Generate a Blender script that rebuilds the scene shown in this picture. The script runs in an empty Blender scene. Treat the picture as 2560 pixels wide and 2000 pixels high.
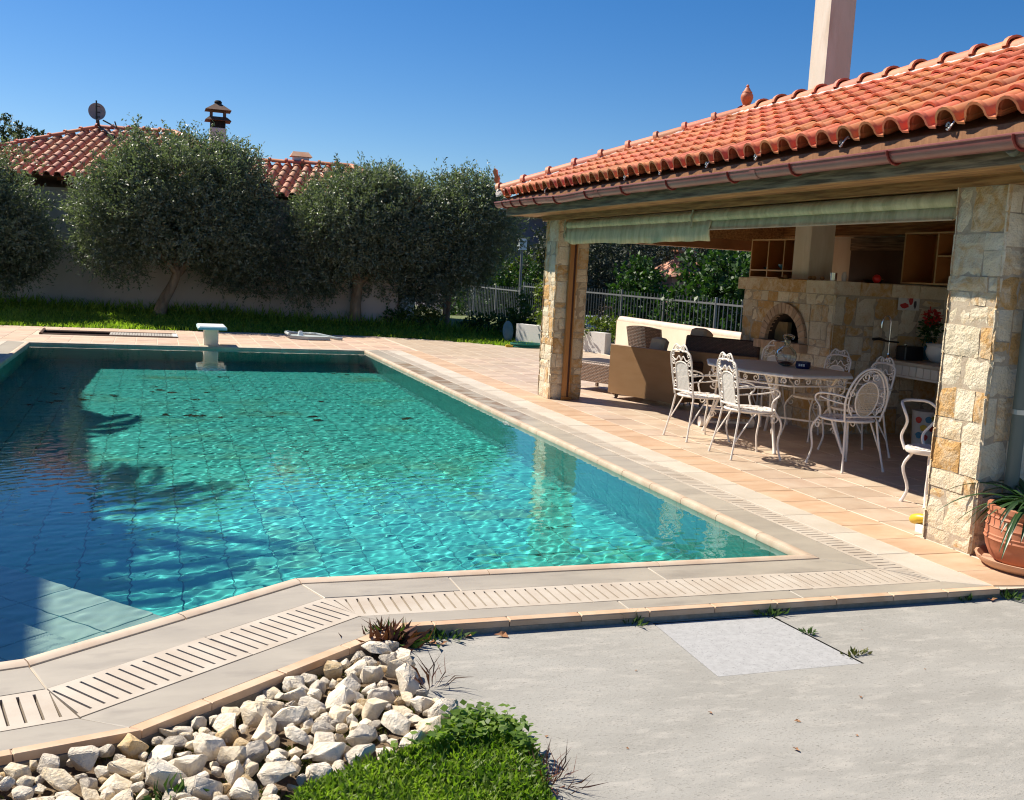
import bpy, bmesh, math, random
import numpy as np
from mathutils import Vector, Matrix, noise as mnoise
from mathutils.geometry import tessellate_polygon

R = math.radians
sc = bpy.context.scene
COL = sc.collection

# ------------------------------------------------------------------ camera
cam_d = bpy.data.cameras.new('camera')
cam = bpy.data.objects.new('camera', cam_d)
COL.objects.link(cam)
YAW, PITCH, ROLL = R(19.486), R(-7.133), R(3.065)
EYE = 1.6
fw = Vector((math.sin(YAW) * math.cos(PITCH), math.cos(YAW) * math.cos(PITCH), math.sin(PITCH)))
rt = Vector((math.cos(YAW), -math.sin(YAW), 0))
up = rt.cross(fw)
rr = rt * math.cos(ROLL) + up * math.sin(ROLL)
uu = up * math.cos(ROLL) - rt * math.sin(ROLL)
cm = Matrix((rr, uu, -fw)).transposed().to_4x4()
cm.translation = (0, 0, EYE)
cam.matrix_world = cm
cam_d.sensor_width = 36
cam_d.lens = 36.04
cam_d.clip_start = .05
cam_d.clip_end = 3000
sc.camera = cam

# ------------------------------------------------------------------ sky, sun, exposure
SUNV = Vector((.60, -.68, -1.0)).normalized()          # direction the light travels
SUN_EL = math.asin(-SUNV.z)
w = bpy.data.worlds.new('World')
sc.world = w
w.use_nodes = True
nt = w.node_tree
sky = nt.nodes.new('ShaderNodeTexSky')
sky.sky_type = 'NISHITA'
sky.sun_disc = False
sky.sun_elevation = SUN_EL
sky.sun_rotation = math.atan2(-SUNV.x, -SUNV.y)
sky.altitude = 1200
sky.air_density = 1.0
sky.dust_density = .7
sky.ozone_density = 3.5
hsv = nt.nodes.new('ShaderNodeHueSaturation')
hsv.inputs['Saturation'].default_value = 1.36
hsv.inputs['Hue'].default_value = .506
nt.links.new(sky.outputs[0], hsv.inputs['Color'])
nt.links.new(hsv.outputs[0], nt.nodes['Background'].inputs[0])
nt.nodes['Background'].inputs[1].default_value = .068
sun_d = bpy.data.lights.new('sun', 'SUN')
sun_d.energy = 5.0
sun_d.angle = R(.5)
sun_d.color = (1, .915, .79)
sun_d.cycles.is_caustics_light = True
sun = bpy.data.objects.new('sun', sun_d)
COL.objects.link(sun)
sun.location = (-10, 14, 20)
sun.rotation_euler = SUNV.to_track_quat('-Z', 'Y').to_euler()
sc.view_settings.view_transform = 'Standard'
sc.view_settings.look = 'None'
sc.view_settings.exposure = .74
sc.view_settings.gamma = 1
sc.render.engine = 'CYCLES'
cy = sc.cycles
cy.use_denoising = True
cy.filter_width = 1.15
cy.caustics_refractive = True
cy.caustics_reflective = False
cy.max_bounces = 10
cy.transparent_max_bounces = 12
cy.transmission_bounces = 8
cy.diffuse_bounces = 6
cy.glossy_bounces = 4
cy.sample_clamp_indirect = 6

# ------------------------------------------------------------------ helpers
rnd = random.Random(7)


class MB:
    """collects geometry for one mesh"""
    def __init__(s):
        s.v = []; s.f = []; s.m = []

    def add(s, vs, fs, m=0):
        n = len(s.v)
        s.v += [tuple(v) for v in vs]
        s.f += [tuple(i + n for i in f) for f in fs]
        s.m += [m] * len(fs)
        return s

    def box(s, x0, y0, z0, x1, y1, z1, m=0, mat=None):
        vs = [(x0, y0, z0), (x1, y0, z0), (x1, y1, z0), (x0, y1, z0), (x0, y0, z1), (x1, y0, z1), (x1, y1, z1), (x0, y1, z1)]
        if mat is not None:
            vs = [mat @ Vector(v) for v in vs]
        return s.add(vs, [(3, 2, 1, 0), (4, 5, 6, 7), (0, 1, 5, 4), (1, 2, 6, 5), (2, 3, 7, 6), (3, 0, 4, 7)], m)

    def bbox(s, x0, y0, z0, x1, y1, z1, b=.006, m=0, mat=None):
        """box with chamfered upper and upright edges"""
        def ring(e, z):
            return [(x0 + e, y0 + b * 0 + e, z)]
        pts = []
        def oct_(i, z):
            c = b
            a0, a1, c0, c1 = x0 + i, x1 - i, y0 + i, y1 - i
            return [(a0 + c, c0, z), (a1 - c, c0, z), (a1, c0 + c, z), (a1, c1 - c, z), (a1 - c, c1, z), (a0 + c, c1, z), (a0, c1 - c, z), (a0, c0 + c, z)]
        pts = oct_(0, z0) + oct_(0, z1 - b) + oct_(b, z1)
        if mat is not None:
            pts = [mat @ Vector(v) for v in pts]
        fs = [tuple(range(7, -1, -1)), tuple(range(16, 24))]
        for k in range(2):
            for i in range(8):
                j = (i + 1) % 8
                fs.append((k * 8 + i, k * 8 + j, k * 8 + 8 + j, k * 8 + 8 + i))
        return s.add(pts, fs, m)

    def prism(s, poly, z0, z1, m=0):
        n = len(poly)
        vs = [(p[0], p[1], z0) for p in poly] + [(p[0], p[1], z1) for p in poly]
        fs = [tuple(range(n - 1, -1, -1)), tuple(range(n, 2 * n))]
        fs += [(i, (i + 1) % n, n + (i + 1) % n, n + i) for i in range(n)]
        return s.add(vs, fs, m)

    def tube(s, pts, r, n=6, closed=False, m=0, cap=True, flat=1.0):
        pts = [Vector(p) for p in pts]
        k = len(pts)
        rs = r if isinstance(r, (list, tuple)) else [r] * k
        vs = []; fs = []
        ref = None
        for i, p in enumerate(pts):
            if closed:
                t = pts[(i + 1) % k] - pts[i - 1]
            else:
                t = pts[min(i + 1, k - 1)] - pts[max(i - 1, 0)]
            if t.length < 1e-9:
                t = Vector((0, 0, 1))
            t.normalize()
            if ref is None:
                ref = Vector((0, 0, 1)) if abs(t.z) < .9 else Vector((1, 0, 0))
            a = (ref - t * ref.dot(t))
            if a.length < 1e-5:
                a = t.orthogonal()
            a.normalize()
            ref = a
            b = t.cross(a)
            for j in range(n):
                th = 2 * math.pi * j / n
                vs.append(p + a * math.cos(th) * rs[i] * flat + b * math.sin(th) * rs[i])
        seg = k if closed else k - 1
        for i in range(seg):
            i2 = (i + 1) % k
            for j in range(n):
                j2 = (j + 1) % n
                fs.append((i * n + j, i * n + j2, i2 * n + j2, i2 * n + j))
        if not closed and cap:
            fs.append(tuple(range(n - 1, -1, -1)))
            fs.append(tuple(range((k - 1) * n, k * n)))
        return s.add(vs, fs, m)

    def lathe(s, prof, c=(0, 0, 0), n=20, m=0, cap=True, fn=None):
        vs = []; fs = []
        for r_, z in prof:
            for j in range(n):
                th = 2 * math.pi * j / n
                q = r_ * (fn(th, z) if fn else 1)
                vs.append((c[0] + q * math.cos(th), c[1] + q * math.sin(th), c[2] + z))
        for i in range(len(prof) - 1):
            for j in range(n):
                j2 = (j + 1) % n
                fs.append((i * n + j, i * n + j2, (i + 1) * n + j2, (i + 1) * n + j))
        if cap:
            fs.append(tuple(range(n - 1, -1, -1)))
            fs.append(tuple(range((len(prof) - 1) * n, len(prof) * n)))
        return s.add(vs, fs, m)

    def mesh(s, name, mats, smooth=False):
        me = bpy.data.meshes.new(name)
        me.from_pydata(s.v, [], s.f)
        for m_ in (mats if isinstance(mats, (list, tuple)) else [mats]):
            me.materials.append(m_)
        if any(s.m):
            me.polygons.foreach_set('material_index', s.m)
        if smooth:
            me.polygons.foreach_set('use_smooth', [True] * len(me.polygons))
            if smooth != 'all':
                me.set_sharp_from_angle(angle=R(40))
        me.update()
        return me

    def build(s, name, mats, parent=None, smooth=False, world=True):
        """world=True: the geometry was given in world metres"""
        if parent is not None and world:
            L = WL.get(parent, Vector())
            s.v = [(a[0] - L.x, a[1] - L.y, a[2] - L.z) for a in s.v]
        return put(name, s.mesh(name, mats, smooth), parent)


WL = {}          # world position of every object used as a parent (parents are not rotated unless local)


def put(name, me, parent=None, loc=None, rot=None, world=False):
    o = bpy.data.objects.new(name, me)
    COL.objects.link(o)
    if loc is not None:
        o.location = loc
        if parent is not None and world:
            o.location = Vector(loc) - WL.get(parent, Vector())
    if rot is not None:
        o.rotation_euler = rot
    if parent is not None:
        o.parent = parent
    WL[o] = WL.get(parent, Vector()) + Vector(o.location) if parent is not None else Vector(o.location)
    return o


def tag(o, label=None, cat=None, group=None, kind=None):
    if label: o['label'] = label
    if cat: o['category'] = cat
    if group: o['group'] = group
    if kind: o['kind'] = kind
    return o


def thing(name, label, cat, loc=(0, 0, 0), rz=0, group=None):
    o = put(name, None, None, loc, (0, 0, rz))
    o.empty_display_size = .1
    return tag(o, label, cat, group)


def struct(o):
    o['kind'] = 'structure'
    return o


def copy_tree(o, loc=None, rz=None, label=None, parent=None):
    c = o.copy()
    COL.objects.link(c)
    if parent is not None:
        c.parent = parent
    if loc is not None: c.location = loc
    if rz is not None: c.rotation_euler = (0, 0, rz)
    if label: c['label'] = label
    for ch in list(o.children):
        copy_tree(ch, parent=c)
    return c


# ------------------------------------------------------------------ materials
def ramp(nt, fac, stops):
    r_ = nt.nodes.new('ShaderNodeValToRGB')
    e = r_.color_ramp.elements
    while len(e) < len(stops):
        e.new(.5)
    for el, (p, c) in zip(e, stops):
        el.position = p
        el.color = (*c, 1) if len(c) == 3 else c
    nt.links.new(fac, r_.inputs[0])
    return r_.outputs[0]


def mixc(nt, fac, a, b, mode='MIX'):
    n = nt.nodes.new('ShaderNodeMix')
    n.data_type = 'RGBA'
    n.blend_type = mode
    def setin(sock, v):
        if hasattr(v, 'links') or isinstance(v, bpy.types.NodeSocket):
            nt.links.new(v, sock)
        elif isinstance(v, (int, float)):
            sock.default_value = v
        else:
            sock.default_value = (*v, 1) if len(v) == 3 else v
    setin(n.inputs[0], fac); setin(n.inputs[6], a); setin(n.inputs[7], b)
    return n.outputs[2]


def noisetex(nt, vec, scale, detail=5, rough=.55, dist=0):
    n = nt.nodes.new('ShaderNodeTexNoise')
    n.inputs['Scale'].default_value = scale
    n.inputs['Detail'].default_value = detail
    n.inputs['Roughness'].default_value = rough
    n.inputs['Distortion'].default_value = dist
    if vec is not None:
        nt.links.new(vec, n.inputs['Vector'])
    return n.outputs['Fac']


def mapping(nt, vec, scale=(1, 1, 1), rot=(0, 0, 0)):
    m = nt.nodes.new('ShaderNodeMapping')
    m.inputs['Scale'].default_value = scale
    m.inputs['Rotation'].default_value = rot
    nt.links.new(vec, m.inputs['Vector'])
    return m.outputs[0]


def mat(name, col, rough=.7, col2=None, nscale=6, lo=.35, hi=.65, detail=6, bump=0, bscale=60, bdist=.01, rv=0, hv=0,
        metal=0, spec=.5, stretch=(1, 1, 1), col3=None, n3=2, lo3=.5, hi3=.75, coat=0, coords='pos', speck=None):
    """procedural principled material. rv / hv: value and hue change from object to object"""
    m = bpy.data.materials.new(name)
    m.use_nodes = True
    nt = m.node_tree
    b = nt.nodes['Principled BSDF']
    b.inputs['Roughness'].default_value = rough
    b.inputs['Metallic'].default_value = metal
    b.inputs['Specular IOR Level'].default_value = spec
    b.inputs['Coat Weight'].default_value = coat
    if coords == 'pos':
        vec = nt.nodes.new('ShaderNodeNewGeometry').outputs['Position']
    else:
        vec = nt.nodes.new('ShaderNodeTexCoord').outputs['Object']
    if stretch != (1, 1, 1):
        vec = mapping(nt, vec, stretch)
    oi = None
    if rv or hv:
        oi = nt.nodes.new('ShaderNodeObjectInfo')
        add = nt.nodes.new('ShaderNodeVectorMath'); add.operation = 'ADD'
        sc_ = nt.nodes.new('ShaderNodeMath'); sc_.operation = 'MULTIPLY'; sc_.inputs[1].default_value = 37
        nt.links.new(oi.outputs['Random'], sc_.inputs[0])
        nt.links.new(vec, add.inputs[0]); nt.links.new(sc_.outputs[0], add.inputs[1])
        vec = add.outputs[0]
    c = None
    if col2 is not None:
        f = noisetex(nt, vec, nscale, detail)
        c = ramp(nt, f, [(lo, col), (hi, col2)])
    if col3 is not None:
        f3 = noisetex(nt, vec, n3, 5, .6)
        c = mixc(nt, ramp(nt, f3, [(lo3, (0, 0, 0)), (hi3, (1, 1, 1))]), c if c else col, col3)
    if speck:
        f4 = noisetex(nt, vec, speck[1], 2)
        c = mixc(nt, ramp(nt, f4, [(speck[2], (0, 0, 0)), (speck[2] + .06, (1, 1, 1))]), c if c else col, speck[0])
    if rv or hv:
        h = nt.nodes.new('ShaderNodeHueSaturation')
        mr = nt.nodes.new('ShaderNodeMapRange')
        nt.links.new(oi.outputs['Random'], mr.inputs[0])
        mr.inputs[3].default_value = 1 - rv; mr.inputs[4].default_value = 1 + rv
        nt.links.new(mr.outputs[0], h.inputs['Value'])
        if hv:
            wn = nt.nodes.new('ShaderNodeTexWhiteNoise'); wn.noise_dimensions = '1D'
            nt.links.new(oi.outputs['Random'], wn.inputs['W'])
            mh = nt.nodes.new('ShaderNodeMapRange')
            mh.inputs[3].default_value = .5 - hv; mh.inputs[4].default_value = .5 + hv
            nt.links.new(wn.outputs['Value'], mh.inputs[0])
            nt.links.new(mh.outputs[0], h.inputs['Hue'])
        if c is None:
            h.inputs['Color'].default_value = (*col, 1)
        else:
            nt.links.new(c, h.inputs['Color'])
        c = h.outputs[0]
    if c is None:
        b.inputs['Base Color'].default_value = (*col, 1)
    else:
        nt.links.new(c, b.inputs['Base Color'])
    if bump:
        bn = nt.nodes.new('ShaderNodeBump')
        bn.inputs['Strength'].default_value = bump
        bn.inputs['Distance'].default_value = bdist
        nt.links.new(noisetex(nt, vec, bscale, 6, .65), bn.inputs['Height'])
        nt.links.new(bn.outputs[0], b.inputs['Normal'])
    return m


def leafmat(name, dark, light, rough=.45, trans=.25, spec=.5):
    """leaf: per-leaf colour from the face attribute 'rnd'"""
    m = bpy.data.materials.new(name)
    m.use_nodes = True
    nt = m.node_tree
    b = nt.nodes['Principled BSDF']
    b.inputs['Roughness'].default_value = rough
    b.inputs['Specular IOR Level'].default_value = spec
    a = nt.nodes.new('ShaderNodeAttribute'); a.attribute_name = 'rnd'
    c = ramp(nt, a.outputs['Fac'], [(0, dark), (1, light)])
    nt.links.new(c, b.inputs['Base Color'])
    t = nt.nodes.new('ShaderNodeBsdfTranslucent')
    nt.links.new(mixc(nt, 1.0, c, (1.0, 1.25, .45), 'MULTIPLY'), t.inputs['Color'])
    mx = nt.nodes.new('ShaderNodeMixShader'); mx.inputs[0].default_value = trans
    nt.links.new(b.outputs[0], mx.inputs[1]); nt.links.new(t.outputs[0], mx.inputs[2])
    nt.links.new(mx.outputs[0], nt.nodes['Material Output'].inputs[0])
    return m


def glassmat(name, col=(1, 1, 1), ior=1.45, rough=0):
    m = bpy.data.materials.new(name)
    m.use_nodes = True
    nt = m.node_tree
    nt.nodes.remove(nt.nodes['Principled BSDF'])
    g = nt.nodes.new('ShaderNodeBsdfGlass')
    g.inputs['Color'].default_value = (*col, 1); g.inputs['IOR'].default_value = ior; g.inputs['Roughness'].default_value = rough
    nt.links.new(g.outputs[0], nt.nodes['Material Output'].inputs[0])
    return m


def holemat(name, col, kind, scale, thr, rough=.5):
    """painted pierced metal or cane: holes are see-through"""
    m = mat(name, col, rough)
    nt = m.node_tree
    b = nt.nodes['Principled BSDF']
    tc = nt.nodes.new('ShaderNodeTexCoord').outputs['Object']
    if kind == 'cane':
        vm = mapping(nt, tc, (scale, scale, scale))
        s = nt.nodes.new('ShaderNodeSeparateXYZ'); nt.links.new(vm, s.inputs[0])
        def tri(o):
            a = nt.nodes.new('ShaderNodeMath'); a.operation = 'PINGPONG'; a.inputs[1].default_value = .5
            nt.links.new(o, a.inputs[0]); return a.outputs[0]
        mn = nt.nodes.new('ShaderNodeMath'); mn.operation = 'MINIMUM'
        nt.links.new(tri(s.outputs[1]), mn.inputs[0]); nt.links.new(tri(s.outputs[2]), mn.inputs[1])
        fac = mn.outputs[0]
    else:
        v = nt.nodes.new('ShaderNodeTexVoronoi'); v.feature = 'DISTANCE_TO_EDGE'; v.inputs['Scale'].default_value = scale
        dn = nt.nodes.new('ShaderNodeTexNoise'); dn.inputs['Scale'].default_value = 9
        nt.links.new(tc, dn.inputs['Vector'])
        nt.links.new(mixc(nt, .12, tc, dn.outputs['Color'], 'ADD'), v.inputs['Vector'])
        fac = v.outputs[0]
    g = nt.nodes.new('ShaderNodeMath'); g.operation = 'LESS_THAN'; g.inputs[1].default_value = thr
    nt.links.new(fac, g.inputs[0])
    nt.links.new(g.outputs[0], b.inputs['Alpha'])
    return m


# ------------------------------------------------------------------ foliage
def leaf_mesh(name, P, D, N, L, W, material, seedr, bend=.25):
    """rhombic leaves: base P, direction D, normal N, length L, half-width W (numpy arrays)"""
    n = len(P)
    S = np.cross(D, N)
    S /= np.linalg.norm(S, axis=1, keepdims=True) + 1e-9
    mid = P + D * (L * .5)[:, None] + N * (L * bend * .3)[:, None]
    tip = P + D * L[:, None] - N * (L * bend * .3)[:, None]
    V = np.stack([P, mid + S * W[:, None], tip, mid - S * W[:, None]], 1).reshape(-1, 3)
    me = bpy.data.meshes.new(name)
    me.vertices.add(4 * n); me.loops.add(4 * n); me.polygons.add(n)
    me.vertices.foreach_set('co', V.astype(np.float32).ravel())
    me.loops.foreach_set('vertex_index', np.arange(4 * n, dtype=np.int32))
    me.polygons.foreach_set('loop_start', np.arange(0, 4 * n, 4, dtype=np.int32))
    me.polygons.foreach_set('loop_total', np.full(n, 4, np.int32))
    at = me.attributes.new('rnd', 'FLOAT', 'FACE')
    at.data.foreach_set('value', seedr.astype(np.float32))
    me.materials.append(material)
    me.update()
    return me


def unit(a):
    return a / (np.linalg.norm(a, axis=1, keepdims=True) + 1e-9)


def crown_mesh(name, lobes, material, ntwig, nleaf, twig, leaf, width, seed, upb=.35, shell=.5, droop=0., jit=.6, clump=1.0):
    """leaves on twigs spread through ellipsoid lobes [(cx,cy,cz,rx,ry,rz),...]; relative coordinates"""
    rs = np.random.RandomState(seed)
    lob = np.array(lobes, float)
    wgt = (lob[:, 3] * lob[:, 4] * lob[:, 5]) ** .75
    k = rs.choice(len(lob), ntwig, p=wgt / wgt.sum())
    d = unit(rs.normal(size=(ntwig, 3)))
    r = 1 - shell * rs.rand(ntwig) ** 1.6
    # uneven outline: coarse noise on the radius
    nz = np.array([mnoise.noise(Vector((float(a * 1.9 + q * 3.1), float(b * 1.9), float(c * 1.9 + seed)))) for (a, b, c), q in zip(d, k)])
    r = r * (1 + .33 * nz * clump)
    keep = nz > -.42
    k, d, r = k[keep], d[keep], r[keep]
    n = len(k)
    C = lob[k, :3] + d * r[:, None] * lob[k, 3:]
    # clumps: pockets without leaves; light and dark clumps put into the leaf colour
    cs = 1.5 / max(.25, float(np.median(lob[:, 3:].min(1))))
    pn = np.array([mnoise.noise(Vector((float(a * cs), float(b * cs), float(c * cs + seed)))) + .6 * mnoise.noise(Vector((float(a * cs * 2.3), float(b * cs * 2.3), float(c * cs * 2.3 - seed)))) for a, b, c in C])
    kp = pn > -.34 * clump - (1 - clump) * 9
    k, d, r, C, pn = k[kp], d[kp], r[kp], C[kp], pn[kp]
    n = len(k)
    out = unit(d / lob[k, 3:])
    T = unit(out + np.array([0, 0, upb]) + rs.normal(size=(n, 3)) * .55 - np.array([0, 0, 1]) * droop * (1 - r)[:, None])
    tw = twig * (.5 + rs.rand(n))
    base = np.clip(.45 + .55 * pn + .35 * (rs.rand(n) - .5), 0, 1)
    m = n * nleaf
    t = np.tile(np.linspace(.05, 1, nleaf), n) + rs.normal(size=m) * .03
    Ti = np.repeat(T, nleaf, 0)
    P = np.repeat(C, nleaf, 0) + Ti * (t * np.repeat(tw, nleaf))[:, None] + rs.normal(size=(m, 3)) * .015
    D = unit(Ti * .7 + rs.normal(size=(m, 3)) * jit)
    N = unit(np.cross(D, unit(rs.normal(size=(m, 3)))))
    N[N[:, 2] < 0] *= -1
    L = leaf * (.7 + .6 * rs.rand(m)); W = width * (.7 + .6 * rs.rand(m))
    seedr = np.clip(np.repeat(base, nleaf) * .7 + rs.rand(m) * .3, 0, 1)
    return leaf_mesh(name, P, D, N, L, W, material, seedr)


def grass_mesh(name, pts, material, h, wd, seed, lean=.35):
    """upright blades at pts (n,3)"""
    rs = np.random.RandomState(seed)
    n = len(pts)
    D = unit(np.stack([rs.normal(size=n) * lean, rs.normal(size=n) * lean, np.ones(n)], 1))
    a = rs.rand(n) * 6.283
    N = np.stack([np.cos(a), np.sin(a), np.zeros(n)], 1)
    N = unit(N - D * (N * D).sum(1, keepdims=True))
    return leaf_mesh(name, np.asarray(pts, float), D, N, h * (.5 + rs.rand(n)), np.full(n, wd), material, rs.rand(n), bend=.5)
# ------------------------------------------------------------------ shared materials
M = {}
M['soil'] = mat('soil', (.13, .085, .05), .95, (.20, .14, .08), 9, bump=.8, bscale=35, bdist=.03)
M['meadow'] = mat('meadow', (.05, .075, .022), .95, (.12, .11, .05), 2.5, bump=.5, bscale=20, bdist=.03)
M['concrete'] = mat('brushed_concrete', (.285, .275, .245), .85, (.335, .324, .292), 2.6, lo=.36, hi=.64, bump=.5, bscale=120, bdist=.006,
                    stretch=(.6, 1.6, 1), col3=(.385, .365, .325), n3=11, lo3=.5, hi3=.72, speck=((.215, .205, .18), 120, .61))
M['slab_grey'] = mat('hatch_concrete', (.335, .335, .33), .85, (.39, .39, .385), 30, bump=.2, bscale=140, bdist=.003, speck=((.24, .24, .235), 130, .60))
M['kerb'] = mat('kerb_concrete', (.22, .19, .14), .95, (.30, .27, .22), 20, bump=.5, bscale=60)
M['grout'] = mat('grout', (.52, .42, .31), .9, (.60, .50, .385), 12)
M['coping'] = mat('marble_coping', (.325, .29, .235), .45, (.42, .375, .30), 2.2, lo=.3, hi=.7, rv=.07, bump=.06, bscale=30, stretch=(1, 2.6, 1),
                  col3=(.23, .20, .165), n3=3.2, lo3=.55, hi3=.9)
M['cream'] = mat('cream_stone', (.48, .42, .335), .6, (.56, .505, .42), 3, rv=.05, bump=.08, bscale=40, speck=((.5, .42, .32), 55, .62))
M['grate'] = mat('marble_grate', (.43, .36, .28), .6, (.52, .465, .385), 5, lo=.3, hi=.7, rv=.06, bump=.08, bscale=50)
M['coping_wet'] = mat('wet_marble', (.37, .325, .255), .4, (.26, .185, .115), 2.6, lo=.49, hi=.58, rv=.05)
M['nosing'] = mat('bullnose', (.50, .37, .26), .5, (.60, .49, .37), 6, rv=.07)
M['trim'] = mat('terracotta_trim', (.52, .335, .20), .65, (.60, .43, .29), 8, rv=.09, bump=.1, bscale=60)
M['orange'] = mat('terracotta_border', (.475, .305, .185), .6, (.55, .39, .26), 4, rv=.09, bump=.08, bscale=50, stretch=(1, 1.8, 1))
M['tile'] = mat('terrace_tile', (.49, .365, .26), .5, (.55, .44, .33), 5, rv=.10, hv=.006, bump=.08, bscale=45,
                col3=(.44, .315, .22), n3=3, lo3=.5, hi3=.8)
M['tile_far'] = mat('pink_tile', (.50, .345, .24), .6, (.57, .42, .31), 5, rv=.11, hv=.008, bump=.08, bscale=45)
M['pooltile'] = mat('aqua_tile', (.05, .50, .42), .4, (.08, .58, .50), 3, rv=.10, col3=(.12, .34, .16), n3=.9, lo3=.52, hi3=.8)  # tint of light absorbed by deep water is put into the tile colour
M['poolwall'] = mat('aqua_wall_tile', (.06, .42, .38), .4, (.10, .50, .45), 4, rv=.08, col3=(.10, .30, .2), n3=1.3, lo3=.55, hi3=.85)
M['poolstep'] = mat('pale_step_tile', (.30, .45, .36), .45, (.38, .52, .42), 4, rv=.08)  # paler, as shallow water's weaker tint is put into the colour
M['poolgrout'] = mat('pool_grout', (.035, .30, .27), .6)
M['white_fit'] = mat('white_plastic', (.72, .78, .78), .35)
M['blackhole'] = mat('dark_pit', (.02, .015, .012), .8)

# ------------------------------------------------------------------ pool outline and offsets
PATH = [Vector(p) for p in ((3.71, 5.05), (.69, 5.06), (-.46, 4.20), (-1.96, 3.85), (-1.96, 18.75), (3.71, 18.75))]


def offs(ds):
    """outline moved outwards by its own distance on each edge"""
    n = len(PATH)
    lines = []
    for i in range(n):
        a, b = PATH[i], PATH[(i + 1) % n]
        d = (b - a).normalized()
        nn = Vector((-d.y, d.x))
        lines.append((a + nn * ds[i], d))
    out = []
    for i in range(n):
        (p, d), (q, e) = lines[i - 1], lines[i]
        cr = d.x * e.y - d.y * e.x
        t = ((q.x - p.x) * e.y - (q.y - p.y) * e.x) / cr
        out.append(p + d * t)
    return out


O_IN = offs([0] * 6)
O_NOSE = offs([.06] * 6)
O_SLAB = offs([.29, .29, .30, .34, .27, .29])
O_DRAIN = offs([.575, .59, .60, .64, .27, .49])
O_CREAM = offs([.70, .775, .745, .84, .27, .74])
O_TRIM = offs([.755, .83, .79, .9, .27, .74])
O_TERR = offs([.755, .83, .79, .9, .27, 1.10])


def sheet(name, outer, holes, z, m, side=None):
    """flat sheet with holes; side = depth of a skirt round the outer edge"""
    polys = [[Vector((p[0], p[1], 0)) for p in outer]] + [[Vector((p[0], p[1], 0)) for p in h] for h in holes]
    flat = [p for q in polys for p in q]
    tris = tessellate_polygon(polys)
    b = MB()
    fs = []
    for t in tris:
        a, c, d = (flat[i] for i in t)
        cr = (c.x - a.x) * (d.y - a.y) - (c.y - a.y) * (d.x - a.x)
        fs.append(tuple(t) if cr > 0 else tuple(reversed(t)))
    b.add([(p.x, p.y, z) for p in flat], fs)
    if side:
        n = len(outer)
        b.add([(p[0], p[1], z) for p in outer] + [(p[0], p[1], z - side) for p in outer],
              [(i, (i + 1) % n, n + (i + 1) % n, n + i) for i in range(n)])
    return b


# ground: one sheet to the horizon, dropping to the street beyond the fence
PITP = [(-1.96, 20.65), (.44, 20.60), (.44, 21.45), (-1.96, 21.5)]
g = sheet('ground', [(-900, -300), (10.9, -300), (10.9, 1200), (-900, 1200)], [offs([.12] * 6), PITP], -.085, None)
g.add([(10.9, -300, -.085), (10.9, 1200, -.085), (11.6, 1200, -1.1), (11.6, -300, -1.1), (1200, -300, -1.1), (1200, 1200, -1.1)],
      [(0, 1, 2, 3), (3, 2, 5, 4)])
ground = struct(g.build('ground', M['meadow']))
M['asphalt'] = mat('asphalt', (.05, .05, .052), .9, (.07, .07, .07), 8, bump=.3, bscale=120)
rd = MB(); rd.add([(12.2, 5, -1.095), (20, 5, -1.095), (20, 120, -1.095), (12.2, 120, -1.095)], [(0, 1, 2, 3)])
struct(rd.build('road', M['asphalt']))

# concrete patio
CP = [(6.6, 4.32), (.99, 4.32), (1.03, 4.12), (1.00, 3.70), (1.02, 3.53), (1.15, 3.55), (1.27, 3.44), (1.26, 3.1), (1.2, 2.83), (1.12, 2.3), (1.1, -7), (14, -7), (14, 4.55), (6.6, 4.55)]
HATCH = [(2.27, 3.62), (2.30, 4.285), (2.965, 4.285), (3.02, 3.62)]
patio = struct(sheet('patio', CP, [HATCH], -.055, None, side=.03).build('patio', M['concrete']))
hb = MB(); hb.prism([(2.277, 3.627), (3.0125, 3.627), (2.958, 4.279), (2.307, 4.279)], -.08, -.0575)
hatch = hb.build('inspection_cover', M['slab_grey'])
tag(hatch, 'pale grey square concrete cover set into the patio beside the pool deck', 'cover')
bed = struct(sheet('soil_bed', [(-2.5, 2.0), (1.12, 2.0), (1.2, 2.83), (1.26, 3.1), (1.24, 3.45), (1.12, 3.52), (1.0, 3.56), (.99, 4.1), (.99, 4.29), (-.2, 3.48), (-2.5, 2.85)], [], -.07, None).build('soil_bed', M['soil']))

# lawn, rising gently to the house wall
def lawn_z(x, y):
    t = max(0., min(1., (y - 22.3) / 4.))
    return -.03 + .17 * t * t * (3 - 2 * t) + .02 * math.sin(x * 1.3) * t

FAR_EDGE = [(-9, 22.55), (4.4, 22.75), (5.6, 22.3), (6.7, 21.4), (7.7, 20.5)]
def far_y(x):
    for (a, b), (c, d) in zip(FAR_EDGE, FAR_EDGE[1:]):
        if a <= x <= c:
            return b + (d - b) * (x - a) / (c - a)
    return 22.55 if x < -9 else 20.5

lb = MB()
nx = 40
xs = [-12 + 22.4 * i / nx for i in range(nx + 1)]
ny = 16
for x in xs:
    y0 = far_y(min(x, 7.7)) - .02 if x < 7.7 else 20.5 + (x - 7.7) * .2
    for j in range(ny + 1):
        y = y0 + (31.5 - y0) * j / ny
        lb.v.append((x, y, lawn_z(x, y) - .012))
for i in range(nx):
    for j in range(ny):
        a = i * (ny + 1) + j
        lb.f.append((a, a + ny + 1, a + ny + 2, a + 1)); lb.m.append(0)
M['turf'] = mat('turf', (.08, .115, .025), .95, (.13, .15, .05), 6, bump=.6, bscale=30)
lawn = struct(lb.build('lawn', M['turf'], smooth=True))

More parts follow.
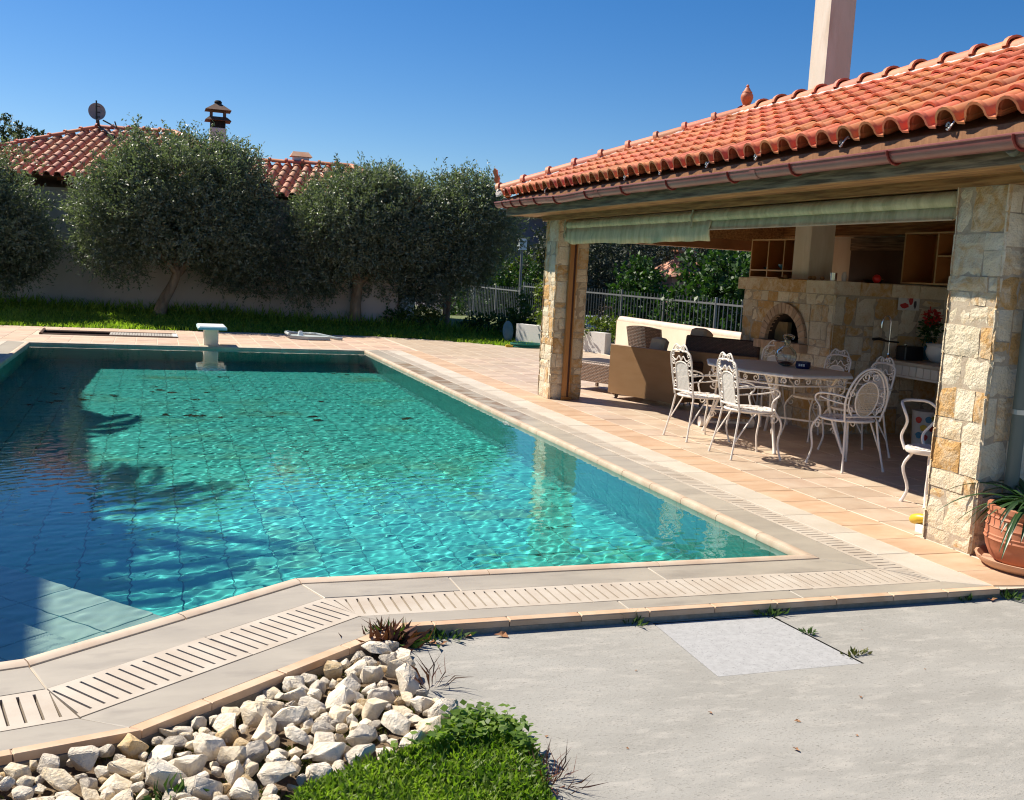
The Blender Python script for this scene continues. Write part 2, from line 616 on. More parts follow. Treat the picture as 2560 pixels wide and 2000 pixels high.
# ------------------------------------------------------------------ pool deck
deck_outer = [(8.9, 4.31)] + [tuple(O_TRIM[1]), tuple(O_TRIM[2]), (-3.3, 2.65), (-3.3, 22.5), (4.4, 22.72), (5.6, 22.28), (6.7, 21.38), (7.7, 20.47), (8.9, 20.4)]
deck = struct(sheet('pool_deck', deck_outer, [offs([.03] * 6), PITP], -.030, None, side=.3).build('pool_deck', M['kerb']))
gb = sheet('g', deck_outer, [O_TERR, PITP], -.004, None)
gb.build('grout_bed', M['grout'], deck)
def band_sheet(A, B, z):
    b = MB()
    n = len(A)
    b.add([(p.x, p.y, z) for p in A] + [(p.x, p.y, z) for p in B], [(i, n + i, n + (i + 1) % n, (i + 1) % n) for i in range(n)])
    return b
band_sheet(offs([.035] * 6), O_SLAB, -.005).build('grout_bed', M['grout'], deck)
band_sheet(O_DRAIN, offs([.74, .815, .775, .88, .275, 1.095]), -.005).build('grout_bed', M['grout'], deck)


def pieces(A, B, edge, length, name, m, z0, z1, gap=.004, bev=.003, start=0., seed=1):
    """cuts the band between two offset outlines along one edge into single pieces"""
    n = len(A)
    a0, a1, b0, b1 = A[edge], A[(edge + 1) % n], B[edge], B[(edge + 1) % n]
    d = (a1 - a0).normalized(); nn = Vector((-d.y, d.x))
    s = lambda p: (p - a0).dot(d)
    w0, w1 = 0, (b0 - a0).dot(nn)
    sa = (0, s(a1)); sb = (s(b0), s(b1))
    cuts = []
    q = max(sa[0], sb[0]) * 0 + start + length
    while q < min(sa[1], sb[1]) - length * .4:
        if q > max(sa[0], sb[0]) + length * .3:
            cuts.append(q)
        q += length
    ends = [None] + cuts + [None]
    out = []
    for i in range(len(ends) - 1):
        l, r_ = ends[i], ends[i + 1]
        pa0 = sa[0] + gap / 2 if l is None else l + gap / 2
        pb0 = sb[0] + gap / 2 if l is None else l + gap / 2
        pa1 = sa[1] - gap / 2 if r_ is None else r_ - gap / 2
        pb1 = sb[1] - gap / 2 if r_ is None else r_ - gap / 2
        P = lambda u, v: a0 + d * u + nn * v
        g2 = gap / 2
        quad = [P(pa0, g2), P(pb0, w1 - g2), P(pb1, w1 - g2), P(pa1, g2)]
        c = sum((p for p in quad), Vector((0, 0))) / 4
        # counter-clockwise
        ar = sum(quad[k].x * quad[(k + 1) % 4].y - quad[(k + 1) % 4].x * quad[k].y for k in range(4))
        if ar < 0: quad = quad[::-1]
        b = MB()
        vs = [(p.x - c.x, p.y - c.y, z0) for p in quad] + [(p.x - c.x, p.y - c.y, z1 - bev) for p in quad]
        for p in quad:
            v = p - c
            k = max(0, 1 - bev / max(v.length, .01) * 1.4)
            vs.append((v.x * k, v.y * k, z1))
        fs = [(8, 9, 10, 11)]
        for k in range(4):
            k2 = (k + 1) % 4
            fs += [(k, k2, 4 + k2, 4 + k), (4 + k, 4 + k2, 8 + k2, 8 + k)]
        b.add(vs, fs)
        o = put(name, b.mesh(name, m), deck, (c.x, c.y, rnd.uniform(-.0012, .0012)))
        out.append(o)
    return out


def bullnose(edge, length, seed):
    n = 6
    a0, a1 = O_IN[edge], O_IN[(edge + 1) % n]
    b0, b1 = O_NOSE[edge], O_NOSE[(edge + 1) % n]
    d = (a1 - a0).normalized(); nn = Vector((-d.y, d.x))
    L = (a1 - a0).length
    prof = [(-.022, -.035), (-.026, -.012), (-.018, .006), (0, .013), (.035, .012), (.055, .004), (.057, -.03)]
    k = max(1, round(L / length))
    for i in range(k):
        s0, s1 = L * i / k + .0025, L * (i + 1) / k - .0025
        c = a0 + d * (s0 + s1) / 2
        b = MB(); vs = []
        for end, s_ in ((0, s0), (1, s1)):
            for o_, z in prof:
                e = 0
                if end == 0 and i == 0: e = ((b0 - a0).dot(d)) * (o_ / .06)
                if end == 1 and i == k - 1: e = ((b1 - a1).dot(d)) * (o_ / .06)
                p = a0 + d * (s_ + e) + nn * o_ - c
                vs.append((p.x, p.y, z))
        m_ = len(prof)
        fs = [(j, j + 1, m_ + j + 1, m_ + j) for j in range(m_ - 1)] + [tuple(range(m_ - 1, -1, -1)), tuple(range(m_, 2 * m_))]
        b.add(vs, fs)
        put('nosing', b.mesh('nosing', M['nosing'], smooth=True), deck, (c.x, c.y, 0))


for e, l in ((0, 1.03), (1, .72), (2, .8), (3, 1.0), (4, 1.0), (5, 1.0)):
    bullnose(e, l * .5 if e in (5, 4) else l, e)
for e, l in ((0, 1.15), (1, 1.5), (2, 1.2), (3, 1.1), (4, .95), (5, 1.05)):
    pcs = pieces(O_NOSE, O_SLAB, e, l, 'coping_stone', M['coping'] if e != 4 else M['cream'], -.029, 0.)
    for o in pcs if e == 5 else ():
        if 10.6 < o.location.y < 16.8:
            o.data.materials[0] = M['coping_wet']; o['label'] = 'partly wet brown stained coping stone'
for e, l in ((0, 1.0), (1, 1.2), (2, 1.2)):
    pieces(O_DRAIN, O_CREAM, e, l, 'edge_stone', M['coping'], -.029, 0.)
    pieces(O_CREAM, O_TRIM, e, .36, 'edge_tile', M['trim'], -.029, .001)
pieces(O_DRAIN, O_CREAM, 5, .5, 'cream_stone', M['cream'], -.029, 0., gap=.002)
pieces(O_CREAM, O_TERR, 5, .36, 'border_tile', M['orange'], -.029, 0., gap=.005)
pieces(O_SLAB, offs([.7, .7, .7, .9, .27, .74]), 3, .5, 'cream_stone', M['cream'], -.029, 0.)


def grates(edge, mod, pitch=.0545):
    n = 6
    a0, a1 = O_SLAB[edge], O_SLAB[(edge + 1) % n]
    b0, b1 = O_DRAIN[edge], O_DRAIN[(edge + 1) % n]
    d = (a1 - a0).normalized(); nn = Vector((-d.y, d.x))
    wd = (b0 - a0).dot(nn)
    lo, hi = min(0, (b0 - a0).dot(d)), max((a1 - a0).length, (b1 - a0).dot(d))
    sa0, sa1, sb0, sb1 = 0, (a1 - a0).length, (b0 - a0).dot(d), (b1 - a0).dot(d)
    lim0 = lambda v: sa0 + (sb0 - sa0) * v / wd
    lim1 = lambda v: sa1 + (sb1 - sa1) * v / wd
    L = sa1
    k = max(1, round(L / mod))
    for i in range(k):
        first, last = i == 0, i == k - 1
        s0 = L * i / k; s1 = L * (i + 1) / k
        c = a0 + d * (s0 + s1) / 2
        b = MB()
        def P(s_, v, z):
            q = a0 + d * s_ + nn * v - c
            return (q.x, q.y, z)
        def cell(u0, u1, v0, v1):
            def cl(u, v):
                l = lim0(v) if first else s0
                h = lim1(v) if last else s1
                return max(l + .002, min(h - .002, u))
            q = [(cl(u0, v0), v0), (cl(u1, v0), v0), (cl(u1, v1), v1), (cl(u0, v1), v1)]
            if max(q[1][0] - q[0][0], q[2][0] - q[3][0]) < .002:
                return
            b.add([P(u, v, -.026) for u, v in q] + [P(u, v, .0005) for u, v in q],
                  [(4, 7, 6, 5), (0, 4, 5, 1), (1, 5, 6, 2), (2, 6, 7, 3), (3, 7, 4, 0)])
        u_lo, u_hi = (min(lim0(0), lim0(wd)) if first else s0), (max(lim1(0), lim1(wd)) if last else s1)
        r_ = .034
        cell(u_lo, u_hi, .003, r_)
        cell(u_lo, u_hi, wd - r_, wd - .003)
        u = u_lo
        jit = rnd.uniform(0, .01)
        while u < u_hi:
            cell(u + .0060, u + pitch - .0045, r_, wd - r_)
            u += pitch
        put('drain_grate', b.mesh('drain_grate', M['grate']), deck, (c.x, c.y, rnd.uniform(-.002, .001)), (0, 0, rnd.uniform(-.0015, .0015)))


band_sheet(offs([.288, .288, .298, .338, .268, .288]), offs([.577, .592, .602, .642, .272, .492]), -.0285).build('drain_channel', M['grate'], deck)
grates(0, .6); grates(1, .62); grates(2, .6); grates(5, .6, .0545)

# ------------------------------------------------------------------ paving tiles
def tile_mesh(name, sx, sy, m, g=.006):
    return MB().bbox(-sx / 2 + g / 2, -sy / 2 + g / 2, -.028, sx / 2 - g / 2, sy / 2 - g / 2, 0, .003).mesh(name, m)


def poly_in(x, y, poly):
    c = False
    n = len(poly)
    for i in range(n):
        (x1, y1), (x2, y2) = poly[i][:2], poly[(i + 1) % n][:2]
        if (y1 > y) != (y2 > y) and x < (x2 - x1) * (y - y1) / (y2 - y1) + x1:
            c = not c
    return c


terrace = struct(put('terrace', MB().add([(4.83, 4.4, -.029), (8.88, 4.4, -.029), (8.88, 20, -.029), (4.83, 20, -.029)], [(0, 1, 2, 3)]).mesh('terrace', M['kerb'])))
T = .36
tm = tile_mesh('tile', T, T, M['tile'])
cand = []
for i in range(12):
    for j in range(-5, 46):
        x, y = 4.812 + T * (i + .5), 6.13 + T * (j + .5)
        if y - T / 2 < 4.3 or x > 8.9: continue
        if not poly_in(x, y + .1, [(4.8, 4.2), (8.95, 4.2), (8.95, 20.4), (7.7, 20.5), (6.7, 21.4), (5.6, 22.3), (4.8, 22.6)]): continue
        hid = (y < 12 and x > 5.3 + .55 * max(0, 5.9 - y) and y < 5.6) or (x > 7.0 and y < 11.3)
        cand.append((hid, x * x + y * y, x, y))
cand.sort()
rest = MB()
for k, (h_, dd, x, y) in enumerate(cand):
    if k < 300:
        o = put('tile', tm, terrace, (x, y, rnd.uniform(-.0012, .0012)))
    else:
        rest.bbox(x - T / 2 + .003, y - T / 2 + .003, -.028, x + T / 2 - .003, y + T / 2 - .003, 0, .003)
if rest.v:
    tag(rest.build('tiles', M['tile'], terrace), kind='stuff')

surround = struct(sheet('far_paving', [(-3.3, 19.05), (4.8, 19.05), (4.8, 22.5), (-3.3, 22.45)], [PITP], -.0295, None).build('far_paving', M['kerb']))
fm = tile_mesh('tile', T, T, M['tile_far'], .014)
PIT = (-1.96, 20.62, .44, 21.45)
for i in range(-23, 8):
    for j in range(10):
        x, y = 2.05 + T * i, 19.03 + T * (j + .5)
        if x < -3.2 or x > 4.72 or y > far_y(x) - .12: continue
        if PIT[0] - .1 < x < PIT[2] + .1 and PIT[1] < y < PIT[3]: continue
        put('tile', fm, surround, (x, y, rnd.uniform(-.0012, .0012)))
# ------------------------------------------------------------------ pool basin
WATER = -.032
FL0, FL1 = -1.25, -2.15
def floor_z(y):
    return FL0 + (FL1 - FL0) * max(0, min(1, (y - 5) / 13.7))

def receiver(o):
    o.cycles.is_caustics_receiver = True
    return o

bw = MB()
n = len(PATH)
for i in range(n):
    a, c = PATH[i], PATH[(i + 1) % n]
    bw.add([(a.x, a.y, -.004), (c.x, c.y, -.004), (c.x, c.y, floor_z(c.y) - .02), (a.x, a.y, floor_z(a.y) - .02)], [(0, 1, 2, 3)])
bw.add([(p.x, p.y, floor_z(p.y) - .012) for p in PATH], [tuple(range(n - 1, -1, -1))])
basin = struct(receiver(bw.build('pool_basin', M['poolgrout'])))

# floor tiles: single tiles where the water shows them largest
PT = .31
slope = math.atan2(FL1 - FL0, 13.7)
ptm = MB().bbox(-PT / 2 + .005, -PT / 2 + .005, -.02, PT / 2 - .005, PT / 2 - .005, 0, .003).mesh('tile', M['pooltile'])
cand = []
for i in range(19):
    for j in range(48):
        x, y = -1.96 + PT * (i + .42), 3.95 + PT * (j + .5)
        if not poly_in(x, y, [tuple(p) for p in PATH]): continue
        if x > 3.68 or y > 18.7: continue
        cand.append((x * x + y * y, x, y))
cand.sort()
rest = MB()
for k, (dd, x, y) in enumerate(cand):
    z = floor_z(y)
    if k < 300:
        receiver(put('floor_tile', ptm, basin, (x, y, z), (slope, 0, 0)))
    else:
        mt = Matrix.Translation((x, y, z)) @ Matrix.Rotation(slope, 4, 'X')
        rest.bbox(-PT / 2 + .005, -PT / 2 + .005, -.02, PT / 2 - .005, PT / 2 - .005, 0, .003, mat=mt)
tag(receiver(rest.build('floor_tiles', M['pooltile'], basin)), kind='stuff')
# wall tiles, joined per wall
for wi in (1, 3, 4, 5, 0):
    a, c = PATH[wi], PATH[(wi + 1) % n]
    d = (c - a).normalized(); L = (c - a).length
    nn = Vector((d.y, -d.x))        # inwards
    b = MB()
    rot = Matrix(((d.x, 0, nn.x, 0), (d.y, 0, nn.y, 0), (0, 1, 0, 0), (0, 0, 0, 1)))
    ku = int(L / PT)
    for u in range(ku + 1):
        for v in range(8):
            u0, u1 = u * PT + .002, min((u + 1) * PT, L) - .002
            if u1 - u0 < .02: continue
            y = a.y + d.y * (u0 + u1) / 2
            z1 = -.02 - v * PT - .002; z0 = max(-.02 - (v + 1) * PT + .002, floor_z(y) - .01)
            if z1 - z0 < .03: continue
            mt = Matrix.Translation((a.x, a.y, 0)) @ rot
            b.box(u0, z0, -.004, u1, z1, .004, mat=mt)
    tag(receiver(b.build('wall_tiles', M['poolwall'], basin)), kind='stuff')
# corner steps
e = Vector((.66, -.75)).normalized()
def step(p, z, nm):
    q0 = Vector(p) - e * 1.6; q1 = Vector(p) + e * 1.6
    poly = [(-1.955, 3.86), (-.461, 4.205), (.688, 5.05)]
    # clip the pool corner to the left of the line p + e*t
    src = [Vector(v) for v in [(-1.95, 3.87), (-.46, 4.21), (.685, 5.065), (3.0, 5.06), (3.0, 9), (-1.95, 9)]]
    out = []
    side = lambda v: e.x * (v.y - p[1]) - e.y * (v.x - p[0])
    for i in range(len(src)):
        a, b = src[i], src[(i + 1) % len(src)]
        sa, sb = side(a), side(b)
        if sa <= 0: out.append(a)
        if (sa < 0) != (sb < 0):
            out.append(a + (b - a) * (sa / (sa - sb)))
    return out
def step_build(p, z):
    poly = step(p, z, '')
    b = MB(); b.prism([(v.x, v.y) for v in poly], floor_z(5) - .1, z - .012)
    st = receiver(b.build('pool_step', M['poolgrout'], basin))
    # tiles laid along the step edge
    f = Vector((-e.y, e.x))
    tiles = MB()
    for i in range(-14, 14):
        for j in range(-14, 14):
            c = Vector(p) + e * (i + .5) * .3 + f * (j + .5) * .3
            corners = [c + e * (sx * .146) + f * (sy * .146) for sx, sy in ((-1, -1), (1, -1), (1, 1), (-1, 1))]
            if all(poly_in(q.x, q.y, [(v.x, v.y) for v in poly]) for q in [c]):
                if all(poly_in(q.x, q.y, [(v.x, v.y) for v in offs([.05] * 6)]) for q in corners):
                    mt = Matrix.Translation((c.x, c.y, z)) @ Matrix.Rotation(math.atan2(e.y, e.x), 4, 'Z')
                    m_ = MB().bbox(-.147, -.147, -.011, .147, .147, 0, .003)
                    o = receiver(put('step_tile', m_.mesh('step_tile', M['poolstep']), st, (c.x, c.y, z), (0, 0, math.atan2(e.y, e.x))))
    return st
step_build((.02, 5.08), -.33)
step_build((-.62, 4.98), -.17)

# inlets and lamps on the walls
def ring_fitting(name, c, axis, r, label):
    b = MB()
    q = Vector(axis).to_track_quat('Z', 'Y').to_matrix().to_4x4()
    mt = Matrix.Translation(c) @ q
    prof = [(r * .45, .004), (r * .5, .02), (r * .8, .025), (r, .012), (r, 0)]
    bb = MB().lathe(prof, n=20, cap=False)
    b.add([mt @ Vector(v) for v in bb.v], bb.f)
    o = receiver(b.build(name, M['white_fit'], basin, smooth=True))
    return o
for c, r in (((3.704, 16.5, -.26), .10), ((3.704, 10.6, -.26), .11)):
    ring_fitting('pool_lamp', c, (-1, 0, 0), r, '')
for c in ((3.704, 15.4, -.2), (3.704, 12.0, -.3)):
    ring_fitting('pool_inlet', c, (-1, 0, 0), .035, '')
ring_fitting('pool_lamp', (.06, 18.744, -.40), (0, -1, 0), .16, '')

# ------------------------------------------------------------------ water: real ripples, real refraction
rs = np.random.RandomState(4)
xs = np.arange(-2.0, 3.76, .0105)
ys = [3.8]
while ys[-1] < 18.79:
    ys.append(ys[-1] + .0095 + .0007 * (ys[-1] - 3.8))
ys = np.array(ys)
X, Y = np.meshgrid(xs, ys)
Z = np.zeros_like(X)
main = R(-58)
for i in range(70):
    lam = .068 * (3.6 ** rs.rand())
    a = main + rs.normal() * .75
    if i % 3 == 0: a = rs.uniform(0, 6.283)
    k = 2 * np.pi / lam
    amp = .000052 * (lam / .1) ** .45
    env = .65 + .35 * np.sin(X * rs.uniform(.4, 1.6) + Y * rs.uniform(.3, 1.1) + rs.uniform(0, 6.3))
    Z += env * amp * np.sin(k * (X * np.cos(a) + Y * np.sin(a)) + rs.uniform(0, 6.283) + .35 * np.sin(X * 2.3 + Y * 1.7 + i))
calm = np.clip(1.05 - .045 * (Y - 7) - .55 * np.exp(-((X + 2.0) / .9) ** 2) * np.clip((Y - 6) / 5, 0, 1), .28, 1.1)
calm *= np.clip((19.3 - Y) / 2.2, .25, 1)
Z *= calm
print('water rms slope', np.std(np.diff(Z[:400], axis=1)) / .0105)
n0, n1 = X.shape
lim = [tuple(p) for p in offs([.06] * 6)]
# keep only what lies in the basin
ins = np.zeros_like(X, bool)
lp = lim
for i in range(len(lp)):
    (x1, y1), (x2, y2) = lp[i], lp[(i + 1) % len(lp)]
    if y1 == y2: continue
    c_ = ((y1 > Y) != (y2 > Y)) & (X < (x2 - x1) * (Y - y1) / (y2 - y1) + x1)
    ins ^= c_
idx = np.arange(n0 * n1).reshape(n0, n1)
ok = ins[:-1, :-1] & ins[1:, 1:] & ins[:-1, 1:] & ins[1:, :-1]
F = np.stack([idx[:-1, :-1][ok], idx[:-1, 1:][ok], idx[1:, 1:][ok], idx[1:, :-1][ok]], 1)
me = bpy.data.meshes.new('water')
me.vertices.add(n0 * n1); me.loops.add(F.size); me.polygons.add(len(F))
me.vertices.foreach_set('co', np.stack([X, Y, Z + WATER], -1).astype(np.float32).ravel())
me.loops.foreach_set('vertex_index', F.astype(np.int32).ravel())
me.polygons.foreach_set('loop_start', np.arange(0, F.size, 4, dtype=np.int32))
me.polygons.foreach_set('loop_total', np.full(len(F), 4, np.int32))
me.polygons.foreach_set('use_smooth', np.ones(len(F), bool))
me.update(); me.validate()
M['water'] = glassmat('water', (.93, .99, 1.0), 1.333)
me.materials.append(M['water'])
water = struct(put('water', me))
water.cycles.is_caustics_caster = True
# ------------------------------------------------------------------ stone facing
def stonemat():
    m = mat('limestone_block', (.70, .585, .40), .85, (.78, .69, .53), 7, lo=.35, hi=.65, bump=.9, bscale=42, bdist=.022, rv=.10)
    nt = m.node_tree
    b = nt.nodes['Principled BSDF']
    src = b.inputs['Base Color'].links[0].from_socket
    pos = nt.nodes.new('ShaderNodeNewGeometry').outputs['Position']
    oi = nt.nodes.new('ShaderNodeObjectInfo')
    wn = nt.nodes.new('ShaderNodeTexWhiteNoise'); wn.noise_dimensions = '1D'
    nt.links.new(oi.outputs['Random'], wn.inputs['W'])
    f = noisetex(nt, pos, 7, 7, .7, 1.2)
    ad = nt.nodes.new('ShaderNodeMath'); ad.operation = 'MULTIPLY_ADD'; ad.inputs[1].default_value = .42; ad.inputs[2].default_value = -.24
    nt.links.new(wn.outputs['Value'], ad.inputs[0])
    sm = nt.nodes.new('ShaderNodeMath'); sm.operation = 'ADD'
    nt.links.new(f, sm.inputs[0]); nt.links.new(ad.outputs[0], sm.inputs[1])
    k = ramp(nt, sm.outputs[0], [(.41, (0, 0, 0)), (.68, (.95, .95, .95))])
    c = mixc(nt, k, src, (.56, .31, .095))
    f2 = noisetex(nt, pos, 34, 4, .7)
    k2 = ramp(nt, f2, [(.60, (0, 0, 0)), (.74, (.4, .4, .4))])
    nt.links.new(mixc(nt, k2, c, (.36, .27, .17)), b.inputs['Base Color'])
    return m

M['stone'] = stonemat()
M['mortar'] = mat('mortar', (.40, .315, .22), .95, (.48, .40, .30), 30, bump=.5, bscale=80)
M['brick'] = mat('fire_brick', (.42, .27, .16), .8, (.52, .36, .24), 12, rv=.14, bump=.3, bscale=60)


def partition(x0, z0, x1, z1, rs, mn=.09, mx=.36, depth=0):
    w_, h_ = x1 - x0, z1 - z0
    big = max(w_, h_)
    if (w_ <= mx and h_ <= mx * .82 and (big < mx * .6 or rs.random() < .62)) or (w_ < mn * 2.05 and h_ < mn * 2.05):
        return [(x0, z0, x1, z1)]
    if w_ / max(h_, .01) > rs.uniform(.75, 1.5) and w_ > mn * 2.05 or h_ < mn * 1.7:
        if w_ < mn * 2.05:
            return [(x0, z0, x1, z1)]
        t = rs.uniform(max(mn / w_, .24), 1 - max(mn / w_, .24))
        c = x0 + w_ * t
        return partition(x0, z0, c, z1, rs, mn, mx) + partition(c, z0, x1, z1, rs, mn, mx)
    t = rs.uniform(max(mn * .6 / h_, .2), 1 - max(mn * .6 / h_, .2))
    c = z0 + h_ * t
    return partition(x0, z0, x1, c, rs, mn, mx) + partition(x0, c, x1, z1, rs, mn, mx)


def stone(parent, org, u, v, nrm, rect, rs, gap=.008, rough=.009, res=5, proud=(.004, .012), name='stone'):
    """one rough block: grid front, skirt to the wall"""
    x0, z0, x1, z1 = rect
    x0 += gap / 2; x1 -= gap / 2; z0 += gap / 2; z1 -= gap / 2
    if x1 - x0 < .02 or z1 - z0 < .015: return
    cx, cz = (x0 + x1) / 2, (z0 + z1) / 2
    pr = rs.uniform(*proud)
    nu = max(2, min(res, round((x1 - x0) / .05))); nv = max(2, min(res, round((z1 - z0) / .05)))
    cj = [(rs.uniform(-.006, .006), rs.uniform(-.005, .005)) for _ in range(4)]
    vs = []; sd = rs.uniform(0, 99)
    for j in range(nv + 1):
        for i in range(nu + 1):
            a, b = i / nu, j / nv
            ox = sum(wt * c[0] for wt, c in zip(((1 - a) * (1 - b), a * (1 - b), a * b, (1 - a) * b), cj))
            oz = sum(wt * c[1] for wt, c in zip(((1 - a) * (1 - b), a * (1 - b), a * b, (1 - a) * b), cj))
            x = x0 + (x1 - x0) * a + ox; z = z0 + (z1 - z0) * b + oz
            edge = i in (0, nu) or j in (0, nv)
            q = pr + rough * mnoise.noise(Vector((x * 13 + sd, z * 13, sd))) - (.006 if edge else 0)
            if edge:
                x += .003 * mnoise.noise(Vector((z * 30, x * 30, sd))); z += .003 * mnoise.noise(Vector((x * 30, z * 30, sd + 5)))
            vs.append((x - cx, z - cz, q))
    fs = [(j * (nu + 1) + i, j * (nu + 1) + i + 1, (j + 1) * (nu + 1) + i + 1, (j + 1) * (nu + 1) + i) for j in range(nv) for i in range(nu)]
    ring = [i for i in range(nu + 1)] + [j * (nu + 1) + nu for j in range(1, nv + 1)] + [nv * (nu + 1) + i for i in range(nu - 1, -1, -1)] + [j * (nu + 1) for j in range(nv - 1, 0, -1)]
    k = len(vs)
    for r_ in ring:
        a = vs[r_]; vs.append((a[0], a[1], -.004))
    m_ = len(ring)
    for i in range(m_):
        fs.append((ring[(i + 1) % m_], ring[i], k + i, k + (i + 1) % m_))
    U, V, N = Vector(u), Vector(v), Vector(nrm)
    b = MB(); b.add([U * a[0] + V * a[1] + N * a[2] for a in vs], fs)
    c = Vector(org) + U * cx + V * cz
    return put(name, b.mesh(name, M['stone']), parent, c, world=True)


def stone_face(parent, org, u, nrm, w_, h_, seed, **kw):
    rs = random.Random(seed)
    mn = kw.pop('mn', .075); mx = kw.pop('mx', .36)
    z = 0
    rects = []
    while z < h_ - .01:                     # courses of uneven height, each broken up
        hh = rs.choice((.09, .2, .27, .34, .38, .12))
        if h_ - z - hh < .12: hh = h_ - z
        rects += partition(0, z, w_, z + hh, rs, mn, mx)
        z += hh
    for r_ in rects:
        stone(parent, org, u, (0, 0, 1), nrm, r_, rs, **kw)


def column(x0, y0, x1, y1, h, label, seed, res):
    c = thing('stone_column', label, 'column', ((x0 + x1) / 2, (y0 + y1) / 2, 0), 0, 'stone columns carrying the pavilion roof')
    i = .018
    MB().box(x0 + i, y0 + i, 0, x1 - i, y1 - i, h).build('core', M['mortar'], c)
    wx, wy = x1 - x0, y1 - y0
    stone_face(c, (x0 + i, y1, 0), (0, -1, 0), (-1, 0, 0), wy, h, seed, res=res)
    stone_face(c, (x0, y0 + i, 0), (1, 0, 0), (0, -1, 0), wx, h, seed + 1, res=res)
    stone_face(c, (x1, y1 - i, 0), (-1, 0, 0), (0, 1, 0), wx, h, seed + 2, res=3)
    stone_face(c, (x1 - i, y0, 0), (0, 1, 0), (1, 0, 0), wy, h, seed + 3, res=3)
    return c


# ------------------------------------------------------------------ pavilion
M['wood_grey'] = mat('weathered_wood', (.10, .068, .038), .8, (.34, .25, .15), 5, lo=.38, hi=.62, stretch=(6, .55, 9), bump=.5, bscale=18, col3=(.09, .075, .05), n3=3, lo3=.5, hi3=.8)
M['wood_brown'] = mat('brown_wood', (.20, .095, .03), .65, (.42, .235, .09), 5, lo=.38, hi=.62, stretch=(6, .55, 9), bump=.3, bscale=18, col3=(.10, .05, .02), n3=3, lo3=.5, hi3=.85)
M['wood_plank'] = mat('ceiling_plank', (.20, .085, .03), .6, (.30, .14, .055), 4, lo=.3, hi=.7, stretch=(1, 8, 1), bump=.2, bscale=18, rv=.15)
M['terracotta'] = mat('roof_tile', (.52, .135, .052), .6, (.62, .20, .085), 5, lo=.3, hi=.7, rv=.20, hv=.012, bump=.15, bscale=55, bdist=.006, col3=(.42, .19, .11), n3=3, lo3=.5, hi3=.85, speck=((.34, .2, .13), 38, .66))
M['mortar_white'] = mat('white_mortar', (.60, .53, .47), .9, (.74, .68, .62), 20, lo=.3, hi=.6, bump=.9, bscale=45, bdist=.02)
M['gutter'] = mat('maroon_gutter', (.20, .055, .05), .38, (.26, .10, .09), 3, spec=.6)
M['bracket'] = mat('maroon_bracket', (.22, .025, .018), .4)
M['plaster'] = mat('cream_plaster', (.62, .55, .44), .85, (.69, .63, .53), 3, bump=.2, bscale=50, col3=(.47, .39, .29), n3=3.5, lo3=.52, hi3=.85, stretch=(1.6, 1.6, .35))

pav = thing('pavilion', 'open poolside pavilion with a terracotta hip roof and timber eaves', 'pavilion', (6.63, 8.75, 2.3))
EX, EZ, RX = 4.36, 2.575, 6.63
PIT_ = math.tan(R(23.45))
RZ = EZ + (RX - EX) * PIT_
Y0, Y1 = 4.22, 13.25
RY0, RY1 = Y0 + (RX - EX), Y1 - (RX - EX)
BX = 2 * RX - EX

# roof body: boards under the tiles
d_ = .05
rb = MB()
def hipbody(off):
    return [(EX + .03, Y0 + .03, EZ - off), (BX - .03, Y0 + .03, EZ - off), (BX - .03, Y1 - .03, EZ - off), (EX + .03, Y1 - .03, EZ - off), (RX, RY0, RZ - off), (RX, RY1, RZ - off)]
t, u_ = hipbody(.03), hipbody(.11)
rb.add(t, [(0, 4, 5, 3), (1, 2, 5, 4), (0, 1, 4), (2, 3, 5)])
rb.add(u_, [(3, 5, 4, 0), (4, 5, 2, 1), (4, 1, 0), (5, 3, 2)])
for a, b_ in ((0, 1), (1, 2), (2, 3), (3, 0)):
    rb.add([t[a], t[b_], u_[b_], u_[a]], [(3, 2, 1, 0)])
roof = rb.build('roof', M['wood_plank'], pav)

# one roof tile: half-round cover and flat pan, laid with the open end down the slope
def roof_tile_mesh(pitch=.233, L=.37, r=.078, n=9, seed=0, m='terracotta', lip=.018):
    b = MB()
    prof = []
    for i in range(n):
        th = math.pi * (1 - i / (n - 1))
        prof.append((r * math.cos(th), r * math.sin(th) * 1.02))
    pan = [(r + .012, -.012), (pitch / 2 + .03, -.020), (pitch - r - .012, -.014), (pitch - r + .008, .012)]
    prof += pan
    k = len(prof)
    rows = ((0, 1.08, lip), (.03, 1.08, lip * .93), (.036, 1.0, lip * .5), (L, .92, 0))
    vs = []
    for v, s_, z in rows:
        for q, (a, h) in enumerate(prof):
            if q < n: vs.append((a * s_, v, h * s_ + z))
            else: vs.append((a, v, h + z))
    fs = []
    for j in range(len(rows) - 1):
        for i in range(k - 1):
            fs.append((j * k + i, j * k + i + 1, (j + 1) * k + i + 1, (j + 1) * k + i))
    # lower lip: thickness
    base = len(vs)
    for q, (a, h) in enumerate(prof):
        if q < n: vs.append((a * .86, .0, h * .86 + lip))
        else: vs.append((a, .0, h + lip - .014))
    for i in range(k - 1):
        fs.append((i + 1, i, base + i, base + i + 1))
    b.add(vs, fs)
    return b.mesh('roof_tile', M[m], smooth=True)


def slope_frame(p0, u, v):
    """matrix: local x along the eave, y up the slope, z outwards"""
    u, v = Vector(u).normalized(), Vector(v).normalized()
    n_ = u.cross(v)
    m_ = Matrix((u, v, n_)).transposed().to_4x4()
    m_.translation = p0
    return m_


def cut_mesh(me, planes):
    bm = bmesh.new(); bm.from_mesh(me)
    for co, no in planes:
        bmesh.ops.bisect_plane(bm, geom=bm.verts[:] + bm.edges[:] + bm.faces[:], plane_co=co, plane_no=no, clear_outer=True)
    ok = len(bm.faces) > 0
    out = me.copy()
    bm.to_mesh(out); bm.free()
    return out if ok else None


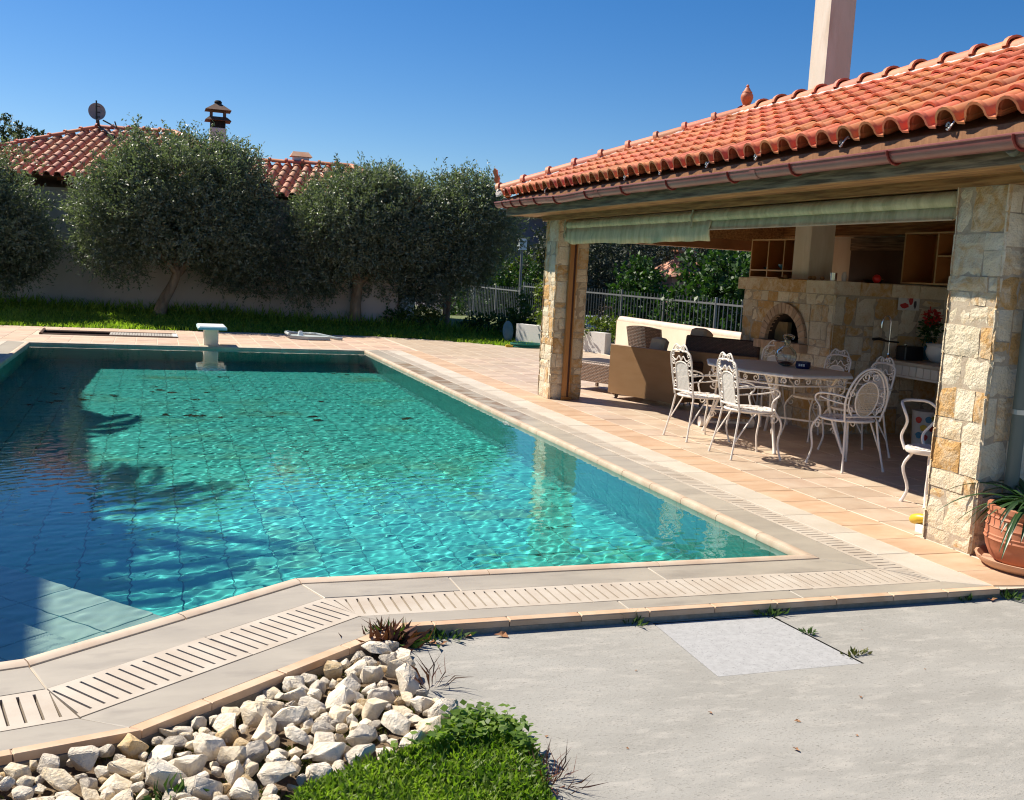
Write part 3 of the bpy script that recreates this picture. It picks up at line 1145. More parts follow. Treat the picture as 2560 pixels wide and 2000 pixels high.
PITCH_T = .233
EXPO = .31
tmesh = roof_tile_mesh()
def tile_slope(parent, frame, width, length, planes, name='roof_tile', limit=300, tmesh=tmesh, expo=EXPO, pitch=PITCH_T, start=.5):
    """planes: cutting planes in world space (clear the outer side)"""
    inv3 = frame.to_3x3()
    rest = MB(); cnt = 0
    rows = int(math.ceil(length / expo))
    q = frame.to_euler()
    Wp = WL.get(parent, Vector())
    for row in range(rows):
        for j in range(int(width / pitch)):
            lx, ly = (j + start) * pitch, row * expo - .005
            top = min(tmesh['len'] if 'len' in tmesh else .37, length - ly)
            if top < .1: continue
            mt = frame @ Matrix.Translation((lx, ly, .012)) @ Matrix.Rotation(rnd.uniform(-.013, .013), 4, 'Z')
            pts = [mt @ Vector(c) for c in ((-.08, 0, 0), (.16, 0, 0), (-.08, top, 0), (.16, top, 0))]
            me_ = tmesh
            crossing = False; gone = False
            for co, no in planes:
                s_ = [(p - co).dot(no) for p in pts]
                if min(s_) > 0: gone = True
                elif max(s_) > 0: crossing = True
            if gone: continue
            loc_planes = []
            if crossing or top < .36:
                im = mt.inverted()
                for co, no in planes:
                    loc_planes.append((im @ co, (im.to_3x3() @ no)))
                me_ = cut_mesh(tmesh, loc_planes + ([(Vector((0, top, 0)), Vector((0, 1, 0)))] if top < .36 else []))
                if me_ is None or len(me_.polygons) == 0: continue
            if cnt < limit:
                o = put(name, me_, parent)
                o.rotation_euler = mt.to_euler()
                o.location = mt.translation - Wp
                cnt += 1
            else:
                vv = [mt @ v.co for v in me_.vertices]
                rest.add(vv, [tuple(p.vertices) for p in me_.polygons])
    if rest.v:
        tag(rest.build(name + 's', M['terracotta'], parent, smooth=True), kind='stuff')


sv = Vector((1, 0, PIT_)).normalized()
slen = (RX - EX) / math.cos(math.atan(PIT_))
hipA = (Vector((EX, Y1, EZ)), Vector((1, 1, 0)).normalized())       # far hip, keep y + x small
hipB = (Vector((EX, Y0, EZ)), Vector((1, -1, 0)).normalized())
front = slope_frame(Vector((EX, Y1, EZ)), (0, -1, 0), sv)
# cut planes: far end (hip line from (EX,Y1) to (RX,RY1)) and near end
tile_slope(roof, front, Y1 - Y0, slen, [hipA, hipB], limit=320)
# the other slopes, not seen from the pool
back = slope_frame(Vector((BX, Y0, EZ)), (0, 1, 0), Vector((-1, 0, PIT_)))
tile_slope(roof, back, Y1 - Y0, slen, [(Vector((BX, Y1, EZ)), Vector((-1, 1, 0)).normalized()), (Vector((BX, Y0, EZ)), Vector((-1, -1, 0)).normalized())], limit=0)
endA = slope_frame(Vector((BX, Y1, EZ)), (-1, 0, 0), Vector((0, -1, PIT_)))
tile_slope(roof, endA, BX - EX, slen, [(Vector((EX, Y1, EZ)), Vector((-1, -1, 0)).normalized()), (Vector((BX, Y1, EZ)), Vector((1, -1, 0)).normalized())], limit=0)
endB = slope_frame(Vector((EX, Y0, EZ)), (1, 0, 0), Vector((0, 1, PIT_)))
tile_slope(roof, endB, BX - EX, slen, [(Vector((EX, Y0, EZ)), Vector((-1, 1, 0)).normalized()), (Vector((BX, Y0, EZ)), Vector((1, 1, 0)).normalized())], limit=0)

# ridge and hip caps
def cap_mesh(L=.44, r=.105):
    b = MB(); vs = []; n_ = 10
    rows = ((0, 1.16, .012), (.045, 1.16, .012), (.05, 1.0, .0), (L, .95, -.004))
    for v, s_, z in rows:
        for i in range(n_):
            th = math.pi * i / (n_ - 1)
            vs.append((-r * s_ * math.cos(th), v, r * s_ * math.sin(th) * .82 + z))
    fs = [(j * n_ + i, (j + 1) * n_ + i, (j + 1) * n_ + i + 1, j * n_ + i + 1) for j in range(3) for i in range(n_ - 1)]
    base = len(vs)
    for i in range(n_):
        th = math.pi * i / (n_ - 1)
        vs.append((-r * math.cos(th), 0, r * math.sin(th) * .80 + .008))
    fs += [(i, i + 1, base + i + 1, base + i) for i in range(n_ - 1)]
    b.add(vs, fs)
    return b.mesh('ridge_tile', M['terracotta'], smooth=True)
capm = cap_mesh()
def caps(parent, a, b, expo=.37, name='ridge_tile', lift=.03, me_=None):
    a, b = Vector(a), Vector(b)
    L = (b - a).length
    v = (b - a).normalized()
    u = v.cross(Vector((0, 0, 1))).normalized()
    m_ = Matrix((u, v, u.cross(v))).transposed().to_4x4()
    k = max(1, int(L / expo))
    for i in range(k):
        p = a + v * (i * L / k)
        o = put(name, me_ or capm, parent)
        o.rotation_euler = (m_ @ Matrix.Rotation(-.02, 4, 'X')).to_euler()
        o.location = p + u.cross(v) * lift - WL[parent]
caps(roof, (RX, RY0, RZ + .03), (RX, RY1 - .05, RZ + .03))
caps(roof, (EX, Y1, EZ + .05), (RX, RY1, RZ + .035))
caps(roof, (EX, Y0, EZ + .05), (RX, RY0, RZ + .035))
caps(roof, (BX, Y1, EZ + .05), (RX, RY1, RZ + .035))
caps(roof, (BX, Y0, EZ + .05), (RX, RY0, RZ + .035))

# lime mortar bedding below the caps
def mortar_strip(parent, a, b, side, up_, seed, wd=.09):
    a, b = Vector(a), Vector(b); L = (b - a).length; k = int(L / .045)
    rs_ = random.Random(seed)
    vs = []; fs = []
    side = Vector(side).normalized(); up_ = Vector(up_).normalized()
    for i in range(k + 1):
        p = a + (b - a) * i / k
        w1 = wd * (1 + .35 * mnoise.noise(Vector((i * .5, seed, 0))) + .3 * mnoise.noise(Vector((i * .17, seed, 3))))
        for s_, z in ((.04, .075), (.075, .055 + .014 * mnoise.noise(Vector((i * .9, seed, 1)))), (.10 + w1 * .35, .03), (.10 + w1 * .55, -.02)):
            vs.append(p + side * s_ + up_ * z)
    for i in range(k):
        for j in range(3):
            fs.append((i * 4 + j, i * 4 + j + 1, (i + 1) * 4 + j + 1, (i + 1) * 4 + j))
    b_ = MB(); b_.add(vs, fs)
    b_.build('mortar_bed', M['mortar_white'], parent, smooth='all')
nrm = Vector((-PIT_, 0, 1)).normalized()
mortar_strip(roof, (RX, RY0, RZ + .045), (RX, RY1, RZ + .05), -sv, nrm, 1, .15)
hv_ = (Vector((RX, RY1, RZ)) - Vector((EX, Y1, EZ))).normalized()
hs = hv_.cross(nrm).normalized()
if hs.y > 0: hs = -hs
mortar_strip(roof, (EX, Y1, EZ + .05), (RX, RY1, RZ + .05), hs, nrm, 5, .09)

# finials
fin = MB().lathe([(.035, 0), (.05, .01), (.05, .03), (.04, .045), (.062, .09), (.075, .13), (.072, .16), (.055, .19), (.06, .195), (.04, .215), (.028, .24), (.014, .255), (.02, .27), (.008, .285)], (RX, RY1 - .02, RZ + .10), 18)
fin.build('finial', M['terracotta'], roof, smooth=True)
ac = MB()
pr = [(0, -.10), (.04, -.11), (.035, -.04), (.07, .0), (.06, .06), (.09, .10), (.085, .15), (.11, .20), (.10, .26), (.06, .24), (.05, .18), (.02, .14), (.025, .06), (-.01, .02)]
for s_, yy in ((-1, -.016), (1, .016)):
    pass
k = len(pr)
dv = Vector((-.7, .7, 0))
sd = Vector((.7, .7, 0))
vs = [Vector((EX + .0, Y1 - .0, EZ + .12)) + dv * p[0] + Vector((0, 0, p[1])) - sd * .02 for p in pr] + [Vector((EX, Y1, EZ + .12)) + dv * p[0] + Vector((0, 0, p[1])) + sd * .02 for p in pr]
ac.add(vs, [tuple(range(k)), tuple(range(2 * k - 1, k - 1, -1))] + [(i, k + i, k + (i + 1) % k, (i + 1) % k) for i in range(k)])
ac.build('corner_ornament', M['terracotta'], roof)

# fascia boards, soffit, beams
FZ0, FZ1 = 2.33, 2.50
fx = 4.45
MB().box(fx - .02, Y0 + .09, FZ0, fx + .02, Y1 - .09, FZ1).build('fascia_board', M['wood_grey'], pav)
MB().box(fx + .022, Y1 - .13, FZ0 + .002, BX - .09, Y1 - .09, FZ1).build('fascia_board', M['wood_grey'], pav)
MB().box(fx + .022, Y0 + .09, FZ0 + .002, BX - .09, Y0 + .13, FZ1).build('fascia_board', M['wood_grey'], pav)
MB().box(BX - .13, Y0 + .132, FZ0, BX - .09, Y1 - .132, FZ1).build('fascia_board', M['wood_grey'], pav)
# soffit planks between fascia and beam
for i in range(3):
    x0 = fx + .023 + i * .115
    MB().box(x0, Y0 + .135, 2.338 + .001 * i, x0 + .112, Y1 - .135, 2.36).build('soffit_plank', M['wood_brown'], pav)
MB().box(4.80, Y0 + .4, 2.275, 5.02, Y1 - .5, 2.50).build('beam', M['wood_brown'], pav)
MB().box(5.022, 12.40, 2.055, 8.5, 12.58, 2.19).build('beam', M['wood_plank'], pav)
MB().box(5.022, 12.38, 2.192, 8.5, 12.60, 2.42).build('beam', M['wood_brown'], pav)
MB().box(8.24, Y0 + .4, 2.275, 8.46, Y1 - .5, 2.50).build('beam', M['wood_brown'], pav)
MB().box(5.022, 5.0, 2.275, 8.24, 5.2, 2.50).build('beam', M['wood_brown'], pav)
for i in range(9):                      # rafters seen from below
    y = 5.6 + i * .82
    b = MB()
    b.add([(5.03, y - .04, 2.50), (RX, y - .04, RZ - .26), (RX, y + .04, RZ - .26), (5.03, y + .04, 2.50), (5.03, y - .04, 2.78), (RX, y - .04, RZ - .12), (RX, y + .04, RZ - .12), (5.03, y + .04, 2.78)],
          [(3, 2, 1, 0), (0, 1, 5, 4), (1, 2, 6, 5), (2, 3, 7, 6), (3, 0, 4, 7)])
    b.build('rafter', M['wood_brown'], pav)
# pale bedding wedges under the pans along the eave
for j in range(int((Y1 - Y0) / PITCH_T)):
    y = Y1 - (j + 1.02) * PITCH_T
    b = MB()
    h = rnd.uniform(.03, .055)
    b.add([(EX + .05, y - .035, FZ1 - .01), (EX + .05, y + .035, FZ1 - .01), (EX + .05, y + .02, FZ1 + h), (EX + .05, y - .016, FZ1 + h * .8),
           (EX + .085, y - .035, FZ1 - .01), (EX + .085, y + .035, FZ1 - .01), (EX + .085, y + .02, FZ1 + h), (EX + .085, y - .016, FZ1 + h * .8)],
          [(3, 2, 1, 0), (4, 5, 6, 7), (0, 1, 5, 4), (1, 2, 6, 5), (2, 3, 7, 6), (3, 0, 4, 7)])
    b.build('bedding_wedge', M['mortar_white'], roof)

# gutter: half-round channel with brackets
def gz(y):
    t = (y - 4) / 9.3
    bulge = .035 * math.exp(-((y - 10.9) / .5) ** 2)
    return 2.462 + .040 * t - bulge * .5
gr_ = .062
gb = MB(); n_ = 9; vs = []; K = 60
for i in range(K + 1):
    y = Y0 - .1 + (Y1 + .12 - Y0) * i / K
    for rr_ in (gr_, gr_ - .006):
        for j in range(n_):
            th = math.pi + math.pi * j / (n_ - 1)
            vs.append((4.358 + rr_ * math.cos(th), y, gz(y) + rr_ * math.sin(th) * 1.15))
    # rolled front edge
for i in range(K):
    for j in range(n_ - 1):
        a = i * 2 * n_ + j; b_ = (i + 1) * 2 * n_ + j
        gb.f.append((a, a + 1, b_ + 1, b_)); gb.m.append(0)
        a += n_; b_ += n_
        gb.f.append((a, b_, b_ + 1, a + 1)); gb.m.append(0)
gb.v = vs
for e_ in (0, K):
    a = e_ * 2 * n_
    gb.f.append(tuple(a + j for j in (range(n_) if e_ else range(n_ - 1, -1, -1)))); gb.m.append(0)
gut = gb.build('gutter', M['gutter'], pav, smooth=True)
rim = MB(); rim.tube([(4.358 - gr_, Y0 - .1 + (Y1 + .12 - Y0) * i / K, gz(Y0 - .1 + (Y1 + .12 - Y0) * i / K)) for i in range(K + 1)], .008, 6)
rim.build('gutter_rim', M['gutter'], gut, smooth=True)
for y in (12.95, 12.6, 12.25, 11.75, 11.1, 10.2, 9.3, 8.35, 7.3, 6.45, 5.4, 4.4):
    b = MB()
    b.tube([(4.358 + (gr_ + .007) * math.cos(th), y, gz(y) + (gr_ + .007) * 1.15 * math.sin(th)) for th in [math.pi * (1 + k_ / 10) for k_ in range(11)]] + [(4.43, y, gz(y) + .01)], .0085, 6)
    b.build('gutter_bracket', M['bracket'], gut, smooth=True)
for y in (6.95, 9.9):
    b = MB(); vs = []
    for yy in (y - .04, y + .04):
        for j in range(n_):
            th = math.pi + math.pi * j / (n_ - 1)
            vs.append((4.358 + (gr_ + .004) * math.cos(th), yy, gz(y) + (gr_ + .004) * 1.15 * math.sin(th)))
    b.add(vs, [(j, j + 1, n_ + j + 1, n_ + j) for j in range(n_ - 1)])
    b.build('gutter_sleeve', M['gutter'], gut, smooth=True)
# wire clips hanging at the tile edge
M['wire'] = mat('galvanised_wire', (.5, .5, .48), .35, metal=.8)
for y in (11.55, 9.35, 8.6, 7.75, 7.0, 5.95, 4.95):
    b = MB()
    b.tube([(4.37 + .01 * math.sin(k_), y - .05 + .012 * k_, 2.60 + .022 * math.sin(k_ * .9) - .004 * k_) for k_ in range(9)], .006, 5)
    b.tube([(4.37, y + .03 + .018 * math.cos(k_ * .8), 2.575 + .022 * math.sin(k_ * .8)) for k_ in range(8)], .006, 5)
    b.build('wire_clip', M['wire'], gut)

column(4.80, 12.17, 5.25, 12.60, 2.28, 'far stone column with sunlit side standing beside the brown blind rail', 21, 5)
column(4.80, 4.90, 5.27, 5.34, 2.28, 'big near stone column standing beside the terracotta flower pot', 57, 9)
column(8.24, 12.17, 8.46, 12.60, 2.05, 'slim rear stone column at the back corner of the pavilion', 33, 3) if False else None

# chimney through the roof
ch = thing('chimney', 'tall plain cream plastered chimney rising above the pavilion roof', 'chimney', (7.27, 10.25, 1.68))
MB().bbox(7.09, 10.10, 1.69, 7.42, 10.42, 5.6, .008).build('shaft', M['plaster'], ch)
b = MB(); b.bbox(7.04, 10.05, 5.6, 7.47, 10.47, 5.68, .01); b.build('cap', M['plaster'], ch)
# ------------------------------------------------------------------ oven block
OX, OY0, OY1, OH = 7.0, 9.44, 11.30, 1.62
ov = thing('pizza_oven', 'stone clad wood oven with a brick arch mouth inside the pavilion', 'oven', (7.6, 10.35, 0))
AC, AR, AZ = 10.345, .345, .955            # arch centre, inner radius, springing height
AH = .33                                   # rise of the arch
def arch(r, h, n_=18):
    return [(AC + r * math.cos(math.pi * i / n_), AZ + h * math.sin(math.pi * i / n_)) for i in range(n_ + 1)]
# mortar face with the mouth cut out, and the dark vault behind
i_ = .018
outer = [(OY0 + i_, 0), (OY1 - i_, 0), (OY1 - i_, OH), (OY0 + i_, OH)]
hole = arch(AR, AH)
polys = [[Vector((p[0], p[1], 0)) for p in outer], [Vector((p[0], p[1], 0)) for p in hole]]
flat = [p for q in polys for p in q]
core = MB()
fs = []
for t in tessellate_polygon(polys):
    a, c, d = (flat[k] for k in t)
    cr = (c.x - a.x) * (d.y - a.y) - (c.y - a.y) * (d.x - a.x)
    fs.append(tuple(t) if cr < 0 else tuple(reversed(t)))
core.add([(OX + i_, p.x, p.y) for p in flat], fs)
X1 = 8.5
core.add([(OX + i_, OY0 + i_, 0), (X1, OY0 + i_, 0), (X1, OY0 + i_, OH), (OX + i_, OY0 + i_, OH), (OX + i_, OY1 - i_, 0), (X1, OY1 - i_, 0), (X1, OY1 - i_, OH), (OX + i_, OY1 - i_, OH)],
         [(0, 1, 2, 3), (7, 6, 5, 4), (1, 5, 6, 2), (3, 2, 6, 7)])
core.build('core', M['mortar'], ov)
M['soot'] = mat('sooty_brick', (.05, .035, .025), .9, (.10, .06, .04), 8, bump=.4)
M['soot_back'] = mat('yellow_fire_brick', (.30, .20, .09), .9, (.2, .13, .06), 9)
va = MB(); k = len(hole)
va.add([(OX + i_, p[0], p[1]) for p in hole] + [(OX + .75, p[0], p[1]) for p in hole], [(j, k + j, k + j + 1, j + 1) for j in range(k - 1)] + [(k - 1, 2 * k - 1, k, 0)] + [tuple(range(k, 2 * k))])
va.build('vault', M['soot'], ov)
MB().box(OX + .10, AC + .08, AZ + .002, OX + .16, AC + .33, AZ + .22).build('oven_door', M['soot_back'], ov)
# brick ring
nb = 17
for j in range(nb):
    t0, t1 = math.pi * j / nb + .012, math.pi * (j + 1) / nb - .012
    r0, r1 = (AR, AH), (AR + .118, AH + .118)
    q = []
    for tt in (t0, t1):
        q.append((AC + r0[0] * math.cos(tt), AZ + r0[1] * math.sin(tt)))
        q.append((AC + r1[0] * math.cos(tt), AZ + r1[1] * math.sin(tt)))
    b = MB()
    vs = [(OX - .030, q[k_][0], q[k_][1]) for k_ in (0, 1, 3, 2)] + [(OX + .05, q[k_][0], q[k_][1]) for k_ in (0, 1, 3, 2)]
    b.add(vs, [(0, 1, 2, 3), (0, 4, 5, 1), (1, 5, 6, 2), (2, 6, 7, 3), (3, 7, 4, 0)])
    b.build('brick', M['brick'], ov)
rg = MB(); ra, rb_ = arch(AR + .004, AH + .004), arch(AR + .112, AH + .112)
k = len(ra)
rg.add([(OX - .022, p[0], p[1]) for p in ra] + [(OX - .022, p[0], p[1]) for p in rb_], [(j, j + 1, k + j + 1, k + j) for j in range(k - 1)])
rg.build('ring_mortar', M['mortar'], ov)
# hearth shelf of upright bricks
for j in range(17):
    y = AC - .475 + j * .0557
    MB().box(OX - .10, y + .002, .855, OX + .02, y + .0537, .952).build('brick', M['brick'], ov)
# stones round the arch: grid of rectangles with the arch box left out
A0, A1, AT = AC - .475, AC + .475, AZ + AH + .13
rs_ = random.Random(91)
def oface(z0, z1, y0, y1, mx=.36):
    # local x runs along -Y from OY1
    for r_ in partition(OY1 - y1, z0, OY1 - y0, z1, rs_, .10 if z1 - z0 > .2 else .15, mx):
        stone(ov, (OX + i_, OY1, 0), (0, -1, 0), (0, 0, 1), (-1, 0, 0), r_, rs_, res=4)
oface(0, .85, OY0, OY1, .4)
oface(.85, AT, A1, OY1); oface(.85, AT, OY0, A0)
oface(AT, 1.535, OY0, OY1, .30)
# spandrel stones that follow the arch
for s_ in (-1, 1):
    pts = [(AC + s_ * .47, AT)]
    arc = [(AC + s_ * (AR + .125) * math.cos(math.pi / 2 * j / 8), AZ + (AH + .122) * math.sin(math.pi / 2 * j / 8)) for j in range(9)]
    for seg in ((0, 3), (3, 5), (5, 8)):
        b = MB(); kk = arc[seg[0]:seg[1] + 1]
        if seg == (0, 3): corner = [(AC + s_ * .47, kk[-1][1])]
        elif seg == (3, 5): corner = [(AC + s_ * .47, AT - .006), (AC + s_ * .47, arc[3][1] + .01)]
        else: corner = [(arc[8][0], AT - .006), (arc[5][0], AT - .006)]
        if seg == (3, 5): corner = [(arc[5][0] - s_ * -.006, AT - .006), (AC + s_ * .47, AT - .006), (AC + s_ * .47, arc[3][1] + .008)]
        poly = kk + corner
        n_ = len(poly)
        b.add([(OX + .004, p[0], p[1]) for p in poly] + [(OX + .02, p[0], p[1]) for p in poly], [tuple(range(n_)), tuple(range(n_ - 1, -1, -1))][:1] + [(j, (j + 1) % n_, n_ + (j + 1) % n_, n_ + j) for j in range(n_)])
        b.build('stone', M['stone'], ov)
rs_ = random.Random(17)
for r_ in partition(0, 0, 1.5, .82, rs_, .1, .4) + partition(0, .82, 1.5, 1.52, rs_, .1, .4):
    stone(ov, (OX, OY0 + i_, 0), (1, 0, 0), (0, 0, 1), (0, -1, 0), r_, rs_, res=4)
# capping course
for y0, y1 in ((9.40, 9.92), (9.92, 10.4), (10.4, 10.87), (10.87, 11.36)):
    b = MB(); b.bbox(OX - .045, y0 + .003, 1.54, OX + .30, y1 - .003, 1.685, .006)
    b.build('cap_stone', M['stone'], ov)
for x0, x1 in ((7.3, 7.72), (7.72, 8.1), (8.1, 8.5)):
    b = MB(); b.bbox(x0 + .003, 9.40, 1.54, x1 - .003, 9.72, 1.684, .006)
    b.build('cap_stone', M['stone'], ov)
MB().box(7.28, 9.7, 1.60, 8.5, 11.3, 1.68).build('worktop', M['mortar'], ov)

# ------------------------------------------------------------------ back wall, counter, shelves
M['dark_panel'] = mat('dark_panel', (.055, .04, .028), .35, (.12, .08, .05), 2.5, lo=.3, hi=.75, bump=.05)
bwll = thing('kitchen_wall', 'dark brown back wall of the outdoor kitchen behind the shelves', 'wall', (8.56, 8.1, 0))
MB().box(8.50, 4.95, 0, 8.64, 12.15, 2.56).build('wall', M['plaster'], bwll)
MB().box(8.485, 8.2, 1.70, 8.499, 11.2, 2.20).build('dark_panel', M['dark_panel'], bwll)
MB().box(8.47, 5.2, 2.10, 8.484, 11.2, 2.26).build('wall_beam', M['wood_grey'], bwll)

M['tile_white'] = mat('white_tile', (.62, .60, .54), .3, rv=.04)
M['slab_cream'] = mat('cream_worktop', (.50, .45, .36), .35, (.42, .37, .29), 9)
ct = thing('kitchen_counter', 'tiled kitchen counter with white edge tiles against the stone wall', 'counter', (8.05, 7.4, 0))
CX = 7.60
b = MB(); b.bbox(CX, 5.2, .83, 8.49, 9.42, .865, .006); b.build('worktop', M['slab_cream'], ct)
MB().box(CX + .01, 5.2, .70, CX + .06, 9.42, .828).build('edge_board', M['grout'], ct)
for j in range(38):
    y = 9.41 - j * .108
    if y < 5.3: break
    MB().bbox(0, 0, 0, .1, .098, .009, .002, mat=Matrix.Translation((CX + .009, y - .1, .722)) @ Matrix(((0, 0, -1, 0), (0, 1, 0, 0), (1, 0, 0, 0), (0, 0, 0, 1)))).build('edge_tile', M['tile_white'], ct)
MB().box(CX - .006, 5.2, .695, CX + .062, 9.42, .718).build('edge_strip', M['tile_white'], ct)
for y in (8.15, 6.6):
    MB().box(CX + .02, y - .08, 0, 8.48, y + .08, .694).build('support', M['plaster'], ct)

M['cabinet'] = mat('orange_cabinet_wood', (.34, .13, .035), .5, (.42, .18, .055), 4, stretch=(1, 6, 1))
M['cab_edge'] = mat('light_edge_wood', (.55, .38, .19), .5)
def shelf_unit(label, x, y0, y1, z0, z1, divs, mids, dep=.32):
    s = thing('shelf_unit', label, 'shelf', (x + dep / 2, (y0 + y1) / 2, z0))
    t = .018
    MB().box(x + dep - .012, y0, z0, x + dep, y1, z1).build('back_panel', M['cabinet'], s)
    for z in (z0, z1 - t):
        MB().box(x + .002, y0, z, x + dep - .014, y1, z + t, ).build('shelf', M['cabinet'], s)
        MB().box(x - .004, y0, z, x + .0015, y1, z + t).build('edge_strip', M['cab_edge'], s)
    for y in [y0] + divs + [y1 - t]:
        MB().box(x + .003, y, z0 + t + .001, x + dep - .014, y + t, z1 - t - .001).build('side_panel', M['cabinet'], s)
        MB().box(x - .003, y, z0 + t + .001, x + .002, y + t, z1 - t - .001).build('edge_strip', M['cab_edge'], s)
    for (ya, yb, z) in mids:
        MB().box(x + .004, ya, z, x + dep - .014, yb, z + t).build('shelf', M['cabinet'], s)
        MB().box(x - .002, ya, z, x + .003, yb, z + t).build('edge_strip', M['cab_edge'], s)
    return s
shelf_unit('orange wood cubby shelf holding blue plates left of the chimney', 7.6, 11.02, 12.14, 1.69, 2.20, [11.72, 11.36], [(11.04, 12.12, 1.785)])
shelf_unit('tall orange wood cupboard carcass on the worktop right of the chimney', 8.0, 8.55, 9.62, 1.70, 2.27, [9.08], [(8.57, 9.07, 2.0)], .42)

# blue plates, pans and jars
M['blue'] = mat('blue_glaze', (.03, .20, .34), .25)
M['blue2'] = mat('pale_blue_glaze', (.25, .45, .55), .25)
M['chrome'] = mat('chrome', (.75, .75, .75), .12, metal=1)
M['red'] = mat('red_plastic', (.5, .015, .012), .35)
M['black_pl'] = mat('black_plastic', (.012, .012, .013), .35)
M['white_ceramic'] = mat('white_ceramic', (.66, .65, .62), .3)
def plate_stack(y, n_, m, label, r=.085):
    b = MB(); z = 0
    for i in range(n_):
        b.lathe([(r * .5, z), (r * .95, z + .012), (r, z + .014), (r * .5, z + .006)], (7.72, y, 1.806), 18)
        z += .009
    tag(b.build('plate_stack', m, smooth=True), label, 'plates')
plate_stack(11.86, 3, M['blue'], 'dark blue plates stacked in the first cubby of the shelf')
plate_stack(11.80, 1, M['blue2'], 'single pale blue plate lying in the first cubby') if False else None
b = MB(); b.lathe([(.05, 0), (.08, .03), (.10, .07), (.095, .07), (.07, .03), (.04, .01)], (7.74, 11.52, 1.806), 20)
tag(b.build('bowl', M['blue'], smooth=True), 'wide teal bowl in the middle cubby of the shelf', 'bowl')
b = MB(); b.lathe([(.03, 0), (.045, .02), (.045, .06), (.04, .06), (.038, .02)], (7.72, 11.2, 1.806), 16)
tag(b.build('cup', M['blue2'], smooth=True), 'small pale blue cup in the cubby beside the chimney', 'cup')
items = [('mug', 'grey metal mug on the oven top right of the chimney', 'mug', M['chrome'], (7.16, 9.72), [(.04, 0), (.042, .09), (.038, .09), (.036, .01)]),
         ('jar', 'clear small jar on the oven top near the mug', 'jar', M['white_ceramic'], (7.2, 9.58), [(.025, 0), (.03, .06), (.02, .08), (.018, .1)]),
         ('frying_pan', 'black frying pan lying on the oven top', 'pan', M['black_pl'], (7.62, 9.62), [(.09, 0), (.12, .035), (.115, .035), (.085, .008)]),
         ('red_ball', 'bright red ball on the oven top below the cupboard', 'ball', M['red'], (7.55, 9.47), [(.0, 0), (.025, .005), (.042, .025), (.048, .048), (.042, .07), (.025, .09), (.004, .096)]),
         ('ashtray', 'brown dish of nuts on the oven top left of the chimney', 'dish', M['wood_brown'], (7.12, 10.62), [(.05, 0), (.09, .02), (.085, .022), (.05, .008)])]
for nm, lb_, ct_, m_, (x, y), prof in items:
    b = MB(); b.lathe(prof, (x, y, 1.686), 16)
    tag(b.build(nm, m_, smooth=True), lb_, ct_)
# fruit-like lumps left on the oven top
M['nut'] = mat('walnut', (.30, .17, .07), .8, (.4, .26, .12), 30)
for i, (x, y) in enumerate(((7.07, 10.28 - .26), (7.1, 10.0), (7.06, 9.93), (7.12, 9.86), (7.07, 10.5), (7.1, 10.56))):
    b = MB(); b.lathe([(.0, 0), (.018, .006), (.026, .022), (.018, .04), (.003, .046)], (x, y, 1.686), 10)
    tag(b.build('walnut', M['nut'], smooth=True), 'small brown walnut lying on the oven top beside the chimney', 'walnut', 'walnuts on the oven top')

# tap, radio, white bowl, flowers, poster
tp = thing('tap', 'tall chrome swan neck tap rising from the counter', 'tap', (7.66, 9.30, .865))
b = MB(); b.tube([(7.66, 9.30, .865)] + [(7.66, 9.30, 1.25)] + [(7.66 - .06 * (1 - math.cos(a)), 9.30, 1.25 + .09 * math.sin(a)) for a in [k_ * math.pi / 8 for k_ in range(1, 9)]] + [(7.54, 9.30, 1.20)], .011, 10)
b.build('spout', M['chrome'], tp, smooth=True)
b = MB(); b.lathe([(.03, 0), (.03, .015), (.018, .03), (.016, .06)], (7.66, 9.30, .865), 14); b.build('base', M['chrome'], tp, smooth=True)
b = MB(); b.tube([(7.45, 9.30, 1.075), (7.52, 9.30, 1.085), (7.62, 9.30, 1.06), (7.78, 9.30, 1.05)], [.03, .035, .022, .02], 8, flat=.5); b.build('soap_dish', M['black_pl'], tp, smooth=True)
rd_ = thing('radio', 'black box radio standing on the counter behind the white bowl', 'radio', (7.86, 9.2, .866))
b = MB(); b.bbox(7.74, 9.12, .866, 7.99, 9.28, 1.02, .012); b.build('case', M['black_pl'], rd_)
b = MB(); b.lathe([(.012, 0), (.014, .02)], (7.8, 9.2, 1.02), 10); b.build('knob', M['chrome'], rd_)
b = MB(); b.lathe([(.05, 0), (.09, .02), (.13, .07), (.145, .12), (.13, .17), (.15, .20), (.14, .20), (.12, .16), (.12, .1), (.06, .03)], (8.0, 8.9, .866), 22, fn=lambda th, z: 1 + (.06 * math.sin(th * 7) if z > .1 else 0))
tag(b.build('shell_bowl', M['white_ceramic'], smooth=True), 'white scalloped ceramic bowl on the counter', 'bowl')
fl = thing('flower_vase', 'vase with red flowers standing at the counter wall', 'vase', (8.2, 9.3, .866))
b = MB(); b.lathe([(.04, 0), (.06, .05), (.05, .14), (.03, .18), (.04, .2)], (8.2, 9.3, .866), 14); b.build('vase', M['blue'], fl, smooth=True)
M['petal'] = leafmat('red_petal', (.42, .012, .015), (.6, .04, .03), .6, .2)
M['leafgreen'] = leafmat('glossy_leaf', (.012, .05, .010), (.05, .13, .03), .32, .22)
put('petals', crown_mesh('petals', [(0, 0, .46, .07, .07, .06)], M['petal'], 60, 4, .03, .04, .014, 3), fl)
put('leaves', crown_mesh('leaves', [(0, 0, .32, .07, .07, .11)], M['leafgreen'], 70, 4, .05, .06, .012, 4), fl)

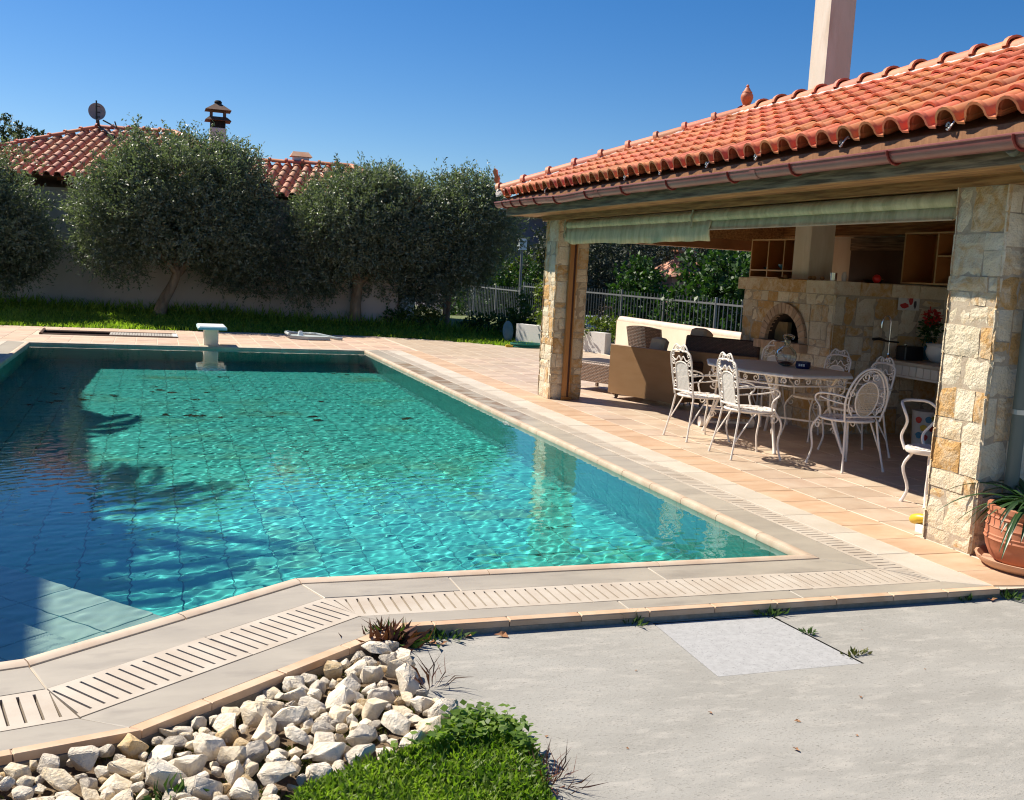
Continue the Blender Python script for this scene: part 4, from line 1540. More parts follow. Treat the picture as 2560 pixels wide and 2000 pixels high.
M['paper'] = mat('poster_paper', (.62, .60, .56), .6)
M['ink_red'] = mat('red_print', (.45, .03, .03), .6)
M['ink_dark'] = mat('dark_print', (.05, .04, .05), .6)
M['ink_pink'] = mat('pink_print', (.55, .33, .27), .6)
po = thing('poster', 'small white poster with an abstract red print on the stone wall', 'poster', (7.97, 9.432, 1.5))
MB().box(7.83, 9.420, 1.405, 8.12, 9.424, 1.595).build('sheet', M['paper'], po)
rs_ = random.Random(3)
def blob(cx, cz, rx, rz, m, y, nm):
    b = MB(); n_ = 12
    vs = [(cx + rx * math.cos(6.283 * k_ / n_) * rs_.uniform(.8, 1.15), y, cz + rz * math.sin(6.283 * k_ / n_) * rs_.uniform(.8, 1.15)) for k_ in range(n_)]
    b.add(vs, [tuple(range(n_))]); b.build(nm, m, po)
blob(7.92, 1.455, .06, .03, M['ink_red'], 9.4185, 'print'); blob(8.0, 1.51, .03, .05, M['ink_red'], 9.4182, 'print')
blob(8.06, 1.47, .02, .045, M['ink_dark'], 9.4179, 'print'); blob(7.99, 1.56, .035, .02, M['ink_dark'], 9.4187, 'print'); blob(7.96, 1.535, .015, .02, M['ink_pink'], 9.4180, 'print')
# bin with painted flowers under the counter
bn = thing('painted_bin', 'white bin painted with bright flowers under the counter', 'bin', (7.75, 8.72, 0))
b = MB(); b.lathe([(.12, 0), (.14, .36), (.145, .37), (.13, .37)], (7.75, 8.72, 0), 20); b.build('body', M['white_ceramic'], bn, smooth=True)
M['yellow'] = mat('yellow_plastic', (.62, .42, .03), .4)
for k_, (a, z, m_) in enumerate(((3.5, .28, 'red'), (3.9, .2, 'yellow'), (4.2, .29, 'blue'), (3.6, .12, 'blue'), (4.5, .2, 'red'), (4.0, .1, 'red'), (4.6, .3, 'yellow'))):
    r_ = .139
    c = Vector((7.75 + r_ * math.cos(a), 8.72 + r_ * math.sin(a), z))
    tx = Vector((-math.sin(a), math.cos(a), 0))
    b = MB(); b.add([c + tx * .035 * math.cos(t_) * (1 + .2 * math.sin(5 * t_)) + Vector((0, 0, .035 * math.sin(t_))) + Vector((math.cos(a), math.sin(a), 0)) * .004 for t_ in [6.283 * q / 12 for q in range(12)]], [tuple(range(12))])
    b.build('painted_flower', M[m_], bn)

# ------------------------------------------------------------------ rolled blind and its rails
M['canvas'] = mat('sage_canvas', (.50, .46, .27), .85, (.68, .62, .40), 5, lo=.38, hi=.62, stretch=(1, 3.2, .6), bump=.6, bscale=9, bdist=.03)
bl = thing('rolled_blind', 'sage green rolled canvas blind hanging below the pavilion beam', 'blind', (4.9, 8.6, 2.27))
def drape(prof_fn, y0, y1, k_, name, thick=.01):
    vs = []; fs = []; n_ = None
    for i in range(k_ + 1):
        y = y0 + (y1 - y0) * i / k_
        p = prof_fn(y)
        n_ = len(p)
        vs += [(x, y, z) for x, z in p]
    for i in range(k_):
        for j in range(n_):
            j2 = (j + 1) % n_
            fs.append((i * n_ + j, i * n_ + j2, (i + 1) * n_ + j2, (i + 1) * n_ + j))
    fs += [tuple(range(n_ - 1, -1, -1)), tuple(range(k_ * n_, (k_ + 1) * n_))]
    b_ = MB(); b_.add(vs, fs)
    return b_.build(name, M['canvas'], bl, smooth='all')
def roll(y):
    nz = lambda s_: .010 * mnoise.noise(Vector((y * 5, s_, 2))) + .009 * mnoise.noise(Vector((y * 19, s_ * .6, 5)))
    top, bot = 2.268, 2.165
    return [(4.93, top), (4.865 + nz(0), top - .004), (4.835 + nz(1), top - .035), (4.828 + nz(2), bot + .03), (4.845 + nz(3), bot), (4.90, bot - .005), (4.95, bot + .02), (4.955, top - .03)]
drape(roll, 5.38, 12.02, 150, 'roll')
def val(y):
    nz = lambda s_: .005 * mnoise.noise(Vector((y * 6, s_, 7)))
    return [(4.862 + nz(0), 2.163), (4.852 + nz(1), 2.12), (4.850 + nz(2), 2.085), (4.858 + nz(2), 2.083), (4.870, 2.12), (4.876, 2.163)]
drape(val, 5.38, 8.6, 80, 'valance')
def flap(y):
    t = (y - 8.46) / (12.02 - 8.46)
    nz = lambda s_, q=1: q * (.016 * mnoise.noise(Vector((y * 3, s_, 9))) + .013 * mnoise.noise(Vector((y * 9 + s_ * 2, s_, 4))))
    bot = 1.972 + .008 * math.sin(y * 3) + .05 * math.exp(-((y - 12.0) / .12) ** 2) + .01 * mnoise.noise(Vector((y * 4, 0, 1)))
    g_ = .02 * math.exp(-((y - 8.78) / .06) ** 2) + .012 * math.exp(-((y - 11.3) / .05) ** 2)
    xo = 4.835 + g_
    return [(xo + .012 + nz(0, .4), 2.168), (xo + nz(1), 2.10), (xo - .004 + nz(2, 1.3), 2.04), (xo + .002 + nz(3, 1.5), bot), (xo + .010 + nz(3, 1.5), bot), (xo + .006 + nz(2, 1.3), 2.04), (xo + .010 + nz(1), 2.10), (xo + .026 + nz(0, .4), 2.168)]
drape(flap, 8.46, 12.02, 130, 'flap')
M['bar'] = mat('pale_bar', (.55, .42, .28), .4)
MB().box(4.826, 5.38, 2.076, 4.846, 8.46, 2.083).build('bottom_bar', M['bar'], bl)
M['cord'] = mat('cord', (.35, .36, .25), .8)
for y in (12.0, 8.78):
    b = MB()
    b.tube([(4.825, y, 2.27), (4.815, y + .01, 2.2), (4.818, y - .01, 2.14), (4.82, y + .005, 2.10)], .009, 6)
    b.tube([(4.822, y + .035 * math.cos(a), 2.085 + .035 * math.sin(a)) for a in [k_ * math.pi / 6 for k_ in range(12)]], .007, 6, closed=True) if y > 11 else None
    b.build('cord', M['cord'], bl, smooth=True)
M['rail'] = mat('brown_aluminium', (.42, .19, .05), .4, (.36, .15, .04), 3)
M['rail_in'] = mat('dark_rail', (.07, .02, .01), .5)
def rail(y0, label, foot=True, s_=1):
    r_ = thing('blind_rail', label, 'rail', (4.93, y0, 0), 0, 'brown guide rails of the blind')
    for x0, x1, nm, m in ((4.96, 5.015, 'rail', 'rail'), (5.016, 5.045, 'slot', 'rail_in'), (5.046, 5.06, 'rail', 'rail')):
        dy = .03 if nm == 'slot' else .045
        MB().box(x0, y0 - dy if s_ > 0 else y0, .012, x1, y0 if s_ > 0 else y0 + dy, 2.16).build(nm, M[m], r_)
    if foot:
        b = MB(); b.tube([(4.94, y0 - .06, .03), (5.08, y0 - .06, .03)], .014, 8); b.box(4.95, y0 - .07, .0, 5.07, y0 - .005, .012); b.build('foot', M['rail'], r_)
rail(12.145, 'brown aluminium blind rail standing in front of the far stone column')
rail(5.368, 'brown aluminium blind rail on the hidden side of the near column', False, -1)
# ------------------------------------------------------------------ wrought iron chairs and table
M['iron'] = mat('white_painted_iron', (.82, .77, .71), .45, (.74, .68, .61), 20, lo=.4, hi=.75, bump=.1, bscale=80)
M['pierced'] = holemat('pierced_white_iron', (.82, .77, .72), 'voronoi', 26, .20)
M['cane'] = holemat('cream_cane', (.60, .50, .36), 'cane', 62, .24)
M['cane_white'] = holemat('white_cane', (.68, .66, .62), 'cane', 90, .28)


def spiral(c, r0, turns, a0, ax, bx, n_=14, grow=.25, sgn=1):
    """flat scroll in the plane spanned by ax, bx"""
    c, ax, bx = Vector(c), Vector(ax), Vector(bx)
    out = []
    for i in range(n_ + 1):
        t = i / n_
        r_ = r0 * (grow + (1 - grow) * t)
        a = a0 + sgn * turns * 6.283 * t
        out.append(c + ax * (r_ * math.cos(a)) + bx * (r_ * math.sin(a)))
    return out


def smoothpts(pts, n_=4):
    """catmull-rom through the points"""
    P = [Vector(p) for p in pts]
    P = [P[0] * 2 - P[1]] + P + [P[-1] * 2 - P[-2]]
    out = []
    for i in range(1, len(P) - 2):
        for k_ in range(n_):
            t = k_ / n_
            a, b, c, d = P[i - 1:i + 3]
            out.append(.5 * ((2 * b) + (c - a) * t + (2 * a - 5 * b + 4 * c - d) * t * t + (3 * b - a - 3 * c + d) * t ** 3))
    out.append(P[-2])
    return out


def make_chair(kind, label):
    """faces +X; origin on the floor below the seat"""
    c = thing('iron_chair', label, 'chair', (0, 0, 0), 0, 'white wrought iron chairs round the garden table')
    B = lambda b, nm, p=c, m='iron': b.build(nm, M[m], p, smooth=True, world=False)
    SH, SR = .445, .225
    b = MB(); n_ = 28
    b.tube([(SR * math.cos(6.283 * i / n_), SR * 1.04 * math.sin(6.283 * i / n_), SH) for i in range(n_)], .012, 8, closed=True)
    rim = B(b, 'seat_rim')
    b = MB(); b.add([(SR * .98 * math.cos(6.283 * i / n_), SR * 1.02 * math.sin(6.283 * i / n_), SH + .006) for i in range(n_)], [tuple(range(n_))])
    B(b, 'seat', c, 'pierced')
    # legs: rear ones rake back, front ones are cabriole
    for s_ in (-1, 1):
        b = MB(); b.tube(smoothpts([(-.19, s_ * .17, SH), (-.22, s_ * .19, .25), (-.27, s_ * .225, .0)]), [.0098] * 6 + [.0088] * 2 + [.012], 8); B(b, 'leg')
        b = MB(); b.tube(smoothpts([(.17, s_ * .17, SH), (.225, s_ * .205, .33), (.205, s_ * .20, .15), (.235, s_ * .225, 0)]), [.0102] * 8 + [.0095] * 4 + [.0125], 8); B(b, 'leg')
        b = MB(); b.tube([(-.05, s_ * .21, SH), (-.235, s_ * .205, .16)], .008, 6); B(b, 'brace')
        b = MB(); b.tube(spiral((.15, s_ * .20, .375), .045, 1.2, 1.2, (1, 0, 0), (0, 0, 1), 16), .006, 6); B(b, 'scroll')
    # back, leaning a little: x = bx(z)
    bx = lambda z: -.20 - (z - SH) * .17
    if kind == 'rect':
        for s_ in (-1, 1):
            b = MB(); b.tube(smoothpts([(bx(SH), s_ * .175, SH), (bx(.65), s_ * .19, .65), (bx(.84), s_ * .19, .84), (bx(.9), s_ * .14, .895)]), .0098, 8); B(b, 'upright')
            for zc, rr_, a0 in ((.78, .035, 0), (.68, .04, 2), (.56, .04, 4), (.86, .03, 1)):
                b = MB(); b.tube(spiral((bx(zc), s_ * .145, zc), rr_, 1.25, a0, (0, s_, 0), (-.17, 0, 1), 14), .006, 5); B(b, 'scroll')
            b = MB(); b.tube(spiral((bx(.93), s_ * .055, .925), .035, 1.15, -1.5, (0, s_, 0), (0, 0, 1), 14), .007, 6); B(b, 'scroll')
            b = MB(); b.tube(smoothpts([(bx(.90), s_ * .145, .895), (bx(.925), s_ * .12, .93), (bx(.93), s_ * .075, .96), (bx(.93), .0, .935)]), .008, 6); B(b, 'crest')
            b = MB(); b.tube(smoothpts([(bx(.83), s_ * .17, .83), (bx(.80), s_ * .10, .80), (bx(.83), s_ * .04, .845), (bx(.80), 0, .80)]), .006, 6); B(b, 'crest')
        b = MB(); b.tube([(bx(.895), -.14, .895), (bx(.905), 0, .905), (bx(.895), .14, .895)], .010, 8); B(b, 'top_rail')
        b = MB(); b.tube([(bx(.49), -.178, .49), (bx(.49), .178, .49)], .010, 8); B(b, 'lower_rail')
        pw, z0, z1 = .115, .50, .79
        b = MB()
        pts = [(-pw, z0), (pw, z0)] + [(pw * math.cos(a), z1 - .05 + .05 * math.sin(a)) for a in [k_ * math.pi / 8 for k_ in range(9)]]
        b.add([(bx(z), y, z) for y, z in pts], [tuple(range(len(pts)))]); pn = B(b, 'back_panel', c, 'cane_white')
        b = MB(); b.tube([(bx(z), y, z) for y, z in pts], .007, 6, closed=True); B(b, 'panel_frame')
    else:
        # balloon back with an oval cane panel
        out = [(bx(SH), -.19, SH), (bx(.62), -.225, .62), (bx(.76), -.20, .76), (bx(.88), -.12, .88), (bx(.925), 0, .925), (bx(.88), .12, .88), (bx(.76), .20, .76), (bx(.62), .225, .62), (bx(SH), .19, SH)]
        b = MB(); b.tube(smoothpts(out, 5), .0098, 8); B(b, 'back_hoop')
        inn = [(bx(z) + .0, y * .84, z - .02) for _, y, z in out[1:-1]]
        b = MB(); b.tube(smoothpts([(bx(.5), -.13, .5)] + inn + [(bx(.5), .13, .5)], 4), .007, 6); B(b, 'inner_hoop')
        pts = [(.12 * math.cos(a), .655 + .15 * math.sin(a) * (1.0 if math.sin(a) > 0 else 1.1)) for a in [6.283 * k_ / 24 for k_ in range(24)]]
        b = MB(); b.add([(bx(z), y, z) for y, z in pts], [tuple(range(24))]); B(b, 'back_panel', c, 'cane')
        b = MB(); b.tube([(bx(z), y, z) for y, z in pts], .007, 6, closed=True); B(b, 'panel_frame')
        for s_ in (-1, 1):
            for yc, zc, rr_, a0 in ((.05, .85, .04, -1.5), (.165, .70, .03, 0), (.165, .55, .035, 3)):
                b = MB(); b.tube(spiral((bx(zc), s_ * yc, zc), rr_, 1.2, a0, (0, s_, 0), (-.17, 0, 1), 14), .006, 5); B(b, 'scroll')
        b = MB(); b.tube([(bx(.49), -.19, .49), (bx(.49), .19, .49)], .009, 8); B(b, 'lower_rail')
    # arms
    for s_ in (-1, 1):
        b = MB(); b.tube(smoothpts([(bx(.66), s_ * .20, .66), (-.10, s_ * .235, .675), (.06, s_ * .245, .67), (.15, s_ * .24, .645), (.165, s_ * .235, .60), (.11, s_ * .225, .54), (.12, s_ * .20, SH)], 4), .0085, 8); B(b, 'arm')
        b = MB(); b.tube(smoothpts([(bx(.60), s_ * .20, .60), (-.04, s_ * .235, .615), (.10, s_ * .24, .635)], 4), .007, 6); B(b, 'arm_brace')
    return c


rect = make_chair('rect', 'white scroll back armchair nearest the brown sofa panel on the pool side of the table')
oval = make_chair('oval', 'white armchair with oval cane back at the near end of the table')
rect.location = (5.30, 9.20, 0); rect.rotation_euler = (0, 0, R(3))
copy_tree(rect, (5.27, 8.23, 0), R(-4), 'white scroll back armchair on the pool side next to the oval back chair')
copy_tree(rect, (6.50, 8.28, 0), R(176), 'white scroll back armchair on the oven side right behind the oval back chair')
copy_tree(rect, (6.66, 9.16, 0), R(184), 'white scroll back armchair on the oven side in the middle, facing the pool')
copy_tree(rect, (6.66, 10.22, 0), R(200), 'white scroll back armchair at the far end of the table hidden behind the glass carafe')
oval.location = (5.93, 7.66, 0); oval.rotation_euler = (0, 0, R(92))

tb = thing('garden_table', 'cream eight sided garden table with white scrolled iron legs', 'table', (6.0, 9.0, 0))
TOP = [(5.66, 8.15), (6.36, 8.2), (6.60, 8.55), (6.60, 9.4), (6.32, 9.8), (5.70, 9.8), (5.44, 9.32), (5.44, 8.6)]
M['tabletop'] = mat('cream_tabletop', (.86, .75, .52), .5, (.88, .79, .58), 5)
b = MB(); b.prism(TOP, .752, .775); b.build('top', M['tabletop'], tb)
b = MB(); b.tube([(p[0], p[1], .758) for p in TOP], .014, 8, closed=True); b.build('top_rim', M['iron'], tb)
for i in range(8):
    p, q = Vector(TOP[i]), Vector(TOP[(i + 1) % 8])
    L = (q - p).length; d = (q - p).normalized()
    cen = Vector((6.02, 8.98))
    p2 = p + (cen - p).normalized() * .06; q2 = q + (cen - q).normalized() * .06
    b = MB(); b.tube([(p2.x, p2.y, .665), (q2.x, q2.y, .665)], .008, 6); b.build('apron_rail', M['iron'], tb)
    k_ = max(2, int(L / .14))
    for j in range(k_):
        c = p2.lerp(q2, (j + .5) / k_)
        b = MB(); b.tube(spiral((c.x, c.y, .708), .036, 1.2, j * 1.3, (d.x, d.y, 0), (0, 0, 1), 12), .006, 5); b.build('apron_scroll', M['iron'], tb)
for (x, y) in ((5.66, 8.42), (6.38, 8.42), (6.38, 9.55), (5.66, 9.55)):
    sx, sy = (1 if x > 6 else -1), (1 if y > 9 else -1)
    b = MB(); b.tube(smoothpts([(x, y, .75), (x - sx * .06, y - sy * .06, .55), (x - sx * .02, y - sy * .02, .3), (x + sx * .03, y + sy * .12, 0)], 4), [.016] * 12 + [.018], 8); b.build('leg', M['iron'], tb)
    b = MB(); b.tube(smoothpts([(x + sx * .05, y - sy * .12, .75), (x - sx * .01, y - sy * .02, .5), (x, y, .3), (x + sx * .03, y + sy * .12, 0)], 4), .011, 8); b.build('leg', M['iron'], tb)
    for z, r_ in ((.62, .07), (.52, .05), (.2, .04)):
        b = MB(); b.tube(spiral((x, y, z), r_, 1.2, z * 9, (sx * .7, sy * .7, 0), (0, 0, 1), 16), .008, 6); b.build('leg_scroll', M['iron'], tb)
b = MB(); b.tube([(5.67, 8.45, .28), (6.37, 9.52, .28)], .010, 8); b.build('stretcher', M['iron'], tb)
b = MB(); b.tube([(6.37, 8.45, .265), (5.67, 9.52, .265)], .010, 8); b.build('stretcher', M['iron'], tb)

M['glass'] = glassmat('clear_glass', (.96, .98, .97), 1.45)
cf = thing('glass_carafe', 'round clear glass carafe with twisted neck on the table', 'carafe', (6.2, 9.08, .777))
b = MB(); b.lathe([(.03, 0), (.075, .02), (.105, .07), (.11, .11), (.095, .16), (.05, .20), (.03, .215), (.03, .27), (.022, .27), (.022, .215), (.045, .19), (.088, .155), (.102, .11), (.097, .07), (.07, .028), (.03, .012)], (6.2, 9.08, .777), 28, cap=False)
b.build('body', M['glass'], cf, smooth=True)
b = MB(); b.tube(smoothpts([(6.2, 9.08, 1.047), (6.17, 9.10, 1.075), (6.21, 9.12, 1.10), (6.25, 9.06, 1.09), (6.22, 9.02, 1.07)], 5), .013, 8); b.build('stopper', M['glass'], cf, smooth=True)
M['potpourri'] = mat('dry_petals', (.16, .06, .03), .9)
b = MB(); b.lathe([(.01, .0), (.06, .006), (.07, .018), (.03, .03)], (6.2, 9.08, .795), 16); b.build('dry_petals', M['potpourri'], cf)
at_ = thing('ashtray', 'small round dark blue ashtray with white print on the table', 'ashtray', (6.26, 8.86, .777))
b = MB(); b.lathe([(.065, 0), (.075, .02), (.075, .07), (.066, .07), (.06, .02)], (6.26, 8.86, .777), 22); M['navy'] = mat('navy_glaze', (.008, .012, .07), .25); b.build('bowl', M['navy'], at_, smooth=True)
for a in (3.6, 3.9, 4.2):
    c = Vector((6.26 + .0757 * math.cos(a), 8.86 + .0757 * math.sin(a), .815)); tx = Vector((-math.sin(a), math.cos(a), 0))
    b = MB(); b.add([c - tx * .009 - Vector((0, 0, .012)), c + tx * .009 - Vector((0, 0, .012)), c + tx * .009 + Vector((0, 0, .012)), c - tx * .009 + Vector((0, 0, .012))], [(0, 1, 2, 3)]); b.build('print', M['white_ceramic'], at_)

# bistro chair behind the near column
bc = thing('bistro_chair', 'white bent iron bistro chair peeping out behind the near stone column', 'chair', (5.60, 6.22, 0), R(98))
bc.scale = (.9, .9, .92)
BB = lambda b, nm, m='iron': b.build(nm, M[m], bc, smooth=True, world=False)
b = MB(); b.lathe([(.19, 0), (.2, .012), (.2, .04), (.19, .045), (0.01, .04)], (0, 0, .43), 26); BB(b, 'seat')
b = MB(); b.add([(.185 * math.cos(6.283 * i / 26), .185 * math.sin(6.283 * i / 26), .479) for i in range(26)], [tuple(range(26))]); BB(b, 'seat_pattern', 'pierced')
for a in (.8, 2.3, 3.9, 5.4):
    c, s_ = math.cos(a), math.sin(a)
    b = MB(); b.tube(smoothpts([(.13 * c, .13 * s_, .43), (.20 * c, .20 * s_, .30), (.15 * c, .15 * s_, .12), (.19 * c, .19 * s_, 0)]), [.013] * 12 + [.018], 8); BB(b, 'leg')
for s_ in (-1, 1):
    b = MB(); b.tube(smoothpts([(.16, s_ * .12, .44), (.20, s_ * .13, .55), (.12, s_ * .17, .68), (.13, s_ * .20, .77), (.20, s_ * .16, .83), (.26, s_ * .06, .84), (.27, 0, .84)], 5), .012, 8); BB(b, 'back_hoop')

# ------------------------------------------------------------------ sofas, ottoman, wicker
def wickermat(name, c1, c2, s_):
    m = mat(name, c1, .6)
    nt = m.node_tree; b = nt.nodes['Principled BSDF']
    tc = nt.nodes.new('ShaderNodeTexCoord').outputs['Object']
    w1 = nt.nodes.new('ShaderNodeTexBrick')
    for k_, v in (('Scale', s_), ('Mortar Size', .06), ('Mortar Smooth', .6), ('Brick Width', .7), ('Row Height', .28)):
        w1.inputs[k_].default_value = v
    w1.inputs['Color1'].default_value = (*c1, 1); w1.inputs['Color2'].default_value = (*c2, 1); w1.inputs['Mortar'].default_value = (*[x * .25 for x in c1], 1)
    sx = nt.nodes.new('ShaderNodeSeparateXYZ'); nt.links.new(tc, sx.inputs[0])
    ad = nt.nodes.new('ShaderNodeMath'); ad.operation = 'ADD'; nt.links.new(sx.outputs[0], ad.inputs[0]); nt.links.new(sx.outputs[1], ad.inputs[1])
    cb = nt.nodes.new('ShaderNodeCombineXYZ'); nt.links.new(ad.outputs[0], cb.inputs[0]); nt.links.new(sx.outputs[2], cb.inputs[1])
    nt.links.new(cb.outputs[0], w1.inputs['Vector'])
    nt.links.new(w1.outputs['Color'], b.inputs['Base Color'])
    bp = nt.nodes.new('ShaderNodeBump'); bp.inputs['Strength'].default_value = .6; bp.inputs['Distance'].default_value = .01; bp.invert = True
    nt.links.new(w1.outputs['Fac'], bp.inputs['Height']); nt.links.new(bp.outputs[0], b.inputs['Normal'])
    return m
M['wicker'] = wickermat('brown_wicker', (.20, .115, .075), (.27, .17, .115), 14)
M['wicker_dark'] = wickermat('dark_wicker', (.085, .045, .030), (.12, .07, .05), 18)
M['panel_brown'] = mat('brown_laminate', (.245, .135, .055), .55, (.28, .16, .07), 3, stretch=(1, 1, 3))
M['cushion'] = mat('sand_cushion', (.42, .33, .23), .9, (.48, .39, .28), 8, bump=.2, bscale=60)


def panel_sofa(label, a, b_, dep, cushions, wick=None, wheels=True):
    a, b_ = Vector(a), Vector(b_)
    L = (b_ - a).length; ang = math.atan2(b_.y - a.y, b_.x - a.x)
    c = thing('panel_back_sofa', label, 'sofa', (a.x, a.y, 0), ang, None)
    P = lambda m_, nm, mm, sm=False: m_.build(nm, M[mm], c, smooth=sm, world=False)
    # local: x along the panel, +y away from the pool
    P(MB().bbox(0, 0, .07, L, .035, .72, .006), 'back_panel', 'panel_brown')
    P(MB().bbox(.01, .036, .09, L - .01, dep, .36, .01), 'base', 'panel_brown')
    P(MB().bbox(.0, .037, .37, .12, dep, .60, .02), 'arm', 'wicker_dark')
    P(MB().bbox(L - .12, .037, .37, L, dep, .60, .02), 'arm', 'wicker_dark')
    P(MB().bbox(.13, .06, .365, L - .13, dep - .02, .48, .03), 'seat_cushion', 'cushion')
    for x0, x1, lean in cushions:
        mt = Matrix.Translation((0, .06, .49)) @ Matrix.Rotation(lean, 4, 'X')
        P(MB().bbox(x0, 0, 0, x1, .14, .40, .035, mat=mt), 'back_cushion', 'cushion')
    if wick:
        mt = Matrix.Translation((0, .05, .50)) @ Matrix.Rotation(-.12, 4, 'X')
        P(MB().bbox(wick[0], 0, 0, wick[1], .05, .42, .02, mat=mt), 'wicker_back', 'wicker_dark')
    for x in (.1, L - .1):
        for y in (.06, dep - .08):
            bb = MB(); bb.tube([(x - .012, y, .035), (x + .012, y, .035)], .034, 12); P(bb, 'caster', 'chrome', True)
            P(MB().box(x - .01, y - .01, .036, x + .01, y + .01, .075), 'caster_fork', 'chrome')
    return c


panel_sofa('brown sofa on casters seen from its plain back panel beside the far stone column', (5.74, 12.42), (6.16, 11.22), .62, [(.55, .8, -.3)])
panel_sofa('brown sofa with dark wicker back standing against the oven', (6.36, 11.66), (6.93, 10.74), .30, [], (.02, 1.05))
cu = MB(); mt = Matrix.Translation((6.58, 11.78, .66)) @ Matrix.Rotation(R(-62), 4, 'Z') @ Matrix.Rotation(-.35, 4, 'X')
cu.bbox(-.02, -.11, 0, .22, .11, .34, .03, mat=mt)
tag(cu.build('cushion', M['cushion']), 'thick sand coloured cushion propped against the dark wicker sofa back', 'cushion')
ot = thing('wicker_ottoman', 'low brown wicker footstool beside the sofa near the far column', 'ottoman', (6.06, 13.22, 0), R(-66))
P = lambda m_, nm, mm: m_.build(nm, M[mm], ot, world=False)
P(MB().bbox(-.42, -.3, .13, .42, .3, .40, .02), 'body', 'wicker'); P(MB().bbox(-.40, -.28, .401, .40, .28, .42, .01), 'top_mat', 'wicker_dark')
for sx in (-1, 1):
    for sy in (-1, 1): P(MB().bbox(sx * .37 - .02, sy * .25 - .02, 0, sx * .37 + .02, sy * .25 + .02, .13, .004), 'leg', 'wicker')
wc = thing('wicker_chair', 'brown wicker chair with rounded back behind the sofa panel', 'chair', (6.72, 12.98, 0), R(-66))
P = lambda m_, nm, mm, sm=False: m_.build(nm, M[mm], wc, smooth=sm, world=False)
P(MB().bbox(-.28, -.28, .2, .28, .28, .42, .02), 'seat', 'wicker')
bk = MB(); vs = []
for i in range(9):
    t = -1 + 2 * i / 8
    for z, dx in ((.40, 0), (.95, -.10)):
        for th_ in (0, .04):
            vs.append((t * (.28 + (.02 if z > .5 else 0)), -.28 + dx * 1.2 + .06 * t * t + th_, z - (.03 * t * t if z > .5 else 0)))
for i in range(8):
    a = i * 4; b_ = a + 4
    bk.f += [(a, b_, b_ + 2, a + 2), (a + 1, a + 3, b_ + 3, b_ + 1), (a + 2, b_ + 2, b_ + 3, a + 3)]; bk.m += [0] * 3
bk.v = vs; bk.f += [(0, 2, 3, 1), (32, 33, 35, 34)]; bk.m += [0, 0]
P(bk, 'back', 'wicker')
for sx in (-1, 1):
    for sy in (-1, 1): P(MB().box(sx * .25 - .02, sy * .25 - .02, 0, sx * .25 + .02, sy * .25 + .02, .2), 'leg', 'wicker')

# wooden roller under the table: two pale wheels on an axle
tr = thing('roller_trolley', 'low trolley with pale round wheels under the table', 'trolley', (6.05, 9.9, 0), R(-12))
for x in (-.28, .28):
    b = MB(); b.tube([(x - .03, 0, .06), (x + .03, 0, .06)], .058, 16); b.build('wheel', M['iron'], tr, smooth=True, world=False)
b = MB(); b.tube([(-.25, 0, .06), (.25, 0, .06)], .015, 8); b.build('axle', M['iron'], tr, smooth=True, world=False)
b = MB(); b.bbox(-.22, -.15, .12, .22, .15, .14, .005); b.build('board', M['panel_brown'], tr, world=False)
for x in (-.2, .2):
    MB().box(x - .01, -.01, .06, x + .01, .01, .12).build('bracket', M['iron'], tr, world=False)
# ------------------------------------------------------------------ by the pool
M['fibre'] = mat('white_fibreglass', (.72, .70, .62), .5, (.66, .62, .52), 4)
M['aqua_top'] = mat('pale_blue_top', (.45, .66, .72), .45)
sb = thing('starting_block', 'white starting block with a pale blue rimmed board at the far pool edge', 'starting block', (1.0, 19.2, 0))
b = MB(); b.bbox(.86, 19.08, 0, 1.11, 19.42, .30, .02); b.build('pedestal', M['fibre'], sb)
b = MB(); b.bbox(.745, 18.72, .302, 1.235, 19.62, .352, .012); b.build('board', M['aqua_top'], sb)
b = MB(); b.bbox(.765, 18.74, .3525, 1.215, 19.60, .360, .003); b.build('board_pad', M['white_fit'], sb)

M['rust'] = mat('rusty_frame', (.10, .05, .03), .8, (.16, .09, .06), 12)
M['steel_grey'] = mat('grey_slats', (.33, .31, .28), .6, (.40, .37, .33), 10)
pt = thing('trench', 'open cover trench with a rusty frame and grey slat lid beside the lawn', 'trench', (-.75, 21.05, 0))
b = MB()
x0, y0, x1, y1 = -1.955, 20.655, .435, 21.44
b.add([(x0, y0, -.001), (x1, y0 - .045, -.001), (x1, y1 - .0, -.001), (x0, y1 + .05, -.001), (x0, y0, -.45), (x1, y0 - .045, -.45), (x1, y1, -.45), (x0, y1 + .05, -.45)],
      [(4, 5, 6, 7), (0, 4, 7, 3), (1, 2, 6, 5), (0, 1, 5, 4), (3, 7, 6, 2)])
b.build('pit', M['blackhole'], pt)
for (p, q) in (((x0, y0), (x1, y0 - .045)), ((x0, y1 + .05), (x1, y1))):
    bb = MB(); bb.tube([(p[0], p[1], .004), (q[0], q[1], .004)], .022, 4); bb.build('frame_bar', M['rust'], pt)
bb = MB(); bb.tube([(x0, y0 - .02, .012), (x0 - .02, y1 + .12, .03)], .03, 5); bb.build('frame_bar', M['rust'], pt)
for i in range(24):
    xx = -.78 + i * .0505
    MB().box(xx, 20.64, -.012, xx + .044, 21.46, .014).build('slat', M['steel_grey'], pt)
MB().box(.36, 20.63, .0145, .45, 21.46, .02).build('end_bar', M['white_fit'], pt)

